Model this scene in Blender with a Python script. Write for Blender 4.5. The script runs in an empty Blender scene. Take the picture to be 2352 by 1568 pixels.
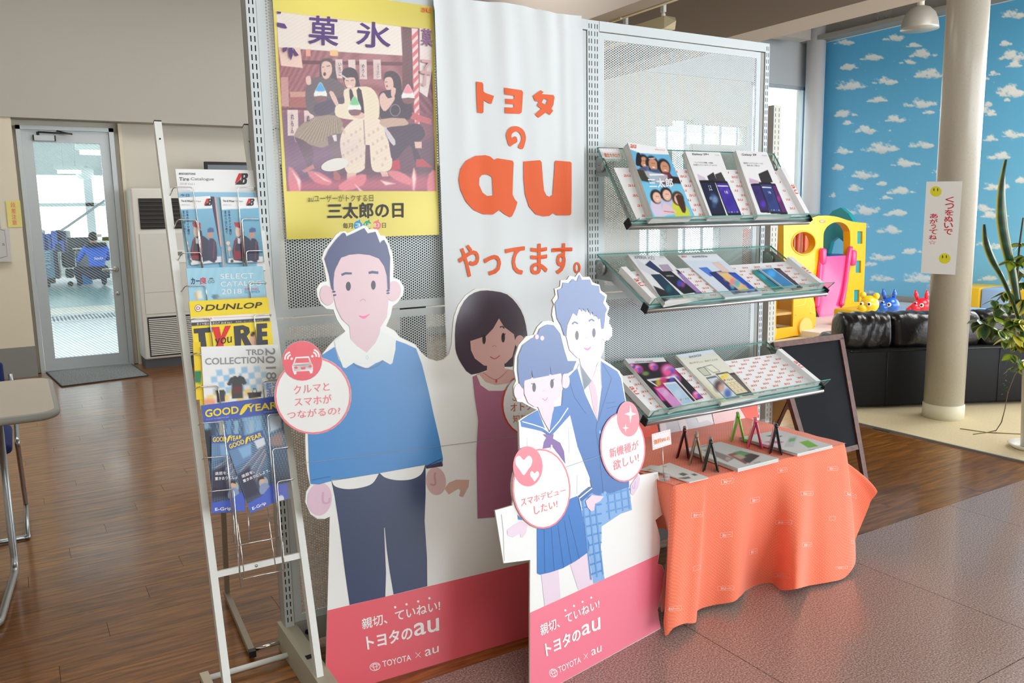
import bpy, bmesh, math, random
import numpy as np
from mathutils import Vector, Matrix
from mathutils.bvhtree import BVHTree
from mathutils.geometry import tessellate_polygon
random.seed(7); rng = np.random.default_rng(7)
SC = bpy.context.scene; COL = SC.collection
PI = math.pi
# ------------------------------------------------ camera, world, lights
FPX, YAW, PITCH, ROLL = 1875.28, math.radians(31.04), math.radians(8.6), math.radians(-1.0864)
CAM = np.array([0.0, 0.0, 1.34])
_cy, _sy, _cp, _sp = math.cos(YAW), math.sin(YAW), math.cos(PITCH), math.sin(PITCH)
_f = np.array([_sy*_cp, _cy*_cp, -_sp]); _r0 = np.array([_cy, -_sy, 0.0]); _u0 = np.cross(_r0, _f)
CR = _r0*math.cos(ROLL)+_u0*math.sin(ROLL); CU = -_r0*math.sin(ROLL)+_u0*math.cos(ROLL); CF = _f
cam = bpy.data.cameras.new('camera'); cam_o = bpy.data.objects.new('camera', cam); COL.objects.link(cam_o)
cam.sensor_width = 36.0; cam.lens = FPX*36.0/2352; cam.clip_start = 0.05; cam.clip_end = 300
M = Matrix(((CR[0], CU[0], -CF[0], CAM[0]), (CR[1], CU[1], -CF[1], CAM[1]), (CR[2], CU[2], -CF[2], CAM[2]), (0, 0, 0, 1)))
cam_o.matrix_world = M; SC.camera = cam_o
SC.view_settings.view_transform = 'Standard'; SC.view_settings.look = 'None'
SC.view_settings.exposure = 0.68; SC.view_settings.gamma = 1.0; SC.view_settings.use_curve_mapping = False
world = bpy.data.worlds.new('overcast_sky'); SC.world = world; world.use_nodes = True
_bg = world.node_tree.nodes['Background']; _bg.inputs[0].default_value = (0.90, 0.95, 1.0, 1); _bg.inputs[1].default_value = 3.9

def area_light(name, loc, rot, sx, sy, power, col=(1, 1, 1)):
    l = bpy.data.lights.new(name, 'AREA'); l.shape = 'RECTANGLE'; l.size = sx; l.size_y = sy; l.energy = power; l.color = col
    o = bpy.data.objects.new(name, l); COL.objects.link(o); o.location = loc; o.rotation_euler = rot; return o
# added overhead fill lights, outside the frame, to brighten parts of the room
area_light('fill_light', (0.6, -1.4, 3.8), (0, 0, 0), 2.4, 2.4, 62, (1, .985, .95))
area_light('fill_light', (7.6, 2.6, 4.0), (0, 0, 0), 2.4, 2.4, 120, (1, .985, .95))
area_light('fill_light', (0.2, 5.6, 4.0), (0, 0, 0), 2.4, 2.4, 42, (1, .97, .93))
area_light('fill_light', (3.4, 6.4, 4.0), (0, 0, 0), 1.6, 1.6, 30, (1, .97, .93))

# ------------------------------------------------ pixel helpers (pixels of the 2352x1568 photograph -> points on real planes)
def ray(x, y): return (x-1176.0)*CR-(y-784.0)*CU+FPX*CF
def atz(x, y, z=0.0): d = ray(x, y); return CAM+d*((z-CAM[2])/d[2])
def aty(x, y, Y): d = ray(x, y); return CAM+d*((Y-CAM[1])/d[1])
def atx(x, y, X): d = ray(x, y); return CAM+d*((X-CAM[0])/d[0])
def proj(P):
    v = np.asarray(P, float)-CAM; z = v@CF; return 1176+FPX*(v@CR)/z, 784-FPX*(v@CU)/z
class Pl:
    def __init__(s, o, ex, ey):
        s.o = np.array(o, float); s.ex = np.array(ex, float); s.ex /= np.linalg.norm(s.ex)
        ey = np.array(ey, float); ey = ey-s.ex*(ey@s.ex); s.ey = ey/np.linalg.norm(ey); s.n = np.cross(s.ex, s.ey)
    def px(s, x, y):
        d = ray(x, y); t = ((s.o-CAM)@s.n)/(d@s.n); p = CAM+d*t-s.o; return float(p@s.ex), float(p@s.ey)
    def pxs(s, pts): return [s.px(*p) for p in pts]
    def W(s, a, b, c=0.0): return s.o+s.ex*a+s.ey*b+s.n*c
    def up(s, c): return Pl(s.o+s.n*c, s.ex, s.ey)
    def __call__(s, x, y, lift=0.0): a, b = s.px(x, y); return s.W(a, b, lift)
def T(x0, y0, sc):
    def f(*p):
        if len(p) == 1: p = p[0]
        if isinstance(p[0], (int, float)): return [(x0+p[i]/sc, y0+p[i+1]/sc) for i in range(0, len(p), 2)]
        return [(x0+a/sc, y0+b/sc) for a, b in p]
    return f
def cat(pts, n=6, closed=True):
    P = [np.array(p, float) for p in pts]; N = len(P); out = []
    rngk = range(N) if closed else range(N-1)
    for i in rngk:
        p0 = P[(i-1) % N] if closed or i > 0 else P[0]; p1 = P[i]; p2 = P[(i+1) % N]
        p3 = P[(i+2) % N] if closed or i+2 < N else P[N-1]
        for k in range(n):
            t = k/n
            out.append(tuple(0.5*((2*p1)+(-p0+p2)*t+(2*p0-5*p1+4*p2-p3)*t*t+(-p0+3*p1-3*p2+p3)*t**3)))
    if not closed: out.append(tuple(P[-1]))
    return out
def ell(cx, cy, rx, ry, rot=0, n=28):
    c, s = math.cos(math.radians(rot)), math.sin(math.radians(rot)); o = []
    for i in range(n):
        a = 2*PI*i/n; x, y = rx*math.cos(a), ry*math.sin(a); o.append((cx+x*c-y*s, cy+x*s+y*c))
    return o
def thick(pts, w):          # stroke a polyline into a polygon
    P = [np.array(p, float) for p in pts]; L, R_ = [], []
    for i, p in enumerate(P):
        a = P[max(0, i-1)]; b = P[min(len(P)-1, i+1)]; d = b-a; d /= (np.linalg.norm(d)+1e-9); nrm = np.array([-d[1], d[0]])*w/2
        L.append(tuple(p+nrm)); R_.append(tuple(p-nrm))
    return L+R_[::-1]

# ------------------------------------------------ materials
def lin(c):
    o = []
    for v in c[:3]:
        v = v/255.0; o.append(v/12.92 if v <= .04045 else ((v+.055)/1.055)**2.4)
    return tuple(o)+(1.0,)
MATS = {}
def mat(name, col=(200, 200, 200), rough=.5, metal=0.0, spec=.5, coat=0.0, coat_r=.1, bump=None, noise=None, emit=None, es=1.0, trans=0.0, attr=None, sheen=0):
    if name in MATS: return MATS[name]
    m = bpy.data.materials.new(name); m.use_nodes = True; nt = m.node_tree; b = nt.nodes['Principled BSDF']
    b.inputs['Base Color'].default_value = lin(col); b.inputs['Roughness'].default_value = rough; b.inputs['Metallic'].default_value = metal
    b.inputs['Specular IOR Level'].default_value = spec; b.inputs['Coat Weight'].default_value = coat; b.inputs['Coat Roughness'].default_value = coat_r
    b.inputs['Transmission Weight'].default_value = trans
    if sheen: b.inputs['Sheen Weight'].default_value = sheen
    if emit: b.inputs['Emission Color'].default_value = lin(emit); b.inputs['Emission Strength'].default_value = es
    if attr:
        a = nt.nodes.new('ShaderNodeAttribute'); a.attribute_name = attr; nt.links.new(a.outputs['Color'], b.inputs['Base Color'])
    if noise:   # (scale, col2, lo, hi, detail)
        tc = nt.nodes.new('ShaderNodeNewGeometry'); n = nt.nodes.new('ShaderNodeTexNoise'); n.inputs['Scale'].default_value = noise[0]
        n.inputs['Detail'].default_value = noise[4] if len(noise) > 4 else 4
        nt.links.new(tc.outputs['Position'], n.inputs['Vector'])
        r = nt.nodes.new('ShaderNodeMapRange'); r.inputs['From Min'].default_value = noise[2]; r.inputs['From Max'].default_value = noise[3]
        nt.links.new(n.outputs['Fac'], r.inputs['Value'])
        x = nt.nodes.new('ShaderNodeMix'); x.data_type = 'RGBA'; x.inputs['A'].default_value = lin(col); x.inputs['B'].default_value = lin(noise[1])
        nt.links.new(r.outputs['Result'], x.inputs['Factor']); nt.links.new(x.outputs['Result'], b.inputs['Base Color'])
    if bump:    # (scale, strength, distance[, stretch])
        tc = nt.nodes.new('ShaderNodeNewGeometry'); mp = nt.nodes.new('ShaderNodeMapping')
        if len(bump) > 3: mp.inputs['Scale'].default_value = bump[3]
        n = nt.nodes.new('ShaderNodeTexNoise'); n.inputs['Scale'].default_value = bump[0]; n.inputs['Detail'].default_value = 3
        nt.links.new(tc.outputs['Position'], mp.inputs['Vector']); nt.links.new(mp.outputs['Vector'], n.inputs['Vector'])
        bp = nt.nodes.new('ShaderNodeBump'); bp.inputs['Strength'].default_value = bump[1]; bp.inputs['Distance'].default_value = bump[2]
        nt.links.new(n.outputs['Fac'], bp.inputs['Height']); nt.links.new(bp.outputs['Normal'], b.inputs['Normal'])
        if coat: nt.links.new(bp.outputs['Normal'], b.inputs['Coat Normal'])
    MATS[name] = m; return m
INKP = dict(rough=.45, coat=.0)
def ink(c, fin='matte'):
    if fin == 'film':    # laminated board print
        return mat('film_print_%02x%02x%02x' % tuple(c), c, rough=.42, spec=.5, coat=1.0, coat_r=.26, bump=(90, .10, .0006, (1, 1, .25)))
    if fin == 'gloss': return mat('gloss_print_%02x%02x%02x' % tuple(c), c, rough=.3, coat=.4, coat_r=.15)
    return mat('print_%02x%02x%02x' % tuple(c), c, rough=.6)
def clear_mat(name, tint, gloss=.10, rough=.02, haze=0.0, hazec=(255, 255, 255)):
    if name in MATS: return MATS[name]
    m = bpy.data.materials.new(name); m.use_nodes = True; nt = m.node_tree; nt.nodes.clear()
    out = nt.nodes.new('ShaderNodeOutputMaterial'); t = nt.nodes.new('ShaderNodeBsdfTransparent'); t.inputs[0].default_value = lin(tint)
    g = nt.nodes.new('ShaderNodeBsdfGlossy'); g.inputs['Roughness'].default_value = rough; mx = nt.nodes.new('ShaderNodeMixShader')
    fr = nt.nodes.new('ShaderNodeLayerWeight'); fr.inputs[0].default_value = .25
    mr = nt.nodes.new('ShaderNodeMapRange'); mr.inputs['To Min'].default_value = gloss*.5; mr.inputs['To Max'].default_value = min(1, gloss*5)
    nt.links.new(fr.outputs['Fresnel'], mr.inputs['Value']); nt.links.new(mr.outputs['Result'], mx.inputs[0])
    nt.links.new(t.outputs[0], mx.inputs[1]); nt.links.new(g.outputs[0], mx.inputs[2])
    last = mx
    if haze:
        d = nt.nodes.new('ShaderNodeBsdfDiffuse'); d.inputs[0].default_value = lin(hazec); m2 = nt.nodes.new('ShaderNodeMixShader'); m2.inputs[0].default_value = haze
        nt.links.new(mx.outputs[0], m2.inputs[1]); nt.links.new(d.outputs[0], m2.inputs[2]); last = m2
    nt.links.new(last.outputs[0], out.inputs[0]); MATS[name] = m; return m

# ------------------------------------------------ objects
def tagit(o, label=None, cat_=None, group=None, kind=None):
    if label: o['label'] = label
    if cat_: o['category'] = cat_
    if group: o['group'] = group
    if kind: o['kind'] = kind
    return o
def thing(name, label, cat_, loc=(0, 0, 0), group=None):
    o = bpy.data.objects.new(name, None); COL.objects.link(o); o.location = Vector([float(v) for v in loc]); o.empty_display_size = .05
    return tagit(o, label, cat_, group)
def origin_of(p):
    v = np.zeros(3)
    while p is not None: v += np.array(p.location); p = p.parent
    return v
def rawmesh(name, V, F, mats, idx=None, smooth=False):
    me = bpy.data.meshes.new(name); me.from_pydata([tuple(map(float, v)) for v in V], [], F)
    if not isinstance(mats, (list, tuple)): mats = [mats]
    for m in mats: me.materials.append(m)
    if idx is not None: me.polygons.foreach_set('material_index', idx)
    if smooth: me.polygons.foreach_set('use_smooth', [True]*len(me.polygons))
    me.update(); return me
def link(name, me, parent=None, loc=None):
    o = bpy.data.objects.new(name, me); COL.objects.link(o)
    if parent: o.parent = parent
    if loc is not None: o.location = Vector([float(v) for v in loc])
    return o
class MB:
    def __init__(s): s.V = []; s.F = []; s.I = []; s.S = []; s.mi = 0; s.sm = False; s.mats = []
    def use(s, m):
        if m not in s.mats: s.mats.append(m)
        s.mi = s.mats.index(m); return s
    def add(s, V, F, sm=None):
        b = len(s.V); s.V += [tuple(map(float, v)) for v in V]
        for f in F: s.F.append(tuple(i+b for i in f)); s.I.append(s.mi); s.S.append(s.sm if sm is None else sm)
        return s
    def box(s, c, d, R=None):
        V = []
        for dz in (-.5, .5):
            for dx, dy in ((-.5, -.5), (.5, -.5), (.5, .5), (-.5, .5)):
                v = np.array([dx*d[0], dy*d[1], dz*d[2]])
                if R is not None: v = R@v
                V.append(np.array(c)+v)
        return s.add(V, [(0, 3, 2, 1), (4, 5, 6, 7), (0, 1, 5, 4), (1, 2, 6, 5), (2, 3, 7, 6), (3, 0, 4, 7)], False)
    def bb(s, a, b): return s.box([(a[i]+b[i])/2 for i in range(3)], [abs(b[i]-a[i]) for i in range(3)])
    def rbox(s, c, d, r, R=None, seg=3):      # rounded box
        bm = bmesh.new(); bmesh.ops.create_cube(bm, size=1); bmesh.ops.scale(bm, vec=Vector(d), verts=bm.verts)
        bmesh.ops.bevel(bm, geom=bm.edges[:], offset=r, segments=seg, profile=.5, affect='EDGES')
        V = [np.array(v.co) for v in bm.verts]; F = [[v.index for v in f.verts] for f in bm.faces]; bm.free()
        if R is not None: V = [R@v for v in V]
        return s.add([np.array(c)+v for v in V], F, True)
    def tube(s, pts, r, n=10, closed=False, caps=True, sq=False):
        P = [np.array(p, float) for p in pts]; N = len(P); rs = r if isinstance(r, (list, tuple)) else [r]*N
        base = len(s.V); prev = None; V = []
        for i in range(N):
            a = P[i-1] if (i > 0 or closed) else P[i]; b = P[(i+1) % N] if (i < N-1 or closed) else P[i]
            t = b-a; t /= (np.linalg.norm(t)+1e-12)
            if prev is None:
                h = np.array([0, 0, 1.]) if abs(t[2]) < .9 else np.array([1., 0, 0])
                u = np.cross(t, h)
            else: u = prev-t*(prev@t)
            u /= (np.linalg.norm(u)+1e-12); prev = u; w = np.cross(t, u)
            for k in range(n):
                an = 2*PI*(k+.5*sq)/n; V.append(P[i]+(u*math.cos(an)+w*math.sin(an))*rs[i])
        F = []
        for i in range(N if closed else N-1):
            j = (i+1) % N
            for k in range(n): k2 = (k+1) % n; F.append((i*n+k, i*n+k2, j*n+k2, j*n+k))
        if caps and not closed: F.append(tuple(range(n))[::-1]); F.append(tuple((N-1)*n+k for k in range(n)))
        return s.add(V, F, not sq)
    def lathe(s, prof, o=(0, 0, 0), n=28, ax=None, sm=True):   # prof: (r, z)
        V = []; F = []; m = len(prof); o = np.array(o, float)
        A = np.eye(3) if ax is None else ax
        for r, z in prof:
            for k in range(n): a = 2*PI*k/n; V.append(o+A@np.array([r*math.cos(a), r*math.sin(a), z]))
        for i in range(m-1):
            for k in range(n): k2 = (k+1) % n; F.append((i*n+k, i*n+k2, (i+1)*n+k2, (i+1)*n+k))
        if prof[0][0] > 1e-5: F.append(tuple(range(n))[::-1])
        if prof[-1][0] > 1e-5: F.append(tuple((m-1)*n+k for k in range(n)))
        return s.add(V, F, sm)
    def ball(s, c, r, n=18, R=None, m=None):
        m = m or n//2; V = []; F = []; r = r if hasattr(r, '__len__') else (r, r, r)
        for i in range(m+1):
            th = PI*i/m
            for k in range(n):
                a = 2*PI*k/n; v = np.array([r[0]*math.sin(th)*math.cos(a), r[1]*math.sin(th)*math.sin(a), r[2]*math.cos(th)])
                V.append(np.array(c)+(R@v if R is not None else v))
        for i in range(m):
            for k in range(n): k2 = (k+1) % n; F.append((i*n+k, (i+1)*n+k, (i+1)*n+k2, i*n+k2))
        return s.add(V, F, True)
    def prism(s, loops, fn, h0, h1, sm=False):    # loops: 2D polygons (outer, holes); fn(a,b,c)->world
        if isinstance(loops[0][0], (int, float, np.floating)): loops = [loops]
        flat = [p for l in loops for p in l]; n = len(flat)
        tris = tessellate_polygon([[Vector((p[0], p[1], 0)) for p in l] for l in loops])
        V = [fn(p[0], p[1], h1) for p in flat]+[fn(p[0], p[1], h0) for p in flat]
        F = []
        for t in tris:
            a, b, c = [flat[i] for i in t]
            if (b[0]-a[0])*(c[1]-a[1])-(b[1]-a[1])*(c[0]-a[0]) < 0: t = t[::-1]
            F.append(tuple(t)); F.append(tuple(i+n for i in t[::-1]))
        k = 0
        for l in loops:
            m = len(l); ar = sum(l[i][0]*l[(i+1) % m][1]-l[(i+1) % m][0]*l[i][1] for i in range(m))
            rev = (ar < 0) != (k > 0)
            for i in range(m):
                j = (i+1) % m; f = (k+i, k+i+n, k+j+n, k+j); F.append(f if not rev else f[::-1])
            k += m
        return s.add(V, F, sm)
    def grid(s, P, sm=True, closed=False):   # P[i][j] points
        nu, nv = len(P), len(P[0]); V = [p for row in P for p in row]; F = []
        for i in range(nu-1+(1 if closed else 0)):
            i2 = (i+1) % nu
            for j in range(nv-1): F.append((i*nv+j, i2*nv+j, i2*nv+j+1, i*nv+j+1))
        return s.add(V, F, sm)
    def build(s, name, m=None, parent=None, loc=None):
        if m is not None and not s.mats: s.mats = [m] if not isinstance(m, (list, tuple)) else list(m)
        if parent is not None: o0 = origin_of(parent)
        else:
            if loc is None:
                A = np.array(s.V); loc = ((A[:, 0].min()+A[:, 0].max())/2, (A[:, 1].min()+A[:, 1].max())/2, A[:, 2].min())
            o0 = np.array(loc, float)
        V = np.array(s.V)-o0
        me = rawmesh(name, V, s.F, s.mats, s.I); me.polygons.foreach_set('use_smooth', s.S)
        return link(name, me, parent, o0 if parent is None else None)
def rotz(a): c, s = math.cos(a), math.sin(a); return np.array([[c, -s, 0], [s, c, 0], [0, 0, 1.]])
def rotx(a): c, s = math.cos(a), math.sin(a); return np.array([[1., 0, 0], [0, c, -s], [0, s, c]])
def roty(a): c, s = math.cos(a), math.sin(a); return np.array([[c, 0, s], [0, 1., 0], [-s, 0, c]])
def fillet(pts, r, n=4):
    P = [np.array(p, float) for p in pts]; out = [P[0]]
    for i in range(1, len(P)-1):
        a, b, c = P[i-1], P[i], P[i+1]; u = a-b; v = c-b; lu, lv = np.linalg.norm(u), np.linalg.norm(v); rr = min(r, lu*.49, lv*.49)
        p, q = b+u/lu*rr, b+v/lv*rr
        for k in range(n+1): t = k/n; out.append((1-t)**2*p+2*t*(1-t)*b+t*t*q)
    out.append(P[-1]); return out
def dup(root, off, label=None, group=None):
    r = root.copy(); COL.objects.link(r); r.location = root.location+Vector([float(v) for v in off])
    if label: r['label'] = label
    if group: r['group'] = group
    for ch in list(root.children):
        c = ch.copy(); COL.objects.link(c); c.parent = r
        for g in ch.children: d = g.copy(); COL.objects.link(d); d.parent = c
    return r

# ------------------------------------------------ flat print: lettering and shapes laid on a real surface
_TC = {}
def textgeo(s, bold=0.0, space=1.0, lead=1.0, align='LEFT'):
    k = (s, bold, space, lead, align)
    if k in _TC: return _TC[k]
    c = bpy.data.curves.new('t', 'FONT'); c.body = s; c.resolution_u = 3; c.offset = bold; c.space_character = space; c.space_line = lead; c.align_x = align
    o = bpy.data.objects.new('t', c); me = o.to_mesh()
    V = np.array([v.co[:2] for v in me.vertices]); F = [tuple(p.vertices) for p in me.polygons]
    o.to_mesh_clear(); bpy.data.objects.remove(o); bpy.data.curves.remove(c)
    if len(V):
        mn, mx = V.min(0), V.max(0); V = (V-mn)/np.maximum(mx-mn, 1e-6)
    _TC[k] = (V, F); return _TC[k]
class Print:
    def __init__(s, mp, fin='matte'): s.mp = mp; s.fin = fin; s.mb = MB(); s.base = .0005; s.dense = 0
    def poly(s, pts, col, layer=0, smooth=0):
        loops = pts if not isinstance(pts[0][0], (int, float, np.floating)) else [pts]
        if smooth: loops = [cat(l, smooth) for l in loops]
        L = s.base+layer*.0003; s.mb.use(ink(col, s.fin))
        flat = [p for l in loops for p in l]
        tris = tessellate_polygon([[Vector((p[0], p[1], 0)) for p in l] for l in loops]); F = []; flat = list(flat); mid = {}
        def put(a, b, c, dep=0):
            if s.dense and dep < 12:
                E_ = sorted((((flat[i][0]-flat[j][0])**2+(flat[i][1]-flat[j][1])**2, i, j, k) for i, j, k in ((a, b, c), (b, c, a), (c, a, b))), reverse=True)[0]
                if E_[0] > s.dense**2:
                    _, i, j, k = E_; key = (min(i, j), max(i, j))
                    if key not in mid: mid[key] = len(flat); flat.append(((flat[i][0]+flat[j][0])/2, (flat[i][1]+flat[j][1])/2))
                    m_ = mid[key]; put(i, m_, k, dep+1); put(m_, j, k, dep+1); return
            A_, B_, C_ = flat[a], flat[b], flat[c]; t = (a, b, c)
            if (B_[0]-A_[0])*(C_[1]-A_[1])-(B_[1]-A_[1])*(C_[0]-A_[0]) > 0: t = t[::-1]
            F.append(t)
        for t in tris: put(*t)
        s.mb.add([s.mp(p[0], p[1], L) for p in flat], F, False); return s
    def line(s, pts, w, col, layer=0): return s.poly(thick(pts, w), col, layer)
    def ell(s, cx, cy, rx, ry, col, layer=0, rot=0): return s.poly(ell(cx, cy, rx, ry, rot), col, layer)
    def ring(s, cx, cy, rx, ry, w, col, layer=0, rot=0): return s.poly([ell(cx, cy, rx, ry, rot), ell(cx, cy, rx-w, ry-w, rot)], col, layer)
    def text(s, body, quad, col, layer=1, bold=0.0, space=1.0, shear=0, lead=1.0, align='LEFT', rot=0, dl=0.0):
        # quad: TL,TR,BR,BL pixel corners of the lettering
        V, F = textgeo(body, 0.0, space, lead, align)
        if not len(V): return s
        if bold > .004:   # heavier strokes: the same glyphs laid again a hair to each side
            qa = [np.array(p, float) for p in quad]; nl = body.count('\n')+1; d = bold*.5*min(np.linalg.norm(qa[3]-qa[0])/nl if not rot else np.linalg.norm(qa[1]-qa[0]), 60)
            m_ = 8 if bold > .025 else 4; sh = [(math.cos(2*PI*k/m_)*d, math.sin(2*PI*k/m_)*d) for k in range(m_)]
            for k, (dx, dy) in enumerate(sh): s.text(body, [(p[0]+dx, p[1]+dy) for p in qa], col, layer, 0, space, shear, lead, align, rot, (k+1)*4e-5)
        if rot: V = np.stack([V[:, 1], 1-V[:, 0]], 1)
        q = [np.array(p, float) for p in quad]; L = s.base+layer*.0003+dl; W = []
        for u, v in V:
            p = (q[3]*(1-u)+q[2]*u)*(1-v)+(q[0]*(1-u)+q[1]*u)*v; W.append(s.mp(p[0], p[1], L))
        s.mb.use(ink(col, s.fin)); s.mb.add(W, [tuple(f) for f in F], False); return s
    def build(s, name, parent, label=None):
        if not s.mb.V: return None
        o = s.mb.build(name, None, parent)
        if label: o['label'] = label
        return o
def quadbox(x0, y0, x1, y1, sk=0.0):   # upright text box; sk = rise per px to the right
    return [(x0, y0), (x1, y0+sk*(x1-x0)), (x1, y1+sk*(x1-x0)), (x0, y1)]

# ------------------------------------------------ painted grids (photographs printed on paper, screens, wallpaper)
class Cv:
    def __init__(s, X, Y, bg): s.X, s.Y = X, Y; s.C = np.ones((X.size, 3))*np.array(bg)/255.0; s.n0 = None
    def _mix(s, al, col):
        c = np.array(col, float)/255.0; al = np.clip(al, 0, 1)[:, None]; s.C = s.C*(1-al)+c*al
    def poly(s, pts, col, soft=1.2, al=1.0, smooth=0, wob=0):
        if smooth: pts = cat(pts, smooth)
        P = np.array(pts, float); mn, mx = P.min(0)-soft*2, P.max(0)+soft*2
        m = (s.X > mn[0]) & (s.X < mx[0]) & (s.Y > mn[1]) & (s.Y < mx[1])
        if not m.any(): return s
        x, y = s.X[m], s.Y[m]
        if wob: x = x+wob*np.sin(y*.9+x*.3)*.5; y = y+wob*np.sin(x*.7)*.5
        ins = np.zeros(x.size, bool); d2 = np.full(x.size, 1e18); N = len(P)
        for i in range(N):
            ax, ay = P[i]; bx, by = P[(i+1) % N]
            c = (ay > y) != (by > y)
            if ay != by: ins ^= c & (x < (bx-ax)*(y-ay)/(by-ay)+ax)
            ex, ey = bx-ax, by-ay; L = ex*ex+ey*ey+1e-9; t = np.clip(((x-ax)*ex+(y-ay)*ey)/L, 0, 1)
            d2 = np.minimum(d2, (x-ax-t*ex)**2+(y-ay-t*ey)**2)
        sd = np.sqrt(d2)*np.where(ins, 1, -1); a = np.zeros(s.X.size); a[m] = np.clip(.5+sd/soft, 0, 1)*al; s._mix(a, col); return s
    def ell(s, cx, cy, rx, ry, col, soft=.15, al=1.0, rot=0):
        c, sn = math.cos(math.radians(rot)), math.sin(math.radians(rot)); x, y = s.X-cx, s.Y-cy
        u, v = (x*c+y*sn)/rx, (-x*sn+y*c)/ry; r = np.sqrt(u*u+v*v); s._mix(np.clip(.5+(1-r)/soft, 0, 1)*al, col); return s
    def line(s, pts, w, col, soft=1.0, al=1.0):
        return s.poly(thick(pts, w), col, soft, al)
    def noise(s, amp, k=1.0, col=None):
        f = (np.sin(s.X*.9*k+s.Y*1.7*k)+np.sin(s.X*2.3*k-s.Y*.8*k+1)+np.sin(s.X*.35*k+s.Y*.6*k+2)+rng.normal(0, .7, s.X.size))/4
        s.C = np.clip(s.C+f[:, None]*amp, 0, 1); return s
def painted(name, pl, quad, nx, ny, fn, parent, m=None, lift=.0004, bow=None):
    q = [np.array(pl.px(*p)) for p in quad]      # TL TR BR BL
    u, v = np.meshgrid(np.linspace(0, 1, nx), np.linspace(0, 1, ny)); u, v = u.ravel(), v.ravel()
    A = ((1-u)*(1-v))[:, None]*q[0]+(u*(1-v))[:, None]*q[1]+(u*v)[:, None]*q[2]+((1-u)*v)[:, None]*q[3]
    P = pl.o+A[:, :1]*pl.ex+A[:, 1:]*pl.ey+pl.n*lift
    if bow is not None: P = P+pl.n*bow(u, v)[:, None]
    X, Y = proj(P); C = fn(X, Y, u, v)
    return colgrid(name, P, nx, ny, C, parent, m)
def colgrid(name, P, nx, ny, C, parent, m=None):
    o0 = origin_of(parent) if parent else np.zeros(3)
    me = bpy.data.meshes.new(name); nf = (nx-1)*(ny-1); me.vertices.add(nx*ny); me.vertices.foreach_set('co', (P-o0).astype('f').ravel())
    i, j = np.meshgrid(np.arange(nx-1), np.arange(ny-1)); a = (j*nx+i).ravel()
    loops = np.stack([a, a+nx, a+nx+1, a+1], 1).ravel().astype('i')
    me.loops.add(nf*4); me.loops.foreach_set('vertex_index', loops); me.polygons.add(nf)
    me.polygons.foreach_set('loop_start', np.arange(0, nf*4, 4, dtype='i')); me.update(calc_edges=True)
    C = np.clip(C, 0, 1); L = np.where(C <= .04045, C/12.92, ((C+.055)/1.055)**2.4)
    at = me.color_attributes.new('print', 'FLOAT_COLOR', 'POINT'); at.data.foreach_set('color', np.concatenate([L, np.ones((len(L), 1))], 1).astype('f').ravel())
    me.materials.append(m or mat('photo_print', rough=.45, coat=.25, coat_r=.2, attr='print')); me.validate()
    return link(name, me, parent)
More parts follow.
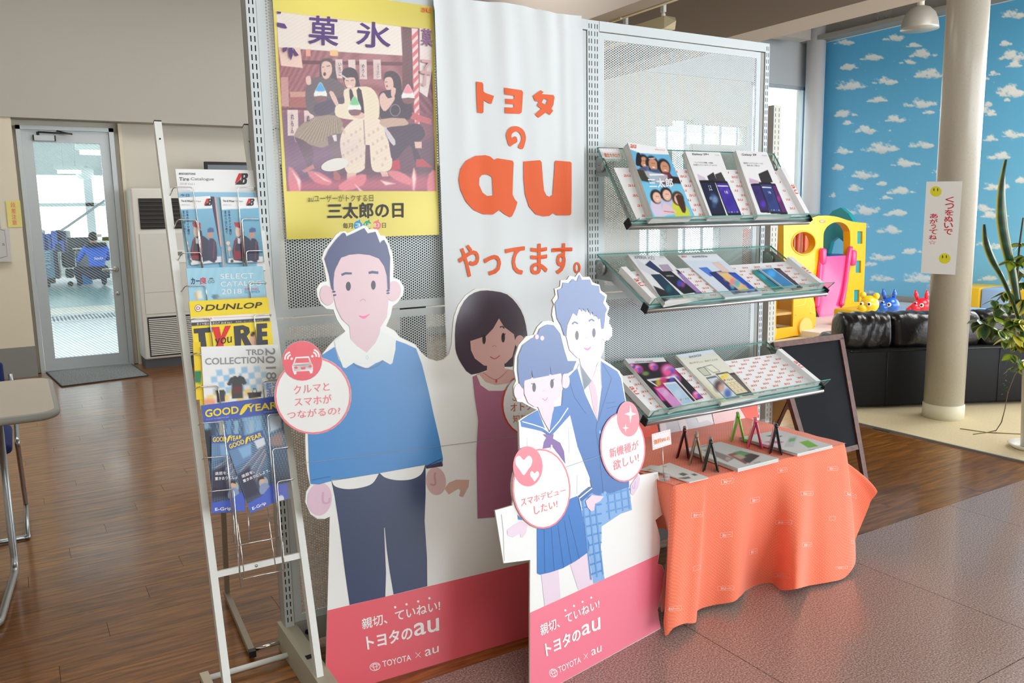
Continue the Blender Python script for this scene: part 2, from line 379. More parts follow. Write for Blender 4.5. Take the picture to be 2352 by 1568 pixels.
# ------------------------------------------------ structure
def wood_mat():
    m = mat('oak_plank', (118, 74, 34), rough=.34, spec=.3, coat=.75, coat_r=.13); nt = m.node_tree; b = nt.nodes['Principled BSDF']
    g = nt.nodes.new('ShaderNodeNewGeometry'); oi = nt.nodes.new('ShaderNodeObjectInfo')
    cx = nt.nodes.new('ShaderNodeCombineXYZ'); ml = nt.nodes.new('ShaderNodeMath'); ml.operation = 'MULTIPLY'; ml.inputs[1].default_value = 40
    nt.links.new(oi.outputs['Random'], ml.inputs[0]); nt.links.new(ml.outputs[0], cx.inputs[0]); nt.links.new(ml.outputs[0], cx.inputs[1])
    ad = nt.nodes.new('ShaderNodeVectorMath'); ad.operation = 'ADD'; nt.links.new(g.outputs['Position'], ad.inputs[0]); nt.links.new(cx.outputs[0], ad.inputs[1])
    mp = nt.nodes.new('ShaderNodeMapping'); mp.inputs['Scale'].default_value = (3.2, 34, 1); nt.links.new(ad.outputs[0], mp.inputs['Vector'])
    n = nt.nodes.new('ShaderNodeTexNoise'); n.inputs['Scale'].default_value = 1.3; n.inputs['Detail'].default_value = 7; n.inputs['Distortion'].default_value = .7; n.inputs['Roughness'].default_value = .62
    nt.links.new(mp.outputs[0], n.inputs['Vector'])
    cr = nt.nodes.new('ShaderNodeValToRGB'); e = cr.color_ramp.elements; e[0].position = .3; e[0].color = lin((84, 46, 12)); e[1].position = .7; e[1].color = lin((166, 106, 36))
    k = cr.color_ramp.elements.new(.5); k.color = lin((126, 78, 24)); nt.links.new(n.outputs['Fac'], cr.inputs['Fac'])
    mp2 = nt.nodes.new('ShaderNodeMapping'); mp2.inputs['Scale'].default_value = (.8, 5, 1); nt.links.new(ad.outputs[0], mp2.inputs['Vector'])
    n2 = nt.nodes.new('ShaderNodeTexNoise'); n2.inputs['Scale'].default_value = 2.0; n2.inputs['Detail'].default_value = 2; nt.links.new(mp2.outputs[0], n2.inputs['Vector'])
    hs = nt.nodes.new('ShaderNodeHueSaturation'); mr = nt.nodes.new('ShaderNodeMapRange'); mr.inputs['To Min'].default_value = .82; mr.inputs['To Max'].default_value = 1.18
    a2 = nt.nodes.new('ShaderNodeMath'); a2.operation = 'ADD'; sc = nt.nodes.new('ShaderNodeMath'); sc.operation = 'MULTIPLY_ADD'; sc.inputs[1].default_value = .45; sc.inputs[2].default_value = -.1
    nt.links.new(oi.outputs['Random'], sc.inputs[0]); nt.links.new(sc.outputs[0], a2.inputs[0]); nt.links.new(n2.outputs['Fac'], a2.inputs[1]); nt.links.new(a2.outputs[0], mr.inputs['Value'])
    nt.links.new(mr.outputs[0], hs.inputs['Value']); nt.links.new(cr.outputs[0], hs.inputs['Color']); nt.links.new(hs.outputs[0], b.inputs['Base Color'])
    mp3 = nt.nodes.new('ShaderNodeMapping'); mp3.inputs['Scale'].default_value = (7, 45, 1); nt.links.new(g.outputs['Position'], mp3.inputs['Vector'])
    n3 = nt.nodes.new('ShaderNodeTexNoise'); n3.inputs['Scale'].default_value = 1.6; n3.inputs['Detail'].default_value = 4; nt.links.new(mp3.outputs[0], n3.inputs['Vector'])
    bp = nt.nodes.new('ShaderNodeBump'); bp.inputs['Strength'].default_value = .12; bp.inputs['Distance'].default_value = .002
    nt.links.new(n3.outputs['Fac'], bp.inputs['Height']); nt.links.new(bp.outputs[0], b.inputs['Normal']); nt.links.new(bp.outputs[0], b.inputs['Coat Normal'])
    return m
def granite_mat():
    m = mat('polished_granite', (140, 112, 102), rough=.16, coat=.2, coat_r=.06); nt = m.node_tree; b = nt.nodes['Principled BSDF']
    g = nt.nodes.new('ShaderNodeNewGeometry'); n = nt.nodes.new('ShaderNodeTexNoise'); n.inputs['Scale'].default_value = 190; n.inputs['Detail'].default_value = 2; n.inputs['Roughness'].default_value = .6
    nt.links.new(g.outputs['Position'], n.inputs['Vector']); cr = nt.nodes.new('ShaderNodeValToRGB'); e = cr.color_ramp.elements
    e[0].position = .3; e[0].color = lin((104, 84, 78)); e[1].position = .7; e[1].color = lin((200, 178, 168)); k = e.new(.5); k.color = lin((152, 129, 120))
    nt.links.new(n.outputs['Fac'], cr.inputs['Fac'])
    n2 = nt.nodes.new('ShaderNodeTexNoise'); n2.inputs['Scale'].default_value = 2.2; n2.inputs['Detail'].default_value = 3; nt.links.new(g.outputs['Position'], n2.inputs['Vector'])
    mr = nt.nodes.new('ShaderNodeMapRange'); mr.inputs['To Min'].default_value = .12; mr.inputs['To Max'].default_value = .3; nt.links.new(n2.outputs['Fac'], mr.inputs['Value']); nt.links.new(mr.outputs[0], b.inputs['Roughness'])
    nt.links.new(cr.outputs[0], b.inputs['Base Color']); return m
floor = MB().bb((-2.6, -4.2, -.05), (12.2, 8.8, -.0035)).build('floor', mat('floor_joint', (38, 26, 18), rough=.8)); floor['kind'] = 'structure'
WOOD, GRAN = wood_mat(), granite_mat()
PW, PLN = .115, 1.21
pm = {}
def plank_mesh(L):
    if L not in pm:
        mb = MB(); mb.bb((-L/2+.0007, -PW/2+.0006, -.003), (L/2-.0007, PW/2-.0006, 0)); pm[L] = rawmesh('plank', mb.V, mb.F, WOOD)
    return pm[L]
planks = []
for r in range(58):
    y = 2.05+PW*(r+.5)
    if y > 8.66: break
    x = -2.2-((r*.437) % 1)*PLN
    while x < 4.49:
        L = PLN
        if x+L > 4.485: L = round(4.485-x, 3)
        if L > .05 and x+L > -1.7: planks.append((math.hypot(x+L/2, y), x+L/2, y, L))
        x += PLN
planks.sort(); rest = MB()
for i, (d, x, y, L) in enumerate(planks):
    if i < 295:
        o = link('plank', plank_mesh(L), floor, None); o.location = Vector((x, y, 0))-Vector(origin_of(floor))
    else: rest.bb((x-L/2+.0007, y-PW/2+.0006, -.003), (x+L/2-.0007, y+PW/2-.0006, 0))
if rest.V:
    o = rest.build('plank_field', WOOD, floor); o['kind'] = 'stuff'
tm = {}
for ix in range(-3, 12):
    for iy in range(-7, 1):
        x0 = 1.775+.89*(ix-0); y1 = 2.05+.875*iy
        if x0 > 11: continue
        if 'g' not in tm: mb = MB(); mb.bb((-.4435, -.436, -.003), (.4435, .436, 0)); tm['g'] = rawmesh('tile', mb.V, mb.F, GRAN)
        o = link('tile', tm['g'], floor); o.location = Vector((x0+.445, y1-.4375, 0))-Vector(origin_of(floor))
carpet = MB().bb((4.49, 2.052, -.003), (10.6, 8.64, .006)).build('floor_carpet', mat('beige_carpet', (222, 208, 170), rough=.95, noise=(260, (206, 190, 150), .35, .65), bump=(400, .5, .003))); carpet['kind'] = 'structure'; carpet['label'] = 'beige needle felt carpet under sofa and play area'
trim = MB().tube([(4.487, 2.05, .004), (4.487, 8.6, .004)], .009, 4, sq=True).build('trim_1', mat('alu_trim', (150, 155, 155), rough=.4, metal=.6)); trim['kind'] = 'structure'
# walls
WALL = mat('wallpaper_beige', (205, 201, 188), rough=.85, bump=(160, .25, .002)); WALLY = mat('wall_cream', (216, 209, 186), rough=.85, bump=(160, .2, .002))
GREYD = mat('dado_grey', (132, 132, 128), rough=.7)
Y0 = 8.66
wb = MB()
def wall_with_holes(mb, x0, x1, z0, z1, y, t, holes):
    xs = sorted({x0, x1, *[h[0] for h in holes], *[h[1] for h in holes]}); zs = sorted({z0, z1, *[h[2] for h in holes], *[h[3] for h in holes]})
    for i in range(len(xs)-1):
        for j in range(len(zs)-1):
            cx, cz = (xs[i]+xs[i+1])/2, (zs[j]+zs[j+1])/2
            if any(h[0] < cx < h[1] and h[2] < cz < h[3] for h in holes): continue
            mb.bb((xs[i], y, zs[j]), (xs[i+1], y+t, zs[j+1]))
wb.use(WALL); wall_with_holes(wb, -2.6, 11.6, 0, 4.3, Y0, .16, [(.10, .885, 0, 2.235), (9.33, 10.5, .25, 3.22)]+[(float(aty(a, 300, Y0)[0]), float(aty(b, 300, Y0)[0]), float(aty(1600, d, Y0)[2]), float(aty(1600, c, Y0)[2])) for a, b, c, d in ((1508, 1545, 292, 345), (1545, 1592, 276, 520), (1592, 1716, 284, 330), (1470, 1535, 524, 600), (1560, 1660, 520, 580))])
wb.use(WALLY); wb.bb((-2.6, 8.50, 0), (.072, Y0, 2.29))
wb.use(WALLY); wb.bb((.925, 8.60, 0), (.955, Y0, 2.28))
wall_back = wb.build('wall_back'); wall_back['kind'] = 'structure'
sof = MB().bb((-2.6, 8.48, 2.287), (4.4, Y0, 4.3)).build('wall_back_upper', mat('wallpaper_grey', (178, 176, 166), rough=.85, bump=(160, .25, .002))); sof['kind'] = 'structure'
MB().bb((-2.6, 8.494, 0), (.073, 8.51, .275)).build('baseboard_left', GREYD)['kind'] = 'structure'
MB().bb((.955, 8.645, 0), (6.2, 8.662, .09)).build('baseboard_back', GREYD)['kind'] = 'structure'
GREYW = mat('wall_cool_white', (196, 202, 206), rough=.8)
MB().bb((6.2, 8.64, 3.22), (10.6, 8.66, 4.1)).build('wall_back_window_head', GREYW)['kind'] = 'structure'
for nm, a, b in (('wall_left', (-2.76, -4.2, 0), (-2.6, 8.8, 4.3)),): MB().bb(a, b).build(nm, WALL)['kind'] = 'structure'
# wall behind the camera: solid at left, glazed shop front at right
fb = MB(); fb.bb((-2.6, -4.3, 0), (2.5, -4.15, 4.3)); fb.bb((1.2, -4.3, 3.7), (10.7, -4.15, 4.3))
for k in range(7): fb.bb((1.2+k*1.37, -4.28, 0), (1.27+k*1.37, -4.2, 3.7))
fb.bb((1.2, -4.28, 0), (10.7, -4.2, .12)); fb.bb((1.2, -4.28, 2.2), (10.7, -4.2, 2.26)); fb.build('wall_front', WALL)['kind'] = 'structure'
rb = MB(); rb.bb((10.62, -4.2, 3.8), (10.78, 4.86, 4.3)); rb.bb((10.64, -4.2, 0), (10.72, 4.86, .12))
for k in range(7): rb.bb((10.64, 4.8-k*1.45, 0), (10.72, 4.86-k*1.45, 3.8))
rb.build('wall_right', WALL)['kind'] = 'structure'
CEIL = mat('ceiling_taupe', (150, 140, 130), rough=.9)
MB().bb((-2.8, -4.3, 4.3), (12.4, 8.9, 4.4)).build('ceiling', CEIL)['kind'] = 'structure'
BEAM = mat('beam_warm_grey', (176, 167, 158), rough=.8)
for nm, x0, x1, z0, lab in (('ceiling_beam', 5.99, 6.42, 3.0, 'broad warm grey ceiling beam passing above the right perforated panel'), ('ceiling_beam', 4.36, 4.56, 3.0, 'narrow ceiling beam left of the track light')):
    o = MB().bb((x0, -4.1, z0), (x1, 8.62, 4.3)).build(nm, BEAM); o['kind'] = 'structure'; o['label'] = lab
# steel roof beam with bolted plates above the cloud wall, and the stub column at the back wall
ST = mat('painted_steel_grey', (150, 148, 142), rough=.6)
sb = MB(); sb.use(ST); sb.bb((10.32, 3.4, 3.86), (10.6, 8.6, 3.89)); sb.bb((10.45, 3.4, 3.86), (10.48, 8.6, 4.3)); sb.bb((10.32, 3.4, 3.83), (10.62, 8.6, 3.86))
sb = sb.build('ceiling_steel_beam'); sb['kind'] = 'structure'
for yy in (7.35, 5.95):
    b2 = MB(); b2.bb((10.43, yy-.13, 3.9), (10.455, yy+.13, 4.28))
    for i in range(2):
        for j in range(4): b2.lathe([(.022, 0), (.022, .02), (.014, .03)], (10.43, yy-.07+.14*i, 3.95+.09*j), 6, roty(-PI/2), False)
    b2.build('bolt_plate', ST, sb)
col = MB(); col.lathe([(.155, 3.3), (.155, 4.3)], (4.85, 8.4, 0), 20); col.build('ceiling_stub_column', BEAM)['kind'] = 'structure'
cb = MB(); cb.bb((5.55, 8.1, 3.75), (9.9, 8.3, 4.25)); cb = cb.build('ceiling_cross_beam', BEAM); cb['kind'] = 'structure'
b3 = MB()
for i in range(2):
    for j in range(3): b3.lathe([(.025, 0), (.025, .02), (.014, .03)], (5.95+.16*i, 8.1, 3.82+.11*j), 6, rotx(PI/2), False)
b3.build('bolt', ST, cb)
# corner column
cc = MB().lathe([(.135, 0), (.135, 4.3)], (10.42, 8.42, 0), 28).build('corner_column', mat('column_white', (216, 216, 218), rough=.45)); cc['kind'] = 'structure'
# cloud wallpaper on the right wall
wr = MB().bb((10.602, 4.88, 0), (10.75, 8.64, 4.3)).build('wall_cloud', WALL); wr['kind'] = 'structure'; wr['label'] = 'wall papered with blue sky and small white clouds'
CL = [(2054,88,26,10),(2100,105,18,7),(1940,98,22,8),(2330,35,26,12),(2310,100,14,9),(2005,133,26,10),(2120,125,30,13),(1950,155,25,10),(2086,143,20,7),
(2136,172,38,14),(1955,198,38,14),(2036,188,26,10),(2015,230,26,9),(2115,240,38,12),(2135,258,16,6),(1940,263,28,11),(1948,283,14,6),(2060,275,24,10),(1990,300,26,11),(2045,300,4,2),(2285,170,12,8),(2330,130,30,16),(2330,150,20,10),(2270,240,9,8),
(2025,342,42,15),(2118,334,28,10),(1935,348,22,9),(2080,376,30,11),(2155,395,14,7),(1925,385,14,9),(1985,403,34,11),(2025,422,14,6),(1965,433,20,10),(2070,440,30,11),(2035,455,14,6),(1912,450,10,7),(1985,485,40,14),(2060,490,26,10),
(2320,210,32,16),(2265,255,18,10),(2275,262,12,8),(2325,215,30,14),(2275,320,18,9),(2330,310,28,11),(2298,360,30,11),(2345,415,14,9),(2290,430,30,11),(2262,480,22,10),(2282,495,28,10),
(2045,530,30,11),(1985,520,14,8),(2140,520,14,7),(2093,578,24,9),(2024,592,28,10),(2000,607,14,7),(2025,640,24,10),(2115,640,36,14),(1998,672,18,6),(2270,640,20,8),(2300,568,24,9),(2255,560,14,8),(2330,650,26,12),(2315,230,8,5),(2262,180,10,8)]
def cloudfn(X, Y, u, v):
    C = np.tile(np.array([[96, 180, 226]])/255., (X.size, 1)); top = np.array([[84, 174, 224]])/255.; bot = np.array([[132, 206, 242]])/255.
    w = np.clip(v, 0, 1)[:, None]; C = top*(1-w)+bot*w
    nz = sum(np.sin(X*f*.35+Y*f*.22*s+p)*np.cos(Y*f*.5-X*f*.1*s+p*2)/f**.55 for f, s, p in ((.35, 1, 0), (.8, -1, 1.3), (1.7, 1, 2.1), (3.1, -1, .4)))
    W = np.array([1, 1, 1])*np.array([242, 246, 246])/255.
    for cx, cy, rx, ry in CL:
        m = (abs(X-cx) < rx*1.7) & (abs(Y-cy) < ry*2.2)
        if not m.any(): continue
        a = np.zeros(X.size); x, y = X[m]-cx, Y[m]-cy; yy = np.where(y > 0, y*1.5, y)
        val = np.zeros(x.size)
        h = abs(int(cx*7+cy*3)) % 97
        for k, (ox, oy, r) in enumerate(((-.5, .25, .42), (-.1, -.2, .62), (.35, .0, .5), (.7, .15, .3), (-.8, .4, .25), (.1, .35, .5))):
            ox += .16*math.sin(h+k*2); val = np.maximum(val, 1.25-np.sqrt(((x/rx-ox)/r)**2*.55+((yy/ry-oy)/r)**2*.35))
        val = val+nz[m]*.16; a[m] = np.clip((val-.42)/.38, 0, 1)*.95
        shade = np.clip(1-.12*np.clip((Y-cy)/ry, 0, 1), 0, 1)[:, None]
        C = C*(1-a[:, None])+W*shade*a[:, None]
    return C
NYc, NZc = 520, 380
yy_, zz_ = np.meshgrid(np.linspace(8.62, 4.9, NYc), np.linspace(3.825, .14, NZc)); Pw = np.stack([np.full(yy_.size, 10.598), yy_.ravel(), zz_.ravel()], 1)
Xp, Yp = proj(Pw); colgrid('cloud_wallpaper', Pw, NYc, NZc, cloudfn(Xp, Yp, None, ((3.825-zz_)/3.7).ravel()), wr, mat('wallpaper_print', rough=.6, attr='print'))
MB().bb((10.57, 4.9, 3.825), (10.6, 8.5, 3.86)).build('trim_2', mat('trim_white', (225, 228, 232), rough=.5))['kind'] = 'structure'
MB().bb((10.585, 4.9, .0), (10.6, 8.5, .15)).build('baseboard_right', mat('skirting_taupe', (170, 165, 158), rough=.6))['kind'] = 'structure'
# window in the back wall
win = MB(); win.use(mat('window_alu', (196, 205, 212), rough=.4, metal=.3))
for x in (9.33, 10.46): win.bb((x, 8.66, .25), (x+.05, 8.72, 3.22))
for z in (.25, 1.02, 3.17): win.bb((9.33, 8.66, z), (10.5, 8.72, z+.05))
xa_, xb_, za_, zb_ = float(aty(1470, 300, Y0)[0]), float(aty(1716, 300, Y0)[0]), float(aty(1600, 600, Y0)[2]), float(aty(1600, 276, Y0)[2])
for k in range(6): x = xa_+(xb_-xa_)*(k+.5)/6; win.bb((x, 8.70, za_), (x+.03, 8.72, zb_))
win = win.build('window_1'); win['kind'] = 'structure'
MB().bb((9.38, 8.686, .3), (10.46, 8.692, 3.17)).build('pane', clear_mat('window_glass', (250, 253, 253), .06), win)
MB().bb((xa_, 8.725, za_), (xb_, 8.73, zb_)).build('pane', clear_mat('window_glass', (250, 253, 253), .06), win)
MB().bb((9.3, 8.6, .2), (10.5, 8.72, .25)).build('window_sill', GREYW, win)
# glazed door to the workshop
ALU = mat('door_alu', (188, 196, 198), rough=.38, metal=.35); ALUD = mat('door_alu_shade', (150, 155, 150), rough=.45, metal=.3)
dr = MB(); dr.use(ALU); dr.bb((.10, 8.60, 0), (.135, 8.72, 2.235)); dr.bb((.845, 8.60, 0), (.885, 8.72, 2.235)); dr.bb((.10, 8.60, 2.20), (.885, 8.72, 2.235)); dr.bb((.10, 8.62, 0), (.885, 8.74, .012))
door = dr.build('door_1'); door['kind'] = 'structure'; door['label'] = 'aluminium framed wired glass door to the workshop'
lf = MB(); lf.bb((.137, 8.63, .015), (.225, 8.67, 2.195)); lf.bb((.765, 8.63, .015), (.843, 8.67, 2.195)); lf.bb((.225, 8.63, 2.095), (.765, 8.67, 2.195)); lf.bb((.225, 8.63, .015), (.765, 8.67, .125)); lf.build('leaf_frame', ALU, door); leaf_ = bpy.data.objects['leaf_frame']
def wired_glass():
    m = clear_mat('wired_glass', (248, 253, 253), .06, haze=.04, hazec=(220, 240, 240)); nt = m.node_tree; out = nt.nodes['Material Output']; src = out.inputs[0].links[0].from_socket
    g = nt.nodes.new('ShaderNodeNewGeometry'); sp = nt.nodes.new('ShaderNodeSeparateXYZ'); nt.links.new(g.outputs['Position'], sp.inputs[0]); f = []
    for sgn in (1,):
        a = nt.nodes.new('ShaderNodeMath'); a.operation = 'MULTIPLY_ADD'; a.inputs[1].default_value = .75*sgn; nt.links.new(sp.outputs[0], a.inputs[0]); nt.links.new(sp.outputs[2], a.inputs[2])
        b = nt.nodes.new('ShaderNodeMath'); b.operation = 'MODULO'; b.inputs[1].default_value = .026; nt.links.new(a.outputs[0], b.inputs[0])
        c = nt.nodes.new('ShaderNodeMath'); c.operation = 'LESS_THAN'; c.inputs[1].default_value = .0055; nt.links.new(b.outputs[0], c.inputs[0]); f.append(c)
    d = nt.nodes.new('ShaderNodeBsdfDiffuse'); d.inputs[0].default_value = lin((215, 225, 225)); mx = nt.nodes.new('ShaderNodeMixShader')
    s2 = nt.nodes.new('ShaderNodeMath'); s2.operation = 'MULTIPLY'; s2.inputs[1].default_value = .5; nt.links.new(f[0].outputs[0], s2.inputs[0]); nt.links.new(s2.outputs[0], mx.inputs[0])
    nt.links.new(src, mx.inputs[1]); nt.links.new(d.outputs[0], mx.inputs[2]); nt.links.new(mx.outputs[0], out.inputs[0]); return m
MB().bb((.225, 8.647, .125), (.765, 8.653, 2.095)).build('pane', wired_glass(), leaf_)
cl = MB(); cl.use(ALU); cl.bb((.23, 8.585, 2.105), (.40, 8.63, 2.15)); cl.use(mat('dark_steel', (60, 58, 54), rough=.4, metal=.6)); cl.bb((.225, 8.583, 2.105), (.237, 8.632, 2.152)); cl.bb((.395, 8.583, 2.105), (.407, 8.632, 2.152))
cl.tube([(.27, 8.6, 2.15), (.27, 8.6, 2.18)], .012, 10); cl.tube([(.27, 8.59, 2.178), (.54, 8.56, 2.168)], .008, 6); cl.tube([(.54, 8.56, 2.163), (.42, 8.6, 2.195)], .007, 6); cl.build('door_closer', None, leaf_)
hn = MB(); hn.tube(fillet([(.80, 8.63, .93), (.80, 8.575, .93), (.68, 8.57, .93)], .02), .011, 10); hn.lathe([(.026, 0), (.026, .012), (.02, .016)], (.80, 8.63, .93), 18, rotx(PI/2)); hn.build('door_handle', mat('chrome', (215, 215, 212), rough=.15, metal=1), leaf_)
MB().lathe([(.018, 0), (.018, .01), (.012, .016)], (.80, 8.63, .70), 18, rotx(PI/2)).build('lock', mat('chrome'), leaf_)
MB().bb((.71, 8.640, 1.20), (.775, 8.646, 1.235)).build('sticker', mat('olive_sticker', (110, 118, 70), rough=.6), door)
MB().bb((.665, 8.640, 1.235), (.71, 8.646, 1.262)).build('sticker', mat('white_sticker', (235, 238, 240), rough=.6), door)['label'] = 'small white sticker on the door glass'
# ------------------------------------------------ perforated display partition
PANEL = mat('powder_coat_grey', (206, 216, 218), rough=.42, coat=.1, coat_r=.3); PSIDE = mat('powder_coat_side', (170, 172, 168), rough=.5); DARK = mat('slot_dark', (24, 26, 28), rough=.9)
def perf_mat():
    m = mat('perforated_sheet', (206, 216, 218), rough=.42); nt = m.node_tree; b = nt.nodes['Principled BSDF']; out = nt.nodes['Material Output']
    g = nt.nodes.new('ShaderNodeNewGeometry'); sp = nt.nodes.new('ShaderNodeSeparateXYZ'); nt.links.new(g.outputs['Position'], sp.inputs[0])
    p = .0084; cx = p*.866
    def mth(op, a, bb=None, c=None):
        n = nt.nodes.new('ShaderNodeMath'); n.operation = op
        for i, v in enumerate((a, bb, c)):
            if v is None: continue
            if isinstance(v, (int, float)): n.inputs[i].default_value = v
            else: nt.links.new(v, n.inputs[i])
        return n.outputs[0]
    ds = []
    for ox, oz in ((0, 0), (cx, p/2)):
        x = mth('SUBTRACT', mth('FLOORED_MODULO', mth('ADD', sp.outputs[0], ox), 2*cx), cx); z = mth('SUBTRACT', mth('FLOORED_MODULO', mth('ADD', sp.outputs[2], oz), p), p/2)
        ds.append(mth('SQRT', mth('ADD', mth('MULTIPLY', x, x), mth('MULTIPLY', z, z))))
    hole = mth('LESS_THAN', mth('MINIMUM', ds[0], ds[1]), .00265)
    t = nt.nodes.new('ShaderNodeBsdfTransparent'); mx = nt.nodes.new('ShaderNodeMixShader'); nt.links.new(hole, mx.inputs[0]); nt.links.new(b.outputs[0], mx.inputs[1]); nt.links.new(t.outputs[0], mx.inputs[2]); nt.links.new(mx.outputs[0], out.inputs[0]); return m
PERF = perf_mat()
YP = 2.42; ZT = 2.022
gon = thing('display_partition', 'grey slotted post partition of perforated sheet panels carrying the poster, banner and glass shelves', 'display stand', (1.6, 2.45, 0))
def slotted_post(mb, x0, x1, y, z0, z1, cols, d=.055, pitch=.0252, L=.016, w=.0032):
    mb.use(PANEL); xs = [x0]
    for c in cols: xs += [x0+c-w/2, x0+c+w/2]
    xs.append(x1)
    for i in range(0, len(xs), 2): mb.add([(xs[i], y, z0), (xs[i+1], y, z0), (xs[i+1], y, z1), (xs[i], y, z1)], [(0, 1, 2, 3)], False)
    for i in range(1, len(xs)-1, 2):
        z = z1-.012; top = z1
        while z-L > z0+.005:
            mb.add([(xs[i], y, z), (xs[i+1], y, z), (xs[i+1], y, top), (xs[i], y, top)], [(0, 1, 2, 3)], False); top = z-L; z -= pitch
        mb.add([(xs[i], y, z0), (xs[i+1], y, z0), (xs[i+1], y, top), (xs[i], y, top)], [(0, 1, 2, 3)], False)
    mb.use(DARK); mb.add([(x0, y+.006, z0), (x1, y+.006, z0), (x1, y+.006, z1), (x0, y+.006, z1)], [(0, 1, 2, 3)], False)
    mb.use(PSIDE); mb.bb((x0, y+.0001, z0), (x0+.0015, y+d, z1)); mb.bb((x1-.0015, y+.0001, z0), (x1, y+d, z1)); mb.bb((x0, y+d-.002, z0), (x1, y+d, z1)); mb.use(PANEL).bb((x0, y+.0002, z1-.002), (x1, y+d, z1))
for nm, x0, x1, cols in (('post', .612, .640, (.0085, .0195)), ('post', 1.789, 1.841, (.0075, .0185, .0325, .0435)), ('post', 2.687, 2.711, (.007, .0175))):
    mb = MB(); slotted_post(mb, x0, x1, YP, .088, ZT, cols); mb.build(nm, None, gon)
for x0, x1 in ((.642, 1.787), (1.843, 2.665)):
    for z0, z1 in ((.095, 1.054), (1.06, 1.985)):
        mb = MB(); mb.use(PANEL); y = YP+.010; e = .024
        mb.bb((x0, y-.006, z0), (x1, y, z0+e)); mb.bb((x0, y-.006, z1-e), (x1, y, z1)); mb.bb((x0, y-.006, z0+e), (x0+e, y, z1-e)); mb.bb((x1-e, y-.006, z0+e), (x1, y, z1-e))
        fr = mb.build('panel_frame', None, gon)
        MB().add([(x0+e, y-.005, z0+e), (x1-e, y-.005, z0+e), (x1-e, y-.005, z1-e), (x0+e, y-.005, z1-e)], [(0, 1, 2, 3)]).build('perforated_panel', PERF, gon)
MB().bb((.64, YP-.001, 1.988), (1.788, YP+.05, ZT)).build('top_rail', PANEL, gon); MB().bb((1.842, YP-.001, 1.988), (2.686, YP+.05, ZT)).build('top_rail', PANEL, gon)
MB().bb((2.667, YP+.004, .09), (2.685, YP+.03, 1.985)).build('edge_channel', PSIDE, gon)
FOOT = mat('foot_taupe', (176, 172, 152), rough=.5)
for x in (.60, 1.785, 2.675):
    mb = MB(); mb.use(FOOT).bb((x, 2.02 if x > 1 else 1.93, 0), (x+.048, 2.475, .088)); 
    if x < 1: mb.use(DARK).bb((x+.012, 2.20, .0885), (x+.030, 2.222, .0895))
    mb.build('base_foot', None, gon)
mb = MB(); mb.use(PSIDE).bb((.642, 2.425, .02), (2.68, 2.44, .093)); mb.build('kick_plate', mat('kick_grey', (120, 124, 124), rough=.5), gon)
bs = MB(); bs.use(DARK).lathe([(.008, 0), (.008, .003)], (.68, 2.424, .055), 12, rotx(PI/2)); bs.build('screw', None, gon)
# cream slotted upright standing behind the right end
up = MB(); xU = float(aty(1778, 241, 2.72)[0]); zU = float(aty(1778, 241, 2.72)[2])
slotted_post(up, xU, xU+.05, 2.72, .02, zU, (.012, .036), .09); up = up.build('slotted_upright'); tagit(up, 'pale slotted shelf upright standing behind the right end of the perforated partition', 'shelf upright')
up.data.materials[0] = mat('upright_cream', (214, 216, 206), rough=.5)

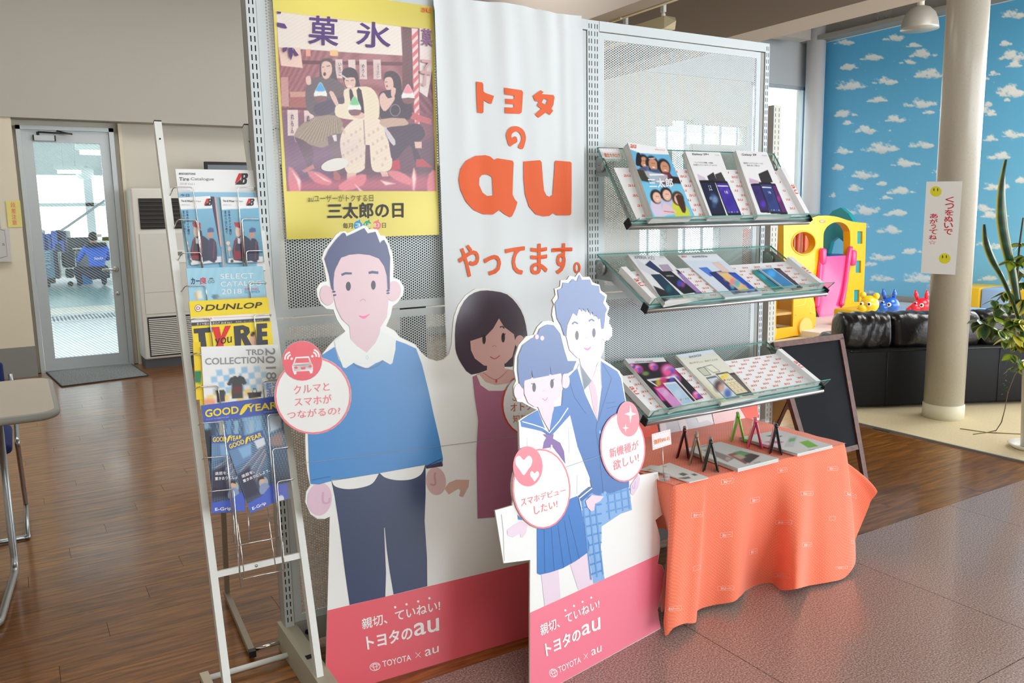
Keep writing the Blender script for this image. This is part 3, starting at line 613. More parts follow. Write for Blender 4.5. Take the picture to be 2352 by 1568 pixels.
# ------------------------------------------------ yellow poster
PP = Pl((0, 2.4105, 0), (1, 0, 0), (0, 0, 1)); P = T(560, 0, 2.704)
pq = [(623.5, -37), (994.5, 15.5), (1008.3, 539), (658.2, 550)]
poster = thing('poster', 'yellow poster with a purple-tinted photograph of three seated people eating shaved ice', 'poster', (.95, 2.41, 1.2))
SK = (226, 184, 170)
def posterfn(X, Y, u, v):
    c = Cv(X, Y, (230, 216, 98)); c.C += (.05*np.sin(u*5+v*3)*np.cos(v*7))[:, None]*np.array([1, 1, .8])
    q = P(200, 72, 600, 120, 975, 165, 1163, 182, 1172, 500, 1195, 1187, 268, 1187, 235, 700)
    inn = Cv(X, Y, (128, 72, 88))
    # reed wall with vertical streaks, dark floor
    inn.poly(P(200, 300, 985, 345, 985, 700, 230, 700), (150, 84, 92))
    st = (np.sin((X-630)*2.1+np.sin(Y*.3)*.6)+np.sin((X-630)*5.3))*.05; inn.C = np.clip(inn.C+st[:, None]*((Y > 110) & (Y < 260))[:, None], 0, 1)
    inn.poly(P(360, 375, 985, 385, 985, 408, 365, 398), (92, 40, 52)); inn.poly(P(230, 668, 470, 668, 470, 684, 235, 684), (100, 50, 62))
    inn.poly(P(230, 480, 275, 478, 280, 660, 235, 660), (196, 140, 138)); inn.poly(P(285, 600, 440, 590, 440, 665, 290, 665), (160, 84, 78)); inn.poly(P(285, 570, 400, 568, 400, 600, 290, 604), (200, 140, 124))
    inn.poly(P(240, 700, 620, 900, 620, 1187, 268, 1187), (104, 70, 100), 30); inn.poly(P(560, 880, 1195, 860, 1195, 1187, 560, 1187), (96, 62, 80), 20)
    inn.poly(P(985, 165, 1042, 175, 1050, 720, 985, 680), (80, 44, 52)); 
    for k in range(9): inn.line(P(988+6*k, 180, 992+6*k, 700), 1.2, (120+8*(k % 3), 76, 70), al=.6)
    inn.poly(P(200, 72, 975, 165, 985, 345, 720, 330, 215, 296), (238, 226, 214), 1.5); inn.poly(P(215, 296, 350, 296, 366, 422, 232, 408), (240, 204, 186), 1.5)
    for a, b, d, e in ((568, 368, 612, 486), (648, 370, 692, 470), (717, 370, 762, 492), (803, 370, 850, 492), (270, 682, 336, 842), (374, 686, 434, 772)): inn.poly(P(a, b, d, b, d+4, e, a+3, e), (226, 202, 196))
    inn.poly(P(385, 305, 414, 305, 414, 350, 385, 348), (236, 150, 130)); inn.poly(P(535, 310, 585, 312, 585, 348, 535, 346), (240, 190, 120))
    # right side: striped pole and white banner
    inn.poly(P(1092, 174, 1164, 182, 1172, 420, 1140, 605, 1092, 570), (240, 224, 222)); inn.poly(P(1042, 175, 1080, 178, 1092, 778, 1062, 760), (238, 212, 208))
    for k in range(11): y = 200+k*54; inn.poly(P(1042+k*1.6, y+26, 1080+k*1, y-14, 1082+k, y+14, 1044+k*1.6, y+54), (222, 96, 104))
    inn.poly(P(1025, 690, 1165, 740, 1165, 775, 1030, 735), (196, 92, 100))
    # man at left
    inn.poly(P(472, 400, 495, 365, 545, 366, 566, 420, 580, 490, 600, 560, 560, 520, 480, 500), (72, 52, 58), smooth=4)
    inn.poly(P(395, 510, 470, 475, 560, 490, 625, 540, 615, 640, 600, 720, 440, 720, 385, 650), (92, 76, 84), smooth=3)
    inn.poly(P(483, 400, 505, 380, 540, 392, 548, 440, 530, 480, 502, 490, 484, 460), SK, smooth=3); inn.ell(*P(502, 460)[0], 3.2, 4.5, (90, 30, 40)); inn.line(P(486, 418, 498, 414), 1.4, (60, 30, 34)); inn.line(P(514, 412, 536, 408), 1.6, (60, 30, 34)); inn.line(P(505, 424, 500, 444), 1, (190, 140, 128))
    inn.poly(P(385, 480, 412, 472, 418, 520, 392, 525), SK, smooth=2); inn.poly(P(440, 725, 330, 800, 318, 880, 420, 900, 470, 915, 520, 905, 612, 820, 590, 720), (150, 130, 110), smooth=2)
    for k in range(26): a = k/25; inn.line([P(455+a*120, 725)[0], P(335+a*260, 890-abs(a-.4)*60)[0]], .9, ((196, 176, 150), (104, 88, 78))[k % 2], al=.75)
    inn.poly(P(318, 850, 420, 905, 430, 1000, 400, 1040, 340, 900), (84, 60, 72), smooth=2); inn.poly(P(520, 850, 610, 830, 620, 900, 590, 1100, 550, 1080, 540, 940), (100, 78, 84), smooth=2)
    inn.poly(P(360, 1060, 430, 1020, 440, 1046, 380, 1072), (190, 120, 110)); inn.poly(P(555, 1040, 600, 1090, 600, 1120, 560, 1115), (170, 90, 90))
    inn.poly(P(548, 840, 575, 835, 578, 875, 562, 878), (226, 220, 224)); inn.poly(P(440, 650, 620, 600, 622, 640, 520, 712, 450, 712), (72, 58, 80), smooth=2)
    # man in the middle
    inn.poly(P(610, 470, 620, 430, 660, 418, 700, 440, 715, 500, 740, 620, 745, 700, 700, 640, 670, 560, 650, 640, 640, 560), (44, 30, 42), smooth=4)
    inn.poly(P(622, 560, 700, 540, 790, 545, 838, 620, 838, 730, 770, 745, 640, 740, 570, 715, 575, 650, 625, 640), (236, 220, 190), smooth=3)
    inn.poly(P(628, 490, 680, 480, 694, 500, 688, 540, 655, 555, 632, 530), SK, smooth=3); inn.line(P(636, 500, 650, 503), 1.3, (70, 40, 44)); inn.line(P(664, 500, 682, 496), 1.3, (70, 40, 44)); inn.line(P(648, 535, 668, 536), 2, (250, 240, 235)); inn.line(P(610, 468, 640, 488, 668, 486), 3.5, (220, 200, 190))
    inn.poly(P(700, 560, 730, 560, 748, 700, 725, 700), (40, 26, 40), smooth=2); inn.poly(P(655, 560, 672, 560, 690, 640, 665, 640), (40, 26, 40), smooth=2)
    inn.poly(P(600, 860, 640, 780, 740, 715, 840, 740, 905, 830, 920, 960, 915, 1045, 860, 1068, 800, 1055, 780, 960, 756, 1040, 700, 1075, 640, 1070, 606, 960), (236, 218, 196), smooth=4)
    for k in range(34):
        a, b = 615+(k*53) % 290, 800+(k*37) % 240; inn.ell(*P(a, b)[0], 3, 4.2, (206, 178, 158), .4, .7)
    inn.poly(P(756, 900, 782, 900, 790, 1045, 752, 1050), (90, 54, 70)); inn.line(P(745, 745, 752, 900), 2, (150, 110, 110)); inn.poly(P(640, 1075, 700, 1072, 690, 1120, 640, 1130), SK); inn.poly(P(845, 1060, 890, 1066, 900, 1095, 860, 1098), SK)
    inn.poly(P(530, 575, 555, 570, 588, 640, 570, 655), SK, smooth=2); inn.poly(P(660, 690, 740, 700, 745, 735, 680, 730), SK, smooth=2)
    # man at right
    inn.poly(P(868, 500, 880, 450, 930, 442, 970, 480, 978, 560, 940, 560, 900, 490), (52, 34, 44), smooth=4); inn.poly(P(875, 490, 915, 480, 930, 520, 920, 560, 885, 555), SK, smooth=3); inn.line(P(878, 510, 892, 508), 1.3, (60, 30, 40)); inn.ell(*P(889, 535)[0], 2, 2.6, (150, 70, 80))
    inn.poly(P(850, 570, 990, 560, 1035, 640, 1030, 740, 860, 745, 845, 640), (56, 40, 56), smooth=3); inn.poly(P(843, 600, 870, 575, 895, 610, 935, 600, 930, 630, 880, 690, 850, 660), SK, smooth=3); inn.poly(P(918, 545, 945, 550, 935, 600, 915, 595), SK, smooth=2)
    inn.ell(*P(940, 685)[0], 12, 14, (150, 130, 150), .1); inn.ell(*P(940, 685)[0], 10.5, 12.5, (52, 38, 56), .1)
    inn.poly(P(850, 740, 1000, 735, 1010, 790, 870, 790), (196, 160, 140), smooth=2); inn.poly(P(880, 800, 990, 780, 1090, 770, 1126, 840, 1070, 900, 1100, 990, 1060, 1000, 1030, 900, 930, 1000, 900, 880), (64, 46, 66), smooth=3)
    inn.poly(P(1060, 880, 1105, 880, 1105, 920, 1065, 920), SK); inn.poly(P(925, 1000, 965, 990, 972, 1050, 918, 1060), (190, 50, 70)); inn.poly(P(1070, 990, 1110, 985, 1175, 1040, 1070, 1035), (180, 60, 70)); inn.poly(P(870, 780, 940, 870, 930, 905, 890, 850), (206, 196, 206), smooth=2); inn.poly(P(1000, 640, 1035, 640, 1040, 690, 1010, 700), (60, 44, 60))
    # shaved ice
    for a, b, cc in ((476, 560, (70, 160, 222)), (688, 645, (110, 200, 130)), (1020, 572, (240, 140, 160))):
        inn.poly(P(a-40, b+38, a-20, b-22, a, b-50, a+20, b-22, a+40, b+38), (236, 240, 236), smooth=3); inn.poly(P(a-28, b+4, a-14, b-30, a, b-48, a+14, b-30, a+28, b+4), cc, smooth=3, soft=3); inn.poly(P(a-36, b+38, a+40, b+38, a+26, b+70, a-22, b+70), (120, 76, 82), smooth=2)
    # foreground blur of pink paper pinwheels
    inn.poly(P(262, 1130, 1195, 1085, 1195, 1187, 266, 1187), (196, 92, 112), 18, .8)
    for a in ((278, 1035, 330, 1075, 356, 1130, 350, 1187, 285, 1187), (395, 1065, 470, 1070, 545, 1120, 530, 1150, 440, 1130), (890, 1065, 960, 1062, 1040, 1110, 1030, 1150, 930, 1110), (690, 1090, 760, 1085, 740, 1150, 620, 1187, 590, 1150), (1150, 1080, 1195, 1060, 1195, 1187, 1140, 1187), (1040, 1150, 1056, 1042, 1075, 1100, 1060, 1187)):
        inn.poly(P(*a), (232, 122, 134), 4, .9, smooth=2); 
    for a in ((300, 1060, 352, 1120, 348, 1185, 330, 1120), (440, 1075, 540, 1130, 500, 1120), (850, 1120, 940, 1140, 880, 1150), (1045, 1100, 1056, 1045, 1068, 1110, 1056, 1180), (690, 1145, 740, 1187, 720, 1187)): inn.poly(P(*a), (250, 226, 220), 4, .9)
    inn.poly(P(230, 980, 700, 880, 720, 940, 260, 1080), (190, 160, 190), 60, .35); inn.noise(.045, 1.2)
    # blend the photograph into the sheet
    m = Cv(X, Y, (0, 0, 0)); m.poly(q, (255, 255, 255), 1.0); a = m.C[:, :1]; c.C = c.C*(1-a)+(inn.C*.86+.125)*a
    return c.C
painted('printed_sheet', PP, pq, 300, 440, posterfn, poster, bow=lambda u, v: .004*np.sin(v*7+u*2)*np.sin(u*PI)+.002*np.sin(v*15))
MB().prism(PP.pxs(pq), lambda a, b, c: PP.W(a, b, c), -.0042, -.0035).build('paper_back', mat('paper_white', (236, 236, 230), rough=.7), poster)
pr = Print(lambda x, y, L: PP(x, y, L+.0055)); PU = (98, 72, 134)
pr.text('菓', P(400, 98, 580, 112, 580, 288, 400, 274), PU, bold=.03); pr.text('氷', P(697, 132, 905, 150, 905, 306, 697, 288), PU, bold=.03)
pr.poly(P(203, 73, 228, 76, 226, 88, 204, 88), PU); pr.poly(P(205, 142, 250, 150, 266, 176, 255, 180, 206, 166), PU)
pr.poly([P(238, 298, 268, 296, 262, 316, 240, 330), P(258, 304, 262, 302, 260, 310)][0], PU); pr.poly(P(272, 298, 300, 298, 300, 345, 290, 376, 278, 350), PU); pr.poly(P(305, 298, 318, 318, 338, 345, 320, 352, 300, 320), PU)
pr.text('菓', P(1098, 178, 1162, 186, 1166, 290, 1100, 284), (150, 110, 150), bold=.03); pr.text('子', P(1096, 370, 1160, 378, 1150, 540, 1096, 530), (222, 180, 186), bold=.03)
for s_, x_, y_, h_ in (('いちご', 584, 392, 80), ('めろん', 728, 400, 80), ('ぶるうはわい', 820, 394, 90), ('れもん', 290, 708, 120), ('め', 388, 716, 40)):
    pr.text('\n'.join(s_), P(x_, y_, x_+18, y_, x_+18, y_+h_, x_, y_+h_), (96, 66, 104), bold=.02, lead=1.0)
pr.text('au', P(1100, 50, 1160, 50, 1156, 80, 1100, 76), (240, 120, 60), bold=.03, shear=.2)
INKD = (84, 78, 60)
pr.text('auユーザーがトクする日', P(396, 1208, 800, 1208, 800, 1250, 396, 1256), INKD, bold=.0)
pr.text('三太郎の日', P(518, 1262, 985, 1256, 985, 1350, 518, 1358), (66, 62, 62), bold=.055)
pr.text('毎月', P(612, 1384, 672, 1384, 672, 1418, 612, 1418), INKD, bold=.03); pr.text('日', P(854, 1384, 877, 1384, 877, 1414, 854, 1414), INKD, bold=.03)
for s_, x_, cc in (('3', 704, (66, 160, 214)), ('13', 763, (70, 172, 130)), ('23', 820, (240, 130, 140))):
    pr.poly(cat(P(x_-27, 1396, x_-12, 1374, x_+2, 1370, x_+12, 1362, x_+14, 1374, x_+28, 1392, x_+22, 1416, x_, 1426, x_-22, 1414), 4), cc, 1); pr.text(s_, P(x_-16, 1386, x_+16, 1386, x_+16, 1410, x_-16, 1410), (236, 236, 220), 2, bold=.03)
pr.build('lettering', poster)

# ------------------------------------------------ white fabric banner
FAB = mat('banner_fabric', (224, 231, 233), rough=.75, sheen=.2)
ban = thing('banner', 'white fabric banner with large orange lettering hanging on the perforated partition', 'banner', (1.46, 2.39, .5))
nx_, nz_ = 90, 110; G = []
for i in range(nx_):
    u = i/(nx_-1); col_ = []
    for j in range(nz_):
        v = j/(nz_-1); x = 1.180+.010*v+(.566-.006*v)*u; zt = 2.031-.004*math.sin(u*PI*3)-.006*u; z = zt*(1-v)+.20*v
        y = 2.388+.0035*math.sin(u*9+v*2)*(.4+v)-.006*math.exp(-((u-.86-.04*v)/.035)**2)*(1-v*.9)+.0025*math.sin(u*23+v*5)*(1-v)+.002*math.sin(u*40-v*8)*math.exp(-v*4)
        if v < .02: y += .006
        col_.append((x, y, z))
    G.append(col_)
bm_ = MB().grid(G); ban_o = bm_.build('cloth', FAB, ban)
_bv = BVHTree.FromPolygons([Vector(v) for v in bm_.V], bm_.F)
def onbvh(bv, fallback=None):
    def f(x, y, L=0):
        d = ray(x, y); d = d/np.linalg.norm(d); h = bv.ray_cast(Vector(CAM), Vector(d))
        if h[0] is None: return np.array(fallback(x, y, L) if fallback else CAM+d*3)
        n = np.array(h[1]); n = n if n@d < 0 else -n; return np.array(h[0])+n*(L+.0012)-d*.0006
    return f
BP = Pl((0, 2.384, 0), (1, 0, 0), (0, 0, 1)); pb = Print(onbvh(_bv, BP)); pb.dense = 9; pb.base = .0012; OR = (232, 96, 36); B = T(980, 0, 2.24)
def rt(pts): return cat(pts, 3)
A0 = B(300, 798, 326, 805, 345, 822, 362, 814, 400, 820, 440, 826, 446, 838, 442, 930, 440, 1000, 452, 1025, 465, 1040, 455, 1075, 438, 1112, 428, 1117, 400, 1102, 372, 1080, 340, 1103, 290, 1102, 240, 1080, 200, 1036, 172, 975, 163, 925, 172, 870, 200, 828, 248, 802)
A1 = B(300, 897, 320, 900, 336, 912, 338, 960, 341, 1005, 310, 1008, 286, 990, 268, 950, 270, 915, 282, 900)
pb.poly([A0, A1], OR)
pb.poly(B(497, 831, 540, 827, 582, 824, 590, 835, 596, 920, 602, 980, 615, 1005, 630, 1013, 646, 1002, 652, 920, 658, 832, 664, 826, 738, 832, 744, 840, 744, 1000, 742, 1100, 735, 1107, 665, 1107, 648, 1095, 630, 1110, 600, 1113, 560, 1103, 525, 1062, 505, 1000, 497, 920), OR)
pb.poly(B(253, 420, 284, 424, 290, 434, 291, 470, 300, 478, 345, 494, 332, 534, 318, 532, 292, 514, 291, 578, 284, 583, 259, 579, 255, 500), OR)
pb.poly(B(398, 451, 486, 464, 494, 474, 489, 560, 486, 580, 476, 586, 402, 583, 400, 552, 446, 554, 447, 538, 405, 534, 404, 508, 448, 510, 449, 494, 399, 486), OR)
pb.poly([B(585, 464, 600, 474, 590, 484, 650, 489, 656, 500, 650, 540, 640, 558, 649, 570, 632, 592, 612, 578, 574, 606, 555, 588, 588, 560, 566, 544, 576, 524, 556, 520, 544, 494), B(600, 508, 620, 514, 612, 540, 590, 528)], OR)
pb.poly([cat(B(425, 752, 412, 720, 408, 690, 425, 658, 460, 649, 495, 668, 509, 705, 502, 745, 490, 767, 468, 757, 485, 722, 480, 690, 458, 676, 436, 690, 436, 712, 450, 702, 462, 708, 464, 730, 445, 742), 3)], OR)
pb.text('やってます', B(163, 1262, 745, 1250, 742, 1404, 166, 1424), OR, bold=.05, space=1.0); pb.ring(*B(772, 1377)[0], 8, 13, 4.5, OR)
pb.build('lettering', ban)
bp_ = MB()
for x in (1.56, 1.42): bp_.lathe([(.014, 0), (.014, .012)], (x+.03*(x > 1.5), 2.43, 2.022), 14)
bp_.build('clip', mat('plastic_white', (232, 232, 228), rough=.4), ban)

# things standing behind the partition, seen only through its holes
_a, _b = aty(650, 372, 3.3), aty(1030, 700, 3.3); scr = thing('large_screen', 'large dark screen standing behind the left perforated panels, glimpsed through the holes', 'screen', ((_a[0]+_b[0])/2, 3.33, 0))
MB().rbox(((_a[0]+_b[0])/2, 3.33, (_a[2]+_b[2])/2), (_b[0]-_a[0], .05, _a[2]-_b[2]), .01, None, 2).build('bezel', mat('screen_black', (20, 22, 28), rough=.4), scr); MB().bb((_a[0]+.5, 3.3, .02), (_a[0]+.6, 3.36, _b[2]+.02)).build('stand', mat('screen_black'), scr); MB().bb((_a[0]+.3, 3.15, 0), (_a[0]+.8, 3.5, .02)).build('base', mat('screen_black'), scr)
_a, _b = aty(1395, 705, 4.1), aty(1725, 930, 4.1); o = MB().rbox(((_a[0]+_b[0])/2, 4.3, _a[2]/2), (_b[0]-_a[0], .4, _a[2]), .01, None, 2).build('low_cabinet', mat('cabinet_charcoal', (44, 48, 56), rough=.5)); tagit(o, 'low charcoal cabinet behind the right perforated panels, glimpsed through the holes', 'cabinet')
# ------------------------------------------------ two printed cardboard cutouts
def boardplane(pa, pb, lean):
    A, Bq = atz(*pa), atz(*pb); ex = (Bq-A)/np.linalg.norm(Bq-A); back = np.array([-ex[1], ex[0], 0]); a = math.radians(lean)
    return Pl(A, ex, back*math.sin(a)+np.array([0, 0, math.cos(a)]))
WB = (240, 243, 241); CARD = mat('board_face', WB, rough=.42, coat=1.0, coat_r=.26, bump=(90, .10, .0006, (1, 1, .25))); KRAFT = mat('card_edge', (206, 196, 176), rough=.9)
A = T(640, 500, 2.614); Bc = T(680, 1050, 3.027); C_ = T(1000, 620, 2.6125); D = T(1150, 1050, 3.027)
def board(name, parent, pl, pts, back=.005, lift=0.0):
    mb = MB(); mb.use(CARD); mb.prism(pl.pxs(pts), lambda a, b, c: pl.W(a, b, c), lift-back, lift); 
    mb.use(KRAFT); n = len(mb.F)
    for i, f in enumerate(mb.F):
        if len(f) == 4 or all(v >= len(pts) for v in f): mb.I[i] = 1
    return mb.build(name, None, parent)
def base_text(pr, K, L):
    W_ = (252, 250, 250)
    for s_, q, bd in L: pr.text(s_, K(q), W_, 3, bold=bd)
# --- board one
b1 = boardplane((860, 1568), (1215, 1461), 3.0)
cut1 = thing('cardboard_cutout', 'large cardboard cutout of a man in blue sweater and a woman in pink', 'cutout', tuple(b1.W(.15, 0, 0)))
out1 = (A(262, 818, 300, 770, 345, 722, 400, 680, 385, 662, 350, 610, 328, 550, 285, 545, 252, 515, 232, 470, 228, 425, 250, 390, 288, 380, 275, 300, 258, 245, 272, 200, 345, 100, 368, 84, 400, 80, 412, 92, 510, 45, 530, 52, 545, 70, 590, 68, 612, 106, 638, 108, 660, 150, 684, 215, 692, 290, 688, 360, 726, 372, 752, 415, 748, 462, 715, 508, 684, 530, 672, 590, 645, 650, 700, 680, 725, 715, 820, 760, 860, 812, 900, 845, 950, 860, 1000, 848)
 + C_(45, 540, 82, 505, 98, 440, 103, 350, 112, 280, 135, 215, 180, 152, 240, 112, 300, 106, 340, 120, 395, 118, 450, 142, 500, 192, 535, 260, 552, 330, 556, 420, 600, 470, 655, 560, 660, 800, 655, 1200)
 + [(1250, 1300), (1250, 1450.5), (745, 1602.7)] + Bc(205, 1568, 218, 1060, 235, 412, 200, 428, 150, 428, 100, 395, 64, 310, 70, 240, 98, 195, 78, 100, 68, 0) + A(160, 1340, 160, 1240, 220, 1000, 262, 900))
board('board', cut1, b1, out1)
board('speech_bubble', cut1, b1, ell(*A(205, 1066)[0], 88.5, 89, 0, 48), lift=.0012)
board('icon_disc', cut1, b1, ell(*A(140, 858)[0], 46, 45.8, 0, 40), lift=.0024, back=.0015)
p = Print(lambda x, y, L: b1(x, y, L), 'film')
PK = (238, 98, 112); NAVY = (38, 60, 98); SW = (62, 140, 208); SKN = (226, 196, 204); HB = (58, 68, 118); SKM = (212, 168, 160)
p.poly([(1249, 1450.8), (745.6, 1602.4)] + Bc(206, 1568, 218, 1064, 1070, 860, 1700, 709) + [(1249, 1290)], PK, 0)
p.poly(Bc(245, 160, 268, 270, 300, 480, 340, 800, 372, 1025, 620, 968, 625, 800, 611, 490, 616, 488, 630, 640, 652, 800, 678, 952, 912, 895, 910, 700, 893, 440, 900, 260, 900, 50, 560, 105), NAVY, 1)
p.poly(cat(Bc(245, 155, 270, 200, 350, 220, 450, 210, 530, 180, 575, 112), 4, False), WB, 2); p.poly(cat(Bc(580, 108, 620, 140, 700, 158, 800, 152, 870, 115, 897, 50), 4, False), WB, 2)
p.poly(A(335, 775, 262, 822, 240, 900, 180, 1100, 176, 1300, 182, 1490) + Bc(100, 184, 160, 188, 240, 165, 400, 140, 560, 113, 900, 52, 905, 72, 960, 58, 1020, 25) + A(986, 1445, 965, 1330, 930, 1180, 900, 1040, 860, 880, 825, 785, 760, 755, 705, 735, 680, 870, 620, 850, 530, 905, 440, 870, 400, 900, 360, 850), SW, 2)
p.line(cat(A(440, 868, 480, 898, 530, 906, 590, 890, 632, 850), 3, False), 4, (78, 118, 168), 3); p.line(Bc(105, 158, 235, 133), 2, (40, 100, 170), 3); p.line(Bc(900, 62, 1010, 10), 2, (30, 70, 130), 3)
p.poly(A(425, 640, 432, 745, 525, 812, 600, 740, 612, 640), SKN, 3); p.poly(A(400, 680, 335, 742, 342, 785, 385, 898, 402, 902, 450, 870, 525, 808, 470, 770, 435, 735), (234, 241, 238), 4); p.poly(A(612, 680, 660, 700, 702, 735, 700, 790, 682, 872, 668, 880, 600, 840, 528, 808, 580, 750), (234, 241, 238), 4)
p.poly(A(440, 868, 470, 830, 525, 806, 580, 830, 632, 850, 590, 870, 530, 876, 480, 872), (234, 241, 238), 3); p.ring(*A(530, 838)[0], 3, 4.5, .9, (190, 206, 214), 5)
p.poly(A(325, 400, 330, 470, 345, 540, 380, 610, 430, 655, 520, 680, 612, 655, 648, 595, 657, 510, 662, 430, 652, 330, 605, 245, 540, 222, 480, 215, 420, 222, 370, 245, 335, 320), SKN, 5, smooth=0)
p.ell(*A(290, 466)[0], 16, 23, SKN, 4, -12); p.ell(*A(690, 440)[0], 16, 23, SKN, 4, 8)
p.poly(A(275, 245, 300, 190, 345, 130, 385, 90, 398, 92, 406, 112, 460, 88, 512, 62, 534, 94, 580, 84, 594, 118, 608, 156, 622, 136, 632, 132, 650, 165, 668, 235, 666, 340, 666, 430, 652, 430, 648, 350, 632, 290, 600, 245, 545, 224, 480, 217, 420, 222, 375, 238, 345, 290, 330, 330, 328, 400, 330, 435, 318, 430, 302, 340), HB, 6)
for a, b in ((330, 444), (335, 464), (655, 437), (655, 452)): p.ell(*A(a, b)[0], 4, 2.3, HB, 6, -8)
p.poly(A(374, 336, 400, 326, 438, 328, 438, 340, 400, 340, 378, 350), HB, 6); p.poly(A(537, 324, 560, 318, 597, 322, 597, 338, 560, 334, 540, 338), HB, 6)
p.ell(*A(417, 411)[0], 5.7, 10.5, (34, 32, 48), 6); p.ell(*A(567, 404)[0], 5.3, 10.5, (34, 32, 48), 6); p.line(cat(A(487, 500, 500, 490, 512, 490, 520, 500), 3, False), 2, (200, 158, 176), 6)
p.poly(cat(A(480, 584, 510, 590, 543, 576), 4, False)+cat(A(545, 580, 512, 606, 482, 592), 4, False), (246, 112, 176), 6)
p.ell(*Bc(163, 290)[0], 28, 38, (226, 196, 214), 1, 8); p.line(cat(Bc(188, 240, 185, 295, 198, 318, 228, 310, 232, 280), 3, False), 4.5, (214, 172, 196), 3)
p.ell(*Bc(972, 165)[0], 23, 32, (216, 182, 180), 1, -6); p.line(cat(Bc(968, 105, 962, 130, 968, 180, 950, 192, 932, 182), 3, False), 4.5, (198, 150, 154), 3); p.poly(Bc(900, 60, 1012, 28, 1018, 60, 905, 78), (64, 58, 88), 3); p.ring(*Bc(1012, 45)[0], 2.4, 6, .8, (30, 30, 40), 4)
# woman
WH = (56, 42, 60)
p.poly(cat(C_(118, 440, 120, 330, 150, 225, 200, 155, 270, 124, 350, 126, 430, 146, 490, 205, 530, 280, 550, 380, 552, 480, 480, 572, 420, 580, 310, 600, 215, 627, 160, 570, 126, 500), 2), WH, 1)
p.poly(C_(310, 555, 410, 530, 415, 590, 470, 600, 520, 650, 440, 700, 360, 700, 300, 680, 245, 625, 308, 605), SKM, 2); p.poly(C_(222, 640, 246, 628, 270, 690, 320, 725, 400, 725, 470, 700, 560, 690, 600, 1450, 500, 1468, 252, 1490, 245, 1100, 256, 900, 235, 760), (176, 108, 138), 3)
p.poly(C_(246, 630, 262, 628, 300, 672, 360, 690, 430, 680, 470, 655, 480, 690, 400, 724, 320, 724, 270, 690), (226, 222, 214), 4)
p.poly(C_(208, 425, 260, 405, 300, 398, 345, 350, 380, 290, 410, 340, 470, 385, 480, 440, 460, 520, 420, 560, 350, 578, 290, 572, 235, 530, 212, 480), SKM, 4); p.ell(*C_(505, 430)[0], 11, 15, SKM, 4); p.poly(C_(210, 425, 300, 395, 382, 288, 290, 300, 200, 380), WH, 5)
p.ell(*C_(290, 415)[0], 4, 11, (30, 22, 30), 6); p.ell(*C_(405, 405)[0], 4, 11, (30, 22, 30), 6); p.line(C_(272, 395, 290, 402), 2, (30, 22, 30), 6); p.line(C_(418, 380, 408, 394), 2, (30, 22, 30), 6); p.line(cat(C_(385, 343, 400, 338, 412, 350), 3, False), 3, (66, 46, 60), 6)
p.line(cat(C_(328, 518, 355, 532, 385, 512), 4, False), 1.7, (196, 60, 84), 6); p.line(cat(C_(340, 460, 352, 452, 364, 460), 3, False), 1.2, (176, 120, 112), 6)
p.line(cat(C_(282, 612, 330, 645, 364, 655, 400, 635, 432, 600), 3, False), .9, (190, 120, 100), 5); p.ell(*C_(364, 665)[0], 2, 4, (196, 66, 76), 6)
p.poly(C_(55, 1310, 80, 1275, 125, 1256, 203, 1258, 198, 1300, 165, 1362, 142, 1355, 150, 1320, 138, 1310, 80, 1346), (214, 176, 160), 1)
p.ell(*C_(552, 805)[0], 60, 72, (206, 66, 46), 4); p.ell(*C_(554, 805)[0], 56.5, 68.5, WB, 5)
for s_, q in (('こんな', (460, 745, 580, 735, 580, 780, 462, 785)), ('オトク', (448, 800, 580, 790, 580, 835, 450, 850)), ('知りた', (462, 870, 590, 860, 590, 905, 465, 915))): p.text(s_, C_(*q), (206, 96, 70), 6, bold=.02)
p.line([(683, 1064), (860, 1043), (1190, 1001)], .9, (150, 160, 166), 7)
base_text(p, lambda q: Bc(*q), [('親切、ていねい!', (455, 1122, 998, 990, 1000, 1062, 460, 1196), .035), ('トヨタの', (486, 1243, 805, 1172, 805, 1256, 498, 1334), .06), ('au', (818, 1158, 990, 1113, 992, 1202, 822, 1242), .05), ('TOYOTA', (598, 1415, 795, 1368, 800, 1408, 604, 1456), .03), ('au', (893, 1338, 990, 1308, 990, 1350, 897, 1384), .02)])
for a, b in ((688, 1040), (767, 1020), (848, 1000), (926, 978)): p.ell(*Bc(a, b)[0], 2.6, 2.8, (252, 250, 250), 3)
p.ring(*Bc(548, 1453)[0], 12.5, 9.3, 1.5, (252, 250, 250), 3, -14); p.ring(*Bc(548, 1453)[0], 4.6, 8.6, 1.4, (252, 250, 250), 3, -14); p.ring(*Bc(548, 1446)[0], 9, 3.6, 1.3, (252, 250, 250), 3, -14)
p.line(Bc(828, 1355, 866, 1388), 1, (252, 250, 250), 3); p.line(Bc(864, 1352, 830, 1392), 1, (252, 250, 250), 3)
p.build('printed_artwork', cut1)
pb1 = Print(lambda x, y, L: b1(x, y, L+.0012), 'film'); BK = (246, 128, 142)
pb1.ring(*A(205, 1066)[0], 88.2, 88.7, 4, BK, 1); 
for s_, q in (('クルマと', (88, 1008, 303, 985, 306, 1035, 92, 1060)), ('スマホが', (92, 1080, 315, 1058, 318, 1112, 96, 1130)), ('つながるの?', (48, 1160, 368, 1130, 370, 1178, 52, 1208))): pb1.text(s_, A(*q), BK, 2, bold=.012)
pb1.build('lettering', cut1)
pi = Print(lambda x, y, L: b1(x, y, L+.0024), 'film'); pi.ell(*A(140, 858)[0], 45.6, 45.4, (238, 96, 110), 0); Wc = (250, 246, 246)
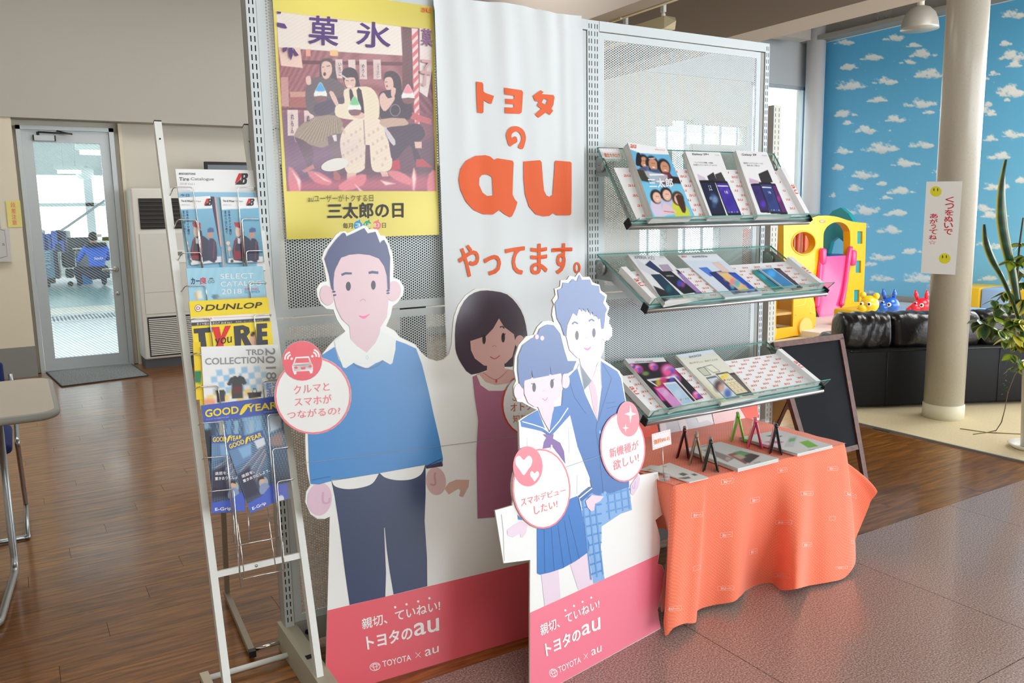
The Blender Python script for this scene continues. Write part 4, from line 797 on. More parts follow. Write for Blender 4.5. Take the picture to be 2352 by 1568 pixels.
pi.poly([A(100, 835, 180, 830, 196, 872, 203, 885, 204, 915, 200, 932, 188, 934, 182, 918, 106, 922, 104, 938, 92, 940, 82, 915, 78, 890, 84, 876), A(104, 843, 176, 840, 186, 868, 94, 872)], Wc, 1); pi.poly(A(96, 852, 84, 884, 90, 920, 196, 914, 196, 876, 184, 850, 180, 862, 188, 872, 94, 876, 100, 858), Wc, 1)
pi.ell(*A(102, 899)[0], 4, 2.8, (238, 96, 110), 2); pi.ell(*A(188, 890)[0], 4, 2.8, (238, 96, 110), 2); pi.poly(A(130, 896, 160, 894, 158, 908, 134, 910), (238, 96, 110), 2)
for k, r in enumerate((8, 24, 40)):
    for sx in (-1, 1):
        c0 = (76, 845) if sx < 0 else (200, 830); pts = [(c0[0]+sx*r*math.cos(t), c0[1]-r*math.sin(t)*1.0) for t in np.linspace(-.15, 1.35, 7)]
        pi.line(A(pts), 4, Wc, 2) if k else pi.ell(*A(c0)[0], 3, 3, Wc, 2)
pi.build('icon', cut1)
# --- board two
b2 = boardplane((1290, 1568), (1517, 1443), 3.0)
cut2 = thing('cardboard_cutout', 'smaller cardboard cutout of a girl in sailor top and boy in blazer', 'cutout', tuple(b2.W(.1, 0, 0)))
out2 = (C_(492, 788, 470, 745, 468, 700, 484, 664, 472, 600, 478, 520, 500, 450, 545, 398, 590, 388, 612, 340, 645, 308, 680, 304, 712, 314, 700, 270, 704, 235, 712, 205, 702, 180, 722, 150, 716, 112, 748, 100, 752, 62, 790, 58, 805, 35, 840, 42, 862, 12, 882, 42, 925, 40, 945, 75, 985, 88, 992, 122, 1030, 150, 1022, 190, 1045, 222, 1030, 268, 1048, 285, 1040, 315, 1062, 350, 1060, 395, 1040, 420, 1018, 425, 1010, 480, 990, 528, 1050, 565, 1105, 605, 1120, 640, 1145, 790)
 + C_(1200, 900, 1235, 1000, 1236, 1120, 1212, 1205, 1228, 1230, 1335, 1210, 1368, 1462, 1320, 1500) + D(1095, 500, 1108, 560, 1108, 640, 1092, 740, 1122, 748, 1138, 790, 1132, 860, 1118, 960, 1092, 1060, 1112, 1189) + [(1290, 1568), (1217, 1608)] + D(203, 1300, 203, 1080, 205, 713, 20, 736) + C_(358, 1442, 462, 1412, 480, 1250, 503, 1100, 500, 960, 497, 905, 520, 888, 608, 838, 560, 815, 520, 792))
board('board', cut2, b2, out2)
board('speech_bubble', cut2, b2, ell(*C_(630, 1310)[0], 67, 92, -3, 44), lift=.0012); board('speech_bubble', cut2, b2, ell(*C_(1118, 1062)[0], 52.5, 80, -3, 44), lift=.0012)
p = Print(lambda x, y, L: b2(x, y, L), 'film'); PK2 = (245, 126, 150); SK2 = (234, 212, 226); BL = (30, 112, 188); HR = (70, 104, 160)
p.poly(D(203, 1080, 720, 845, 1098, 674, 1090, 740, 1120, 752, 1136, 800, 1120, 930, 1092, 1060, 1110, 1186) + [(1290, 1567), (1218, 1606)], PK2, 0)
p.poly(D(250, 495, 300, 470, 440, 400, 478, 290, 530, 262, 552, 340, 570, 420, 600, 560, 615, 600, 612, 655, 520, 720, 430, 770, 340, 800, 270, 815, 252, 805), (26, 116, 196), 2)
for a in ((300, 500, 305, 800), (350, 490, 370, 788), (395, 470, 435, 765), (440, 440, 490, 735), (470, 400, 545, 705)): p.line(D(*a), 1.1, (16, 74, 140), 3)
p.poly(D(280, 815, 400, 775, 415, 980, 305, 1033), (232, 214, 230), 1); p.poly(D(482, 745, 600, 662, 645, 878, 540, 925), (232, 214, 230), 1)
p.poly(D(535, 262, 720, 232, 888, 185, 912, 365, 832, 392, 700, 480, 700, 560, 690, 700, 722, 845, 642, 878, 610, 600, 568, 420), (126, 176, 228), 1)
for k in range(9): y = 270+k*66; p.line(D(545+max(0, (y-260)*.15), y+16, 700, y-12), 4.2, (70, 138, 208), 2)
for k in range(4): x = 566+k*42; p.line(D(x, 285, x+60, 850-k*18), 3.6, (84, 148, 214), 3) if k < 3 else None
for k in range(4): p.line(D(740+k*46, 235-k*12, 755+k*46, 400-k*14 if k else 430), 3.6, (70, 138, 208), 2)
for k in range(3): y = 262+k*58; p.line(D(730, y, 900, y-42), 4, (84, 148, 214), 3)
p.poly(C_(850, 590, 800, 640, 762, 720, 755, 810, 800, 870, 850, 1060, 900, 1180, 925, 1250, 942, 1340, 980, 1350, 1015, 1325, 1045, 1340, 1160, 1300, 1150, 900, 1138, 790, 1112, 650, 1090, 608, 990, 545, 996, 700, 970, 905, 900, 760), (38, 106, 178), 4)
for a in ((970, 905, 960, 960, 975, 1050, 1005, 1340), (1000, 560, 1055, 650, 1010, 790, 975, 905), (1020, 800, 1080, 790), (1025, 830, 1085, 815), (800, 660, 830, 760, 900, 860)): p.line(C_(*a), 1, (20, 66, 124), 5)
p.ell(*C_(983, 970)[0], 3, 4, (90, 170, 230), 6); p.ell(*C_(1000, 1090)[0], 2.5, 4, (90, 170, 230), 6)
p.poly(C_(860, 520, 960, 500, 962, 600, 935, 665, 880, 610), SK2, 3); p.poly(C_(850, 590, 860, 560, 935, 662, 972, 560, 990, 545, 998, 620, 996, 700, 970, 905, 895, 740), (236, 240, 240), 3); p.line(C_(862, 562, 890, 720, 935, 664), 1, (196, 210, 222), 5); p.line(C_(990, 550, 990, 690, 935, 664), 1, (196, 210, 222), 5)
p.poly(C_(918, 690, 935, 662, 956, 690, 972, 770, 970, 905, 945, 832, 930, 740), (222, 190, 204), 5)
p.poly(C_(782, 395, 790, 330, 820, 262, 860, 235, 910, 250, 985, 290, 995, 350, 1000, 420, 985, 480, 930, 518, 850, 528, 802, 480), SK2, 5); p.ell(*C_(1022, 375)[0], 11, 18, SK2, 4, 8)
p.poly(C_(714, 200, 736, 170, 730, 118, 756, 108, 764, 74, 800, 78, 822, 52, 846, 70, 862, 24, 876, 58, 925, 56, 935, 88, 980, 96, 982, 134, 1016, 160, 1004, 196, 1027, 236, 1016, 262, 1014, 300, 1006, 352, 992, 350, 986, 290, 974, 296, 960, 270, 948, 280, 938, 248, 928, 272, 908, 228, 900, 256, 882, 228, 876, 252, 860, 228, 846, 276, 822, 256, 800, 300, 786, 330, 784, 396, 770, 392, 750, 330, 726, 290), HR, 6)
p.ell(*C_(846, 392)[0], 4, 10.5, (56, 60, 74), 6); p.ell(*C_(948, 376)[0], 3.7, 10.5, (56, 60, 74), 6); p.line(cat(C_(818, 325, 832, 312, 852, 322), 3, False), 3.4, (60, 84, 130), 6); p.line(cat(C_(918, 308, 932, 296, 950, 306), 3, False), 3.4, (60, 84, 130), 6)
p.poly(cat(C_(886, 464, 910, 470, 930, 456), 3, False)+cat(C_(928, 466, 910, 482, 892, 474), 3, False), (244, 130, 190), 6); p.line(C_(896, 410, 904, 404, 910, 408), 1.2, (220, 170, 196), 6)
# girl
p.poly(C_(620, 560, 840, 545, 822, 600, 780, 622, 690, 700, 560, 700), HR, 7)
p.poly(C_(610, 815, 705, 790, 712, 880, 682, 965, 640, 890), SK2, 6); p.poly(C_(526, 655, 640, 630, 762, 618, 758, 700, 742, 755, 700, 795, 640, 822, 590, 820, 552, 795, 530, 740), SK2, 8)
p.ell(*C_(497, 728)[0], 11, 18, SK2, 7); p.ell(*C_(776, 665)[0], 10, 17, SK2, 8)
p.poly(C_(490, 600, 492, 520, 520, 450, 575, 410, 605, 398, 622, 352, 665, 326, 705, 330, 745, 380, 770, 480, 790, 545, 842, 545, 820, 600, 790, 620, 762, 618, 758, 650, 750, 618, 692, 630, 684, 572, 678, 632, 582, 650, 574, 600, 572, 650, 532, 662, 520, 712, 500, 680), HR, 9)
p.ell(*C_(604, 400)[0], 4.5, 5.5, (238, 196, 214), 10); p.ell(*C_(636, 408)[0], 4.5, 5.5, (238, 196, 214), 10); p.ell(*C_(604, 400)[0], 1.3, 1.5, (246, 240, 246), 11); p.ell(*C_(636, 408)[0], 1.3, 1.5, (246, 240, 246), 11)
p.ell(*C_(588, 703)[0], 4, 10.5, (56, 60, 74), 9); p.ell(*C_(695, 681)[0], 4, 10.5, (56, 60, 74), 9); p.line(C_(570, 680, 590, 684), 1.8, (56, 60, 74), 9); p.line(C_(708, 652, 696, 666), 1.8, (56, 60, 74), 9); p.line(cat(C_(638, 768, 655, 782, 668, 764), 4, False), 1.6, (244, 130, 190), 9); p.line(C_(640, 726, 648, 720, 654, 726), 1, (220, 170, 196), 9)
p.poly(C_(503, 1060, 500, 960, 498, 905, 660, 985, 700, 985, 805, 870, 850, 1060, 925, 1250, 920, 1275, 860, 1350, 805, 1370, 640, 1370), WB, 5)
p.line(C_(546, 1005, 548, 1060), 1, (176, 204, 232), 6); p.line(C_(795, 940, 800, 1100), 1, (176, 204, 232), 6); p.line(C_(848, 1230, 846, 1340), 1, (176, 204, 232), 6)
p.poly(C_(508, 905, 560, 870, 612, 840, 655, 955, 680, 972, 700, 860, 712, 820, 755, 812, 795, 820, 802, 872, 700, 980, 678, 988, 640, 965, 512, 938), BL, 7); p.line(C_(516, 908, 580, 925, 640, 945, 680, 975, 740, 905, 792, 826), 2.4, WB, 8)
p.poly(C_(640, 984, 706, 984, 702, 1010, 745, 1035, 768, 1085, 776, 1160, 740, 1110, 700, 1060, 640, 1072, 648, 1030, 662, 1005), (118, 84, 160), 7); p.poly(C_(690, 1045, 698, 1050, 698, 1085, 684, 1088), WB, 8)
p.poly(C_(858, 1350, 920, 1300, 940, 1300, 940, 1330, 878, 1385, 862, 1384), (30, 96, 168), 7); p.line(C_(862, 1366, 936, 1306), 2.4, WB, 8); p.line(C_(858, 1362, 876, 1440), 1.6, WB, 8)
p.poly(C_(897, 1385, 935, 1348, 1008, 1356, 985, 1385, 955, 1400, 950, 1440, 930, 1445, 908, 1420), SK2, 7); p.poly(C_(1168, 1290, 1215, 1225, 1226, 1250, 1215, 1300, 1185, 1350, 1170, 1340), (226, 208, 230), 5); p.line(C_(1180, 1290, 1182, 1310, 1192, 1310, 1196, 1265), 2, (206, 180, 214), 6)
p.poly(D(42, 505, 90, 470, 140, 440, 185, 470, 178, 520, 150, 558, 136, 555, 138, 530, 80, 555, 48, 540), (234, 214, 232), 1); p.poly(D(115, 398, 140, 420, 150, 436, 120, 432), (60, 120, 190), 1)
p.line(D(4, 395, 16, 500, 24, 720), .7, (120, 130, 140), 1); p.line([(1200, 1103), (1300, 1071), (1478, 1012)], .9, (150, 170, 180), 10)
base_text(p, lambda q: D(*q), [('親切、ていねい!', (270, 1165, 680, 983, 684, 1046, 278, 1242), .035), ('トヨタの', (305, 1292, 548, 1182, 552, 1262, 318, 1380), .06), ('au', (560, 1172, 687, 1108, 690, 1192, 563, 1240), .05), ('TOYOTA', (395, 1457, 550, 1383, 556, 1424, 402, 1497), .03), ('au', (626, 1338, 698, 1305, 698, 1346, 630, 1378), .02)])
for a, b in ((447, 1062), (507, 1032), (567, 1003), (627, 974)): p.ell(*D(a, b)[0], 2.3, 2.6, (252, 250, 250), 3)
p.ring(*D(364, 1497)[0], 9.6, 10, 1.5, (252, 250, 250), 3, -30); p.ring(*D(364, 1497)[0], 3.8, 9, 1.3, (252, 250, 250), 3, -20); p.ring(*D(364, 1490)[0], 7.4, 4, 1.2, (252, 250, 250), 3, -25)
p.line(D(575, 1365, 605, 1396), 1, (252, 250, 250), 3); p.line(D(604, 1358, 578, 1402), 1, (252, 250, 250), 3)
p.build('printed_artwork', cut2)
p = Print(lambda x, y, L: b2(x, y, L+.0036), 'film')
p.ell(*C_(630, 1310)[0], 66.7, 91.7, BK, 0, -3); p.ell(*C_(630, 1310)[0], 63.4, 88.2, WB, 1, -3); p.ell(*C_(548, 1176)[0], 34, 46, (244, 132, 146), 2, 0)
def heart(cx, cy, s): return cat([(cx, cy-.35*s), (cx+.28*s, cy-.62*s), (cx+.52*s, cy-.45*s), (cx+.5*s, cy-.05*s), (cx+.25*s, cy+.3*s), (cx, cy+.62*s), (cx-.25*s, cy+.3*s), (cx-.5*s, cy-.05*s), (cx-.52*s, cy-.45*s), (cx-.28*s, cy-.62*s)], 3)
p.poly(heart(*C_(523, 1170)[0], 36), Wc, 3); p.poly(heart(*C_(588, 1235)[0], 19), Wc, 3)
p.text('スマホデビュー', D(130, 282, 442, 203, 445, 243, 135, 340), BK, 3, bold=.012); p.text('したい!', D(222, 338, 385, 293, 386, 345, 228, 396), BK, 3, bold=.012)
p.ell(*C_(1118, 1062)[0], 52.2, 79.7, BK, 0, -3); p.ell(*C_(1118, 1062)[0], 49, 76.4, WB, 1, -3); p.ell(*C_(1150, 892)[0], 25.5, 40.5, (244, 132, 146), 2, -4)
def spark(cx, cy, rx, ry): return [q for k in range(8) for q in [(cx+(rx if k % 2 == 0 else rx*.26)*math.cos(k*PI/4), cy+(ry if k % 2 == 0 else ry*.26)*math.sin(k*PI/4))]]
p.poly(spark(*C_(1163, 862)[0], 14, 22), Wc, 3); p.poly(spark(*C_(1134, 946)[0], 7.5, 11), Wc, 3)
p.text('新機種が', C_(1036, 1070, 1210, 1018, 1213, 1072, 1040, 1128), BK, 3, bold=.012); p.text('欲しい!', C_(1058, 1142, 1212, 1092, 1214, 1148, 1062, 1202), BK, 3, bold=.012)
p.build('lettering', cut2)
# folding cardboard props behind both cutouts
for pl, a0, h, tgt in ((b1, .25, .75, cut1), (b2, .18, .6, cut2)):
    mb = MB(); mb.prism([(a0, 0.0), (a0, h), (a0+.006, h), (a0+.006, 0.0)], lambda a, b, c: pl.W(a, b, -.006-c), 0, .10); mb.build('prop', KRAFT, tgt)
# ------------------------------------------------ leaning catalogue rack
LA = math.radians(15); RO = atz(515, 1620, .04); RO = np.array([RO[0], 2.078, .04]); RP = Pl(RO, (1, 0, 0), (0, math.sin(LA), math.cos(LA)))
RW = mat('rack_white', (226, 230, 226), rough=.4, coat=.2); TAU = mat('rack_taupe', (150, 138, 120), rough=.5); CHR = mat('chrome'); BLK = mat('black_plastic', (24, 24, 26), rough=.45)
rack = thing('catalogue_rack', 'white square tube catalogue rack with chrome wire pockets leaning back at the left', 'magazine rack', (.48, 2.1, 0))
def bar(mb, pl, a0, a1, b0, b1, c0, c1):
    V = [pl.W(a, b, c) for c in (c0, c1) for a, b in ((a0, b0), (a1, b0), (a1, b1), (a0, b1))]
    mb.add(V, [(0, 3, 2, 1), (4, 5, 6, 7), (0, 1, 5, 4), (1, 2, 6, 5), (2, 3, 7, 6), (3, 0, 4, 7)], False)
aL = RP.px(470.5, 1150)[0]; aR = RP.px(682.5, 1150)[0]; bT = RP.px(367, 279)[1]
for a_ in (aL, aR):
    mb = MB(); mb.use(RW); bar(mb, RP, a_-.0095, a_+.0095, -.03, bT, -.03, 0); mb.use(BLK); bar(mb, RP, a_-.0095, a_+.0095, bT, bT+.004, -.03, 0)
    mb.lathe([(.0025, 0), (.0025, .0015)], RP.W(a_, bT-.05, 0), 8, np.stack([RP.ex, RP.ey, RP.n], 1)); mb.build('post', None, rack)
b0 = RP.px(500, 1327)[1]; b1_ = RP.px(500, 1312)[1]; mb = MB(); mb.use(RW); bar(mb, RP, aL+.009, aR-.009, b0, b0+.016, -.024, -.006); mb.use(CHR); mb.lathe([(.004, 0), (.004, .002)], RP.W((aL+aR)/2-.01, b0+.008, -.006), 10, np.stack([RP.ex, RP.ey, RP.n], 1)); mb.build('crossbar', None, rack)
xl, xr = RP.W(aL, 0)[0], RP.W(aR, 0)[0]
for x in (xl-.012, xr+.0):
    mb = MB(); mb.use(mat('rack_foot', (196, 186, 164), rough=.5)).bb((x-.012, 1.80, .004), (x+.012, 2.40, .032)); mb.use(BLK).bb((x-.0125, 1.80, 0), (x+.0125, 1.83, .012)); mb.bb((x-.0125, 2.37, 0), (x+.0125, 2.40, .012)); mb.build('foot', None, rack)
MB().tube([(xl-.012, 2.375, .022), (xr, 2.375, .022)], .0085, 12).build('back_rail', RW, rack)
F1 = atz(522, 1364, .02); F2 = atz(578, 1496, .02)
mb = MB(); mb.use(TAU); mb.tube([F1, (F1[0], F1[1]-.17, 1.35)], .011, 4, sq=True); mb.build('rear_leg', None, rack)
mb = MB(); mb.use(TAU); mb.tube([F1+np.array([0, .02, 0]), F2], .013, 4, sq=True); d = (F2-F1)/np.linalg.norm(F2-F1); mb.use(BLK); mb.tube([F2, F2+d*.02], .0145, 4, sq=True); mb.build('rear_foot', None, rack)
mb = MB(); mb.use(CHR); mb.tube([F2+np.array([.01, 0, .004]), F2+np.array([.1, .0, .004])], .006, 8); mb.build('rear_rail', None, rack)
K2 = T(380, 370, 3.483); K3 = T(400, 780, 3.483); K5 = T(420, 1150, 3.75)
def wire(K, pts, c, back=True, r=.0016):
    q = [RP.up(c)(*k) for k in K(*pts)]
    if back: q[0] = q[0]-RP.n*(.025)
    return fillet(q, .008, 3), r
mbw = []
for K, c, pts in ((K2, .024, (45, 255, 65, 208, 218, 208, 262, 500, 300, 870)), (K2, .026, (80, 520, 97, 468, 250, 468, 292, 870)), (K2, .028, (110, 775, 130, 735, 285, 730, 302, 870)), (K2, .024, (725, 214, 718, 210, 575, 210, 628, 870)), (K2, .026, (752, 470, 750, 462, 610, 462, 642, 870)), (K2, .028, (757, 740, 782, 714, 645, 718, 655, 870)),
    (K2, .036, (135, 1030, 160, 995, 320, 993, 334, 1125)), (K2, .036, (800, 985, 812, 968, 672, 972, 682, 1105)), (K2, .044, (190, 1275, 215, 1262, 353, 1255, 380, 1490)), (K2, .044, (846, 1240, 850, 1224, 708, 1232, 730, 1480)),
    (K3, .05, (150, 115, 165, 108, 208, 106, 214, 130)), (K3, .052, (175, 395, 190, 378, 350, 367, 370, 510)), (K3, .052, (845, 330, 850, 318, 710, 328, 722, 470)),
    (K3, .075, (207, 680, 212, 668, 390, 655, 430, 1000, 480, 1420)), (K3, .075, (880, 596, 886, 585, 745, 602, 770, 900, 805, 1305)), (K3, .079, (240, 955, 246, 944, 422, 932, 480, 1620)), (K3, .079, (920, 868, 925, 855, 785, 875, 812, 1200, 868, 1790)), (K3, .083, (280, 1222, 286, 1214, 475, 1195, 500, 1500, 536, 1985)), (K3, .083, (960, 1122, 966, 1110, 824, 1135, 850, 1500, 880, 1905))):
    q, r = wire(K, pts, c); o = MB().tube(q, r, 6).build('wire_pocket', CHR, rack)
for pts, c in (((455, 390, 640, 350, 828, 314), .077), ((492, 682, 680, 635, 872, 596), .08), ((728, 60, 770, 380, 806, 615), .06), ((456, 70, 500, 400, 534, 682), .062), ((430, 60, 445, 240, 456, 392), .077), ((810, 0, 820, 160, 829, 316), .077), ((470, 400, 482, 560, 493, 680), .08), ((856, 300, 866, 450, 872, 600), .08)):
    q, r = wire(K5, pts, c, False); MB().tube(q, r, 6).build('wire_bottom', CHR, rack)
MB().tube([RP.up(.005)(*k) for k in K3(590, 1340, 600, 1600)], .002, 6).build('wire_spine', CHR, rack)

PAPER = mat('paper_edge', (226, 226, 220), rough=.8)
def booklet(name, label, pl, c, tl, tr, h, th, fn, nx, ny, group=None, texts=None, bl=None, br=None, bow=None):
    """a printed booklet lying in plane pl raised by c; tl,tr pixel corners, h its height down the page"""
    P_ = pl.up(c); a, b = np.array(P_.px(*tl)), np.array(P_.px(*tr)); ex = (b-a); dn = np.array([ex[1], -ex[0]])/np.linalg.norm(ex)
    q = [a, b, b+dn*h, a+dn*h]
    if br is not None: q[2] = np.array(P_.px(*br))
    if bl is not None: q[3] = np.array(P_.px(*bl))
    base = P_.W(*((q[2]+q[3])/2)); o = thing(name, label, 'catalogue' if 'catalog' in name else 'brochure', tuple(base), group)
    MB().prism([tuple(v) for v in q[::-1]], lambda x, y, z: P_.W(x, y, z), -th, -.0003).build('pages', PAPER, o)
    pq_ = [proj(P_.W(*v)) for v in q]; painted('cover', P_, pq_, nx, ny, fn, o, lift=.0)
    if texts:
        pr_ = Print(lambda x, y, L: P_(x, y, L)); texts(pr_); pr_.build('lettering', o)
    return o
def bsleaf(K, ox):
    def f(X, Y, u, v):
        c = Cv(X, Y, (120, 186, 218)); c.C = c.C*(1-.18*np.clip(v*1.2-.1, 0, 1))[:, None]
        c.poly(K(ox-10, 270, ox+330, 262, ox+345, 372, ox, 388), (240, 243, 244)); c.poly(K(ox+65, 780, ox+340, 760, ox+345, 870, ox+60, 880), (226, 230, 232))
        for k in range(3):
            x = ox+75+k*95; c.ell(*K(x+18, 800)[0], 3.4, 4, (70, 72, 76), .3); c.ell(*K(x+18, 838)[0], 3.4, 4, (90, 92, 96), .3)
        # woman and man in navy coats with red and blue caps
        c.poly(K(ox+105, 790, ox+110, 640, ox+140, 605, ox+175, 590, ox+235, 625, ox+262, 700, ox+275, 790), (40, 46, 74), smooth=2); c.poly(K(ox+235, 790, ox+240, 640, ox+262, 615, ox+300, 650, ox+306, 790), (50, 52, 86), smooth=2)
        c.poly(K(ox+120, 560, ox+130, 520, ox+165, 520, ox+170, 570, ox+155, 602, ox+130, 600), (232, 196, 178), smooth=2); c.poly(K(ox+108, 488, ox+175, 492, ox+180, 545, ox+118, 522), (178, 44, 56)); c.poly(K(ox+165, 540, ox+185, 560, ox+190, 600, ox+170, 600), (40, 30, 34))
        c.ell(*K(ox+252, 585)[0], 6, 9, (196, 146, 120)); c.poly(K(ox+230, 545, ox+250, 530, ox+280, 536, ox+284, 565, ox+232, 572), (62, 98, 150))
        c.poly(K(ox+135, 605, ox+150, 620, ox+165, 600, ox+160, 660, ox+140, 660), (230, 232, 236)); c.line(K(ox+130, 610, ox+112, 690, ox+110, 780), 2.6, (150, 40, 56)); c.line(K(ox+172, 600, ox+185, 700, ox+178, 780), 3.2, (150, 50, 60)); c.line(K(ox+285, 640, ox+280, 780), 2.6, (130, 60, 80)); c.poly(K(ox+105, 720, ox+160, 715, ox+165, 785, ox+105, 788), (140, 34, 56))
        c.ell(*K(ox+62, 655)[0], 4, 4.5, (236, 206, 180)); c.line(K(ox+62, 670, ox+75, 760), 1.6, (220, 190, 170)); c.ell(*K(ox+70, 700)[0], 4, 5, (230, 190, 170)); return c.C
    return f
def bmark(pr_, K, x, y, s):
    pr_.poly(K(x+.35*s, y, x+.72*s, y, x+.45*s, y+s*.55, x+.1*s, y+s*.9, x, y+s*.9, x+.12*s, y+s*.5), (222, 60, 66), 1)
    pr_.poly([K(x+.62*s, y, x+1.1*s, y, x+1.2*s, y+.16*s, x+1.12*s, y+.42*s, x+1.0*s, y+.48*s, x+1.1*s, y+.6*s, x+1.05*s, y+.9*s, x+.85*s, y+s*1.02, x, y+s*1.02, x+.5*s, y+.55*s, x+.55*s, y+.75*s, x+.6*s, y+.2*s), K(x+.78*s, y+.15*s, x+.92*s, y+.16*s, x+.9*s, y+.36*s, x+.76*s, y+.38*s), K(x+.74*s, y+.58*s, x+.88*s, y+.58*s, x+.84*s, y+.84*s, x+.7*s, y+.84*s)], (62, 62, 66), 2)
def f_tire(X, Y, u, v):
    c = Cv(X, Y, (238, 241, 242)); c.poly(K2(85, 250, 720, 247, 730, 900, 140, 900), (140, 196, 226)); return c.C
def t_tire(p_):
    p_.text('BRIDGESTONE', K2(108, 94, 240, 96, 240, 110, 108, 108), (70, 70, 74), bold=.04); p_.text('Tire', K2(110, 130, 188, 130, 188, 158, 110, 158), (90, 92, 96), bold=.04); p_.text('Catalogue', K2(202, 130, 388, 132, 388, 162, 202, 160), (110, 112, 116)); p_.text('2018 Vol.1', K2(114, 172, 232, 174, 232, 192, 114, 190), (176, 178, 182)); p_.text('今日', K2(118, 262, 190, 262, 190, 284, 118, 284), (60, 70, 100), bold=.02)
    bmark(p_, K2, 556, 98, 88)
booklet('tyre_catalogue', 'large white and sky-blue tyre catalogue standing highest in the wire rack', RP, .008, K2(78, 62)[0], K2(700, 72)[0], .297, .007, f_tire, 60, 80, texts=t_tire)
def t_leaf(ox):
    def f(p_):
        p_.text('Tire & Wheel', K2(ox+20, 310, ox+110, 312, ox+110, 328, ox+20, 326), (96, 98, 102), bold=.03); p_.text('Catalogue', K2(ox+118, 312, ox+180, 314, ox+180, 330, ox+118, 328), (150, 152, 156)); p_.text('2018 Vol.1', K2(ox+22, 345, ox+90, 346, ox+90, 356, ox+22, 355), (176, 178, 182))
        p_.text('\n'.join('日本のタイヤ選び'), K2(ox+58, 396, ox+78, 396, ox+92, 590, ox+72, 590), (44, 66, 110), bold=.02); p_.text('\n'.join('変わりはじめて'), K2(ox+30, 396, ox+48, 396, ox+62, 580, ox+42, 580), (44, 66, 110), bold=.02)
        bmark(p_, K2, ox+205, 300, 56)
    return f
l1 = booklet('brochure', 'small tyre and wheel brochure at the left of the top rack pocket', RP, .018, K2(105, 292)[0], K2(358, 278)[0], .19, .006, bsleaf(K2, 105), 50, 90, texts=t_leaf(105), group='small tyre and wheel brochures in the top pocket')
l2 = booklet('brochure', 'small tyre and wheel brochure at the right of the top rack pocket', RP, .018, K2(440, 285)[0], K2(735, 290)[0], .19, .006, bsleaf(K2, 440), 55, 90, texts=t_leaf(440), group='small tyre and wheel brochures in the top pocket')
booklet('brochure', 'navy and orange edged brochure between the two small tyre and wheel brochures', RP, .012, K2(356, 282)[0], K2(402, 284)[0], .17, .002, bl=K2(440, 852)[0], br=K2(474, 850)[0], nx=16, ny=40, fn=lambda X, Y, u, v: Cv(X, Y, (40, 48, 96)).poly(K2(390, 280, 404, 284, 476, 860, 460, 860), (226, 170, 150)).poly(K2(430, 700, 450, 680, 460, 860, 420, 860), (50, 150, 200)).C)
def f_sel(X, Y, u, v):
    c = Cv(X, Y, (160, 214, 236))
    for k in range(12): c.line(K2(170+k*60, 840, 100+k*60, 1110), 7, (148, 204, 228), al=.5, soft=5)
    c.poly(K2(240, 1040, 290, 1035, 300, 1100, 250, 1105), (236, 232, 214), 2); c.poly(K2(232, 1050, 250, 1035, 262, 1110, 236, 1112), (220, 180, 120), 2, .7); c.ell(*K2(400, 1084)[0], 9, 6, (120, 140, 150)); c.ell(*K2(394, 1084)[0], 3, 3.4, (60, 130, 190)); c.poly(K2(420, 1085, 830, 1065, 830, 1130, 420, 1130), (156, 186, 200), 6); return c.C
def t_sel(p_):
    W_ = (240, 246, 248)
    for s_, q in (('SELECT', (438, 902, 704, 896, 706, 938, 438, 944)), ('CATALOG', (440, 966, 762, 954, 762, 994, 442, 1004)), ('2018', (448, 1024, 608, 1020, 610, 1060, 450, 1066))): p_.text(s_, K2(*q), W_, bold=.03)
    p_.text('SPRING', K2(634, 1014, 744, 1012, 744, 1030, 634, 1034), (232, 120, 140), bold=.02); p_.text('SUMMER', K2(634, 1038, 760, 1034, 760, 1054, 634, 1058), (110, 176, 226), bold=.02)
    p_.text('カー', K2(205, 934, 274, 934, 274, 982, 205, 984), (30, 60, 100), bold=.05); p_.text('良', K2(278, 930, 328, 930, 328, 980, 278, 984), (222, 70, 90), bold=.05)
    p_.ring(*K2(352, 966)[0], 3.6, 3.4, 1, (110, 120, 130), 1); p_.ring(*K2(380, 964)[0], 3.6, 3.4, 1, (110, 120, 130), 1); p_.poly(K2(345, 950, 355, 934, 375, 932, 388, 948, 378, 944, 358, 945), (110, 120, 130))
booklet('select_catalogue', 'pale blue accessories catalogue below the small tyre brochures in the rack', RP, .030, K2(165, 858)[0], K2(778, 838)[0], .27, .005, f_sel, 60, 60, texts=t_sel)
def f_dun(X, Y, u, v):
    c = Cv(X, Y, (246, 220, 30)); c.poly(K2(190, 1250, 830, 1218, 832, 1252, 195, 1290), (242, 242, 240)); c.poly(K2(200, 1290, 832, 1252, 834, 1282, 205, 1318), (58, 58, 70))
    c.poly(K2(680, 1390, 715, 1370, 722, 1480, 668, 1480), (222, 176, 150), smooth=2); c.poly(K2(675, 1395, 690, 1368, 715, 1362, 712, 1395, 690, 1400), (50, 40, 44)); return c.C
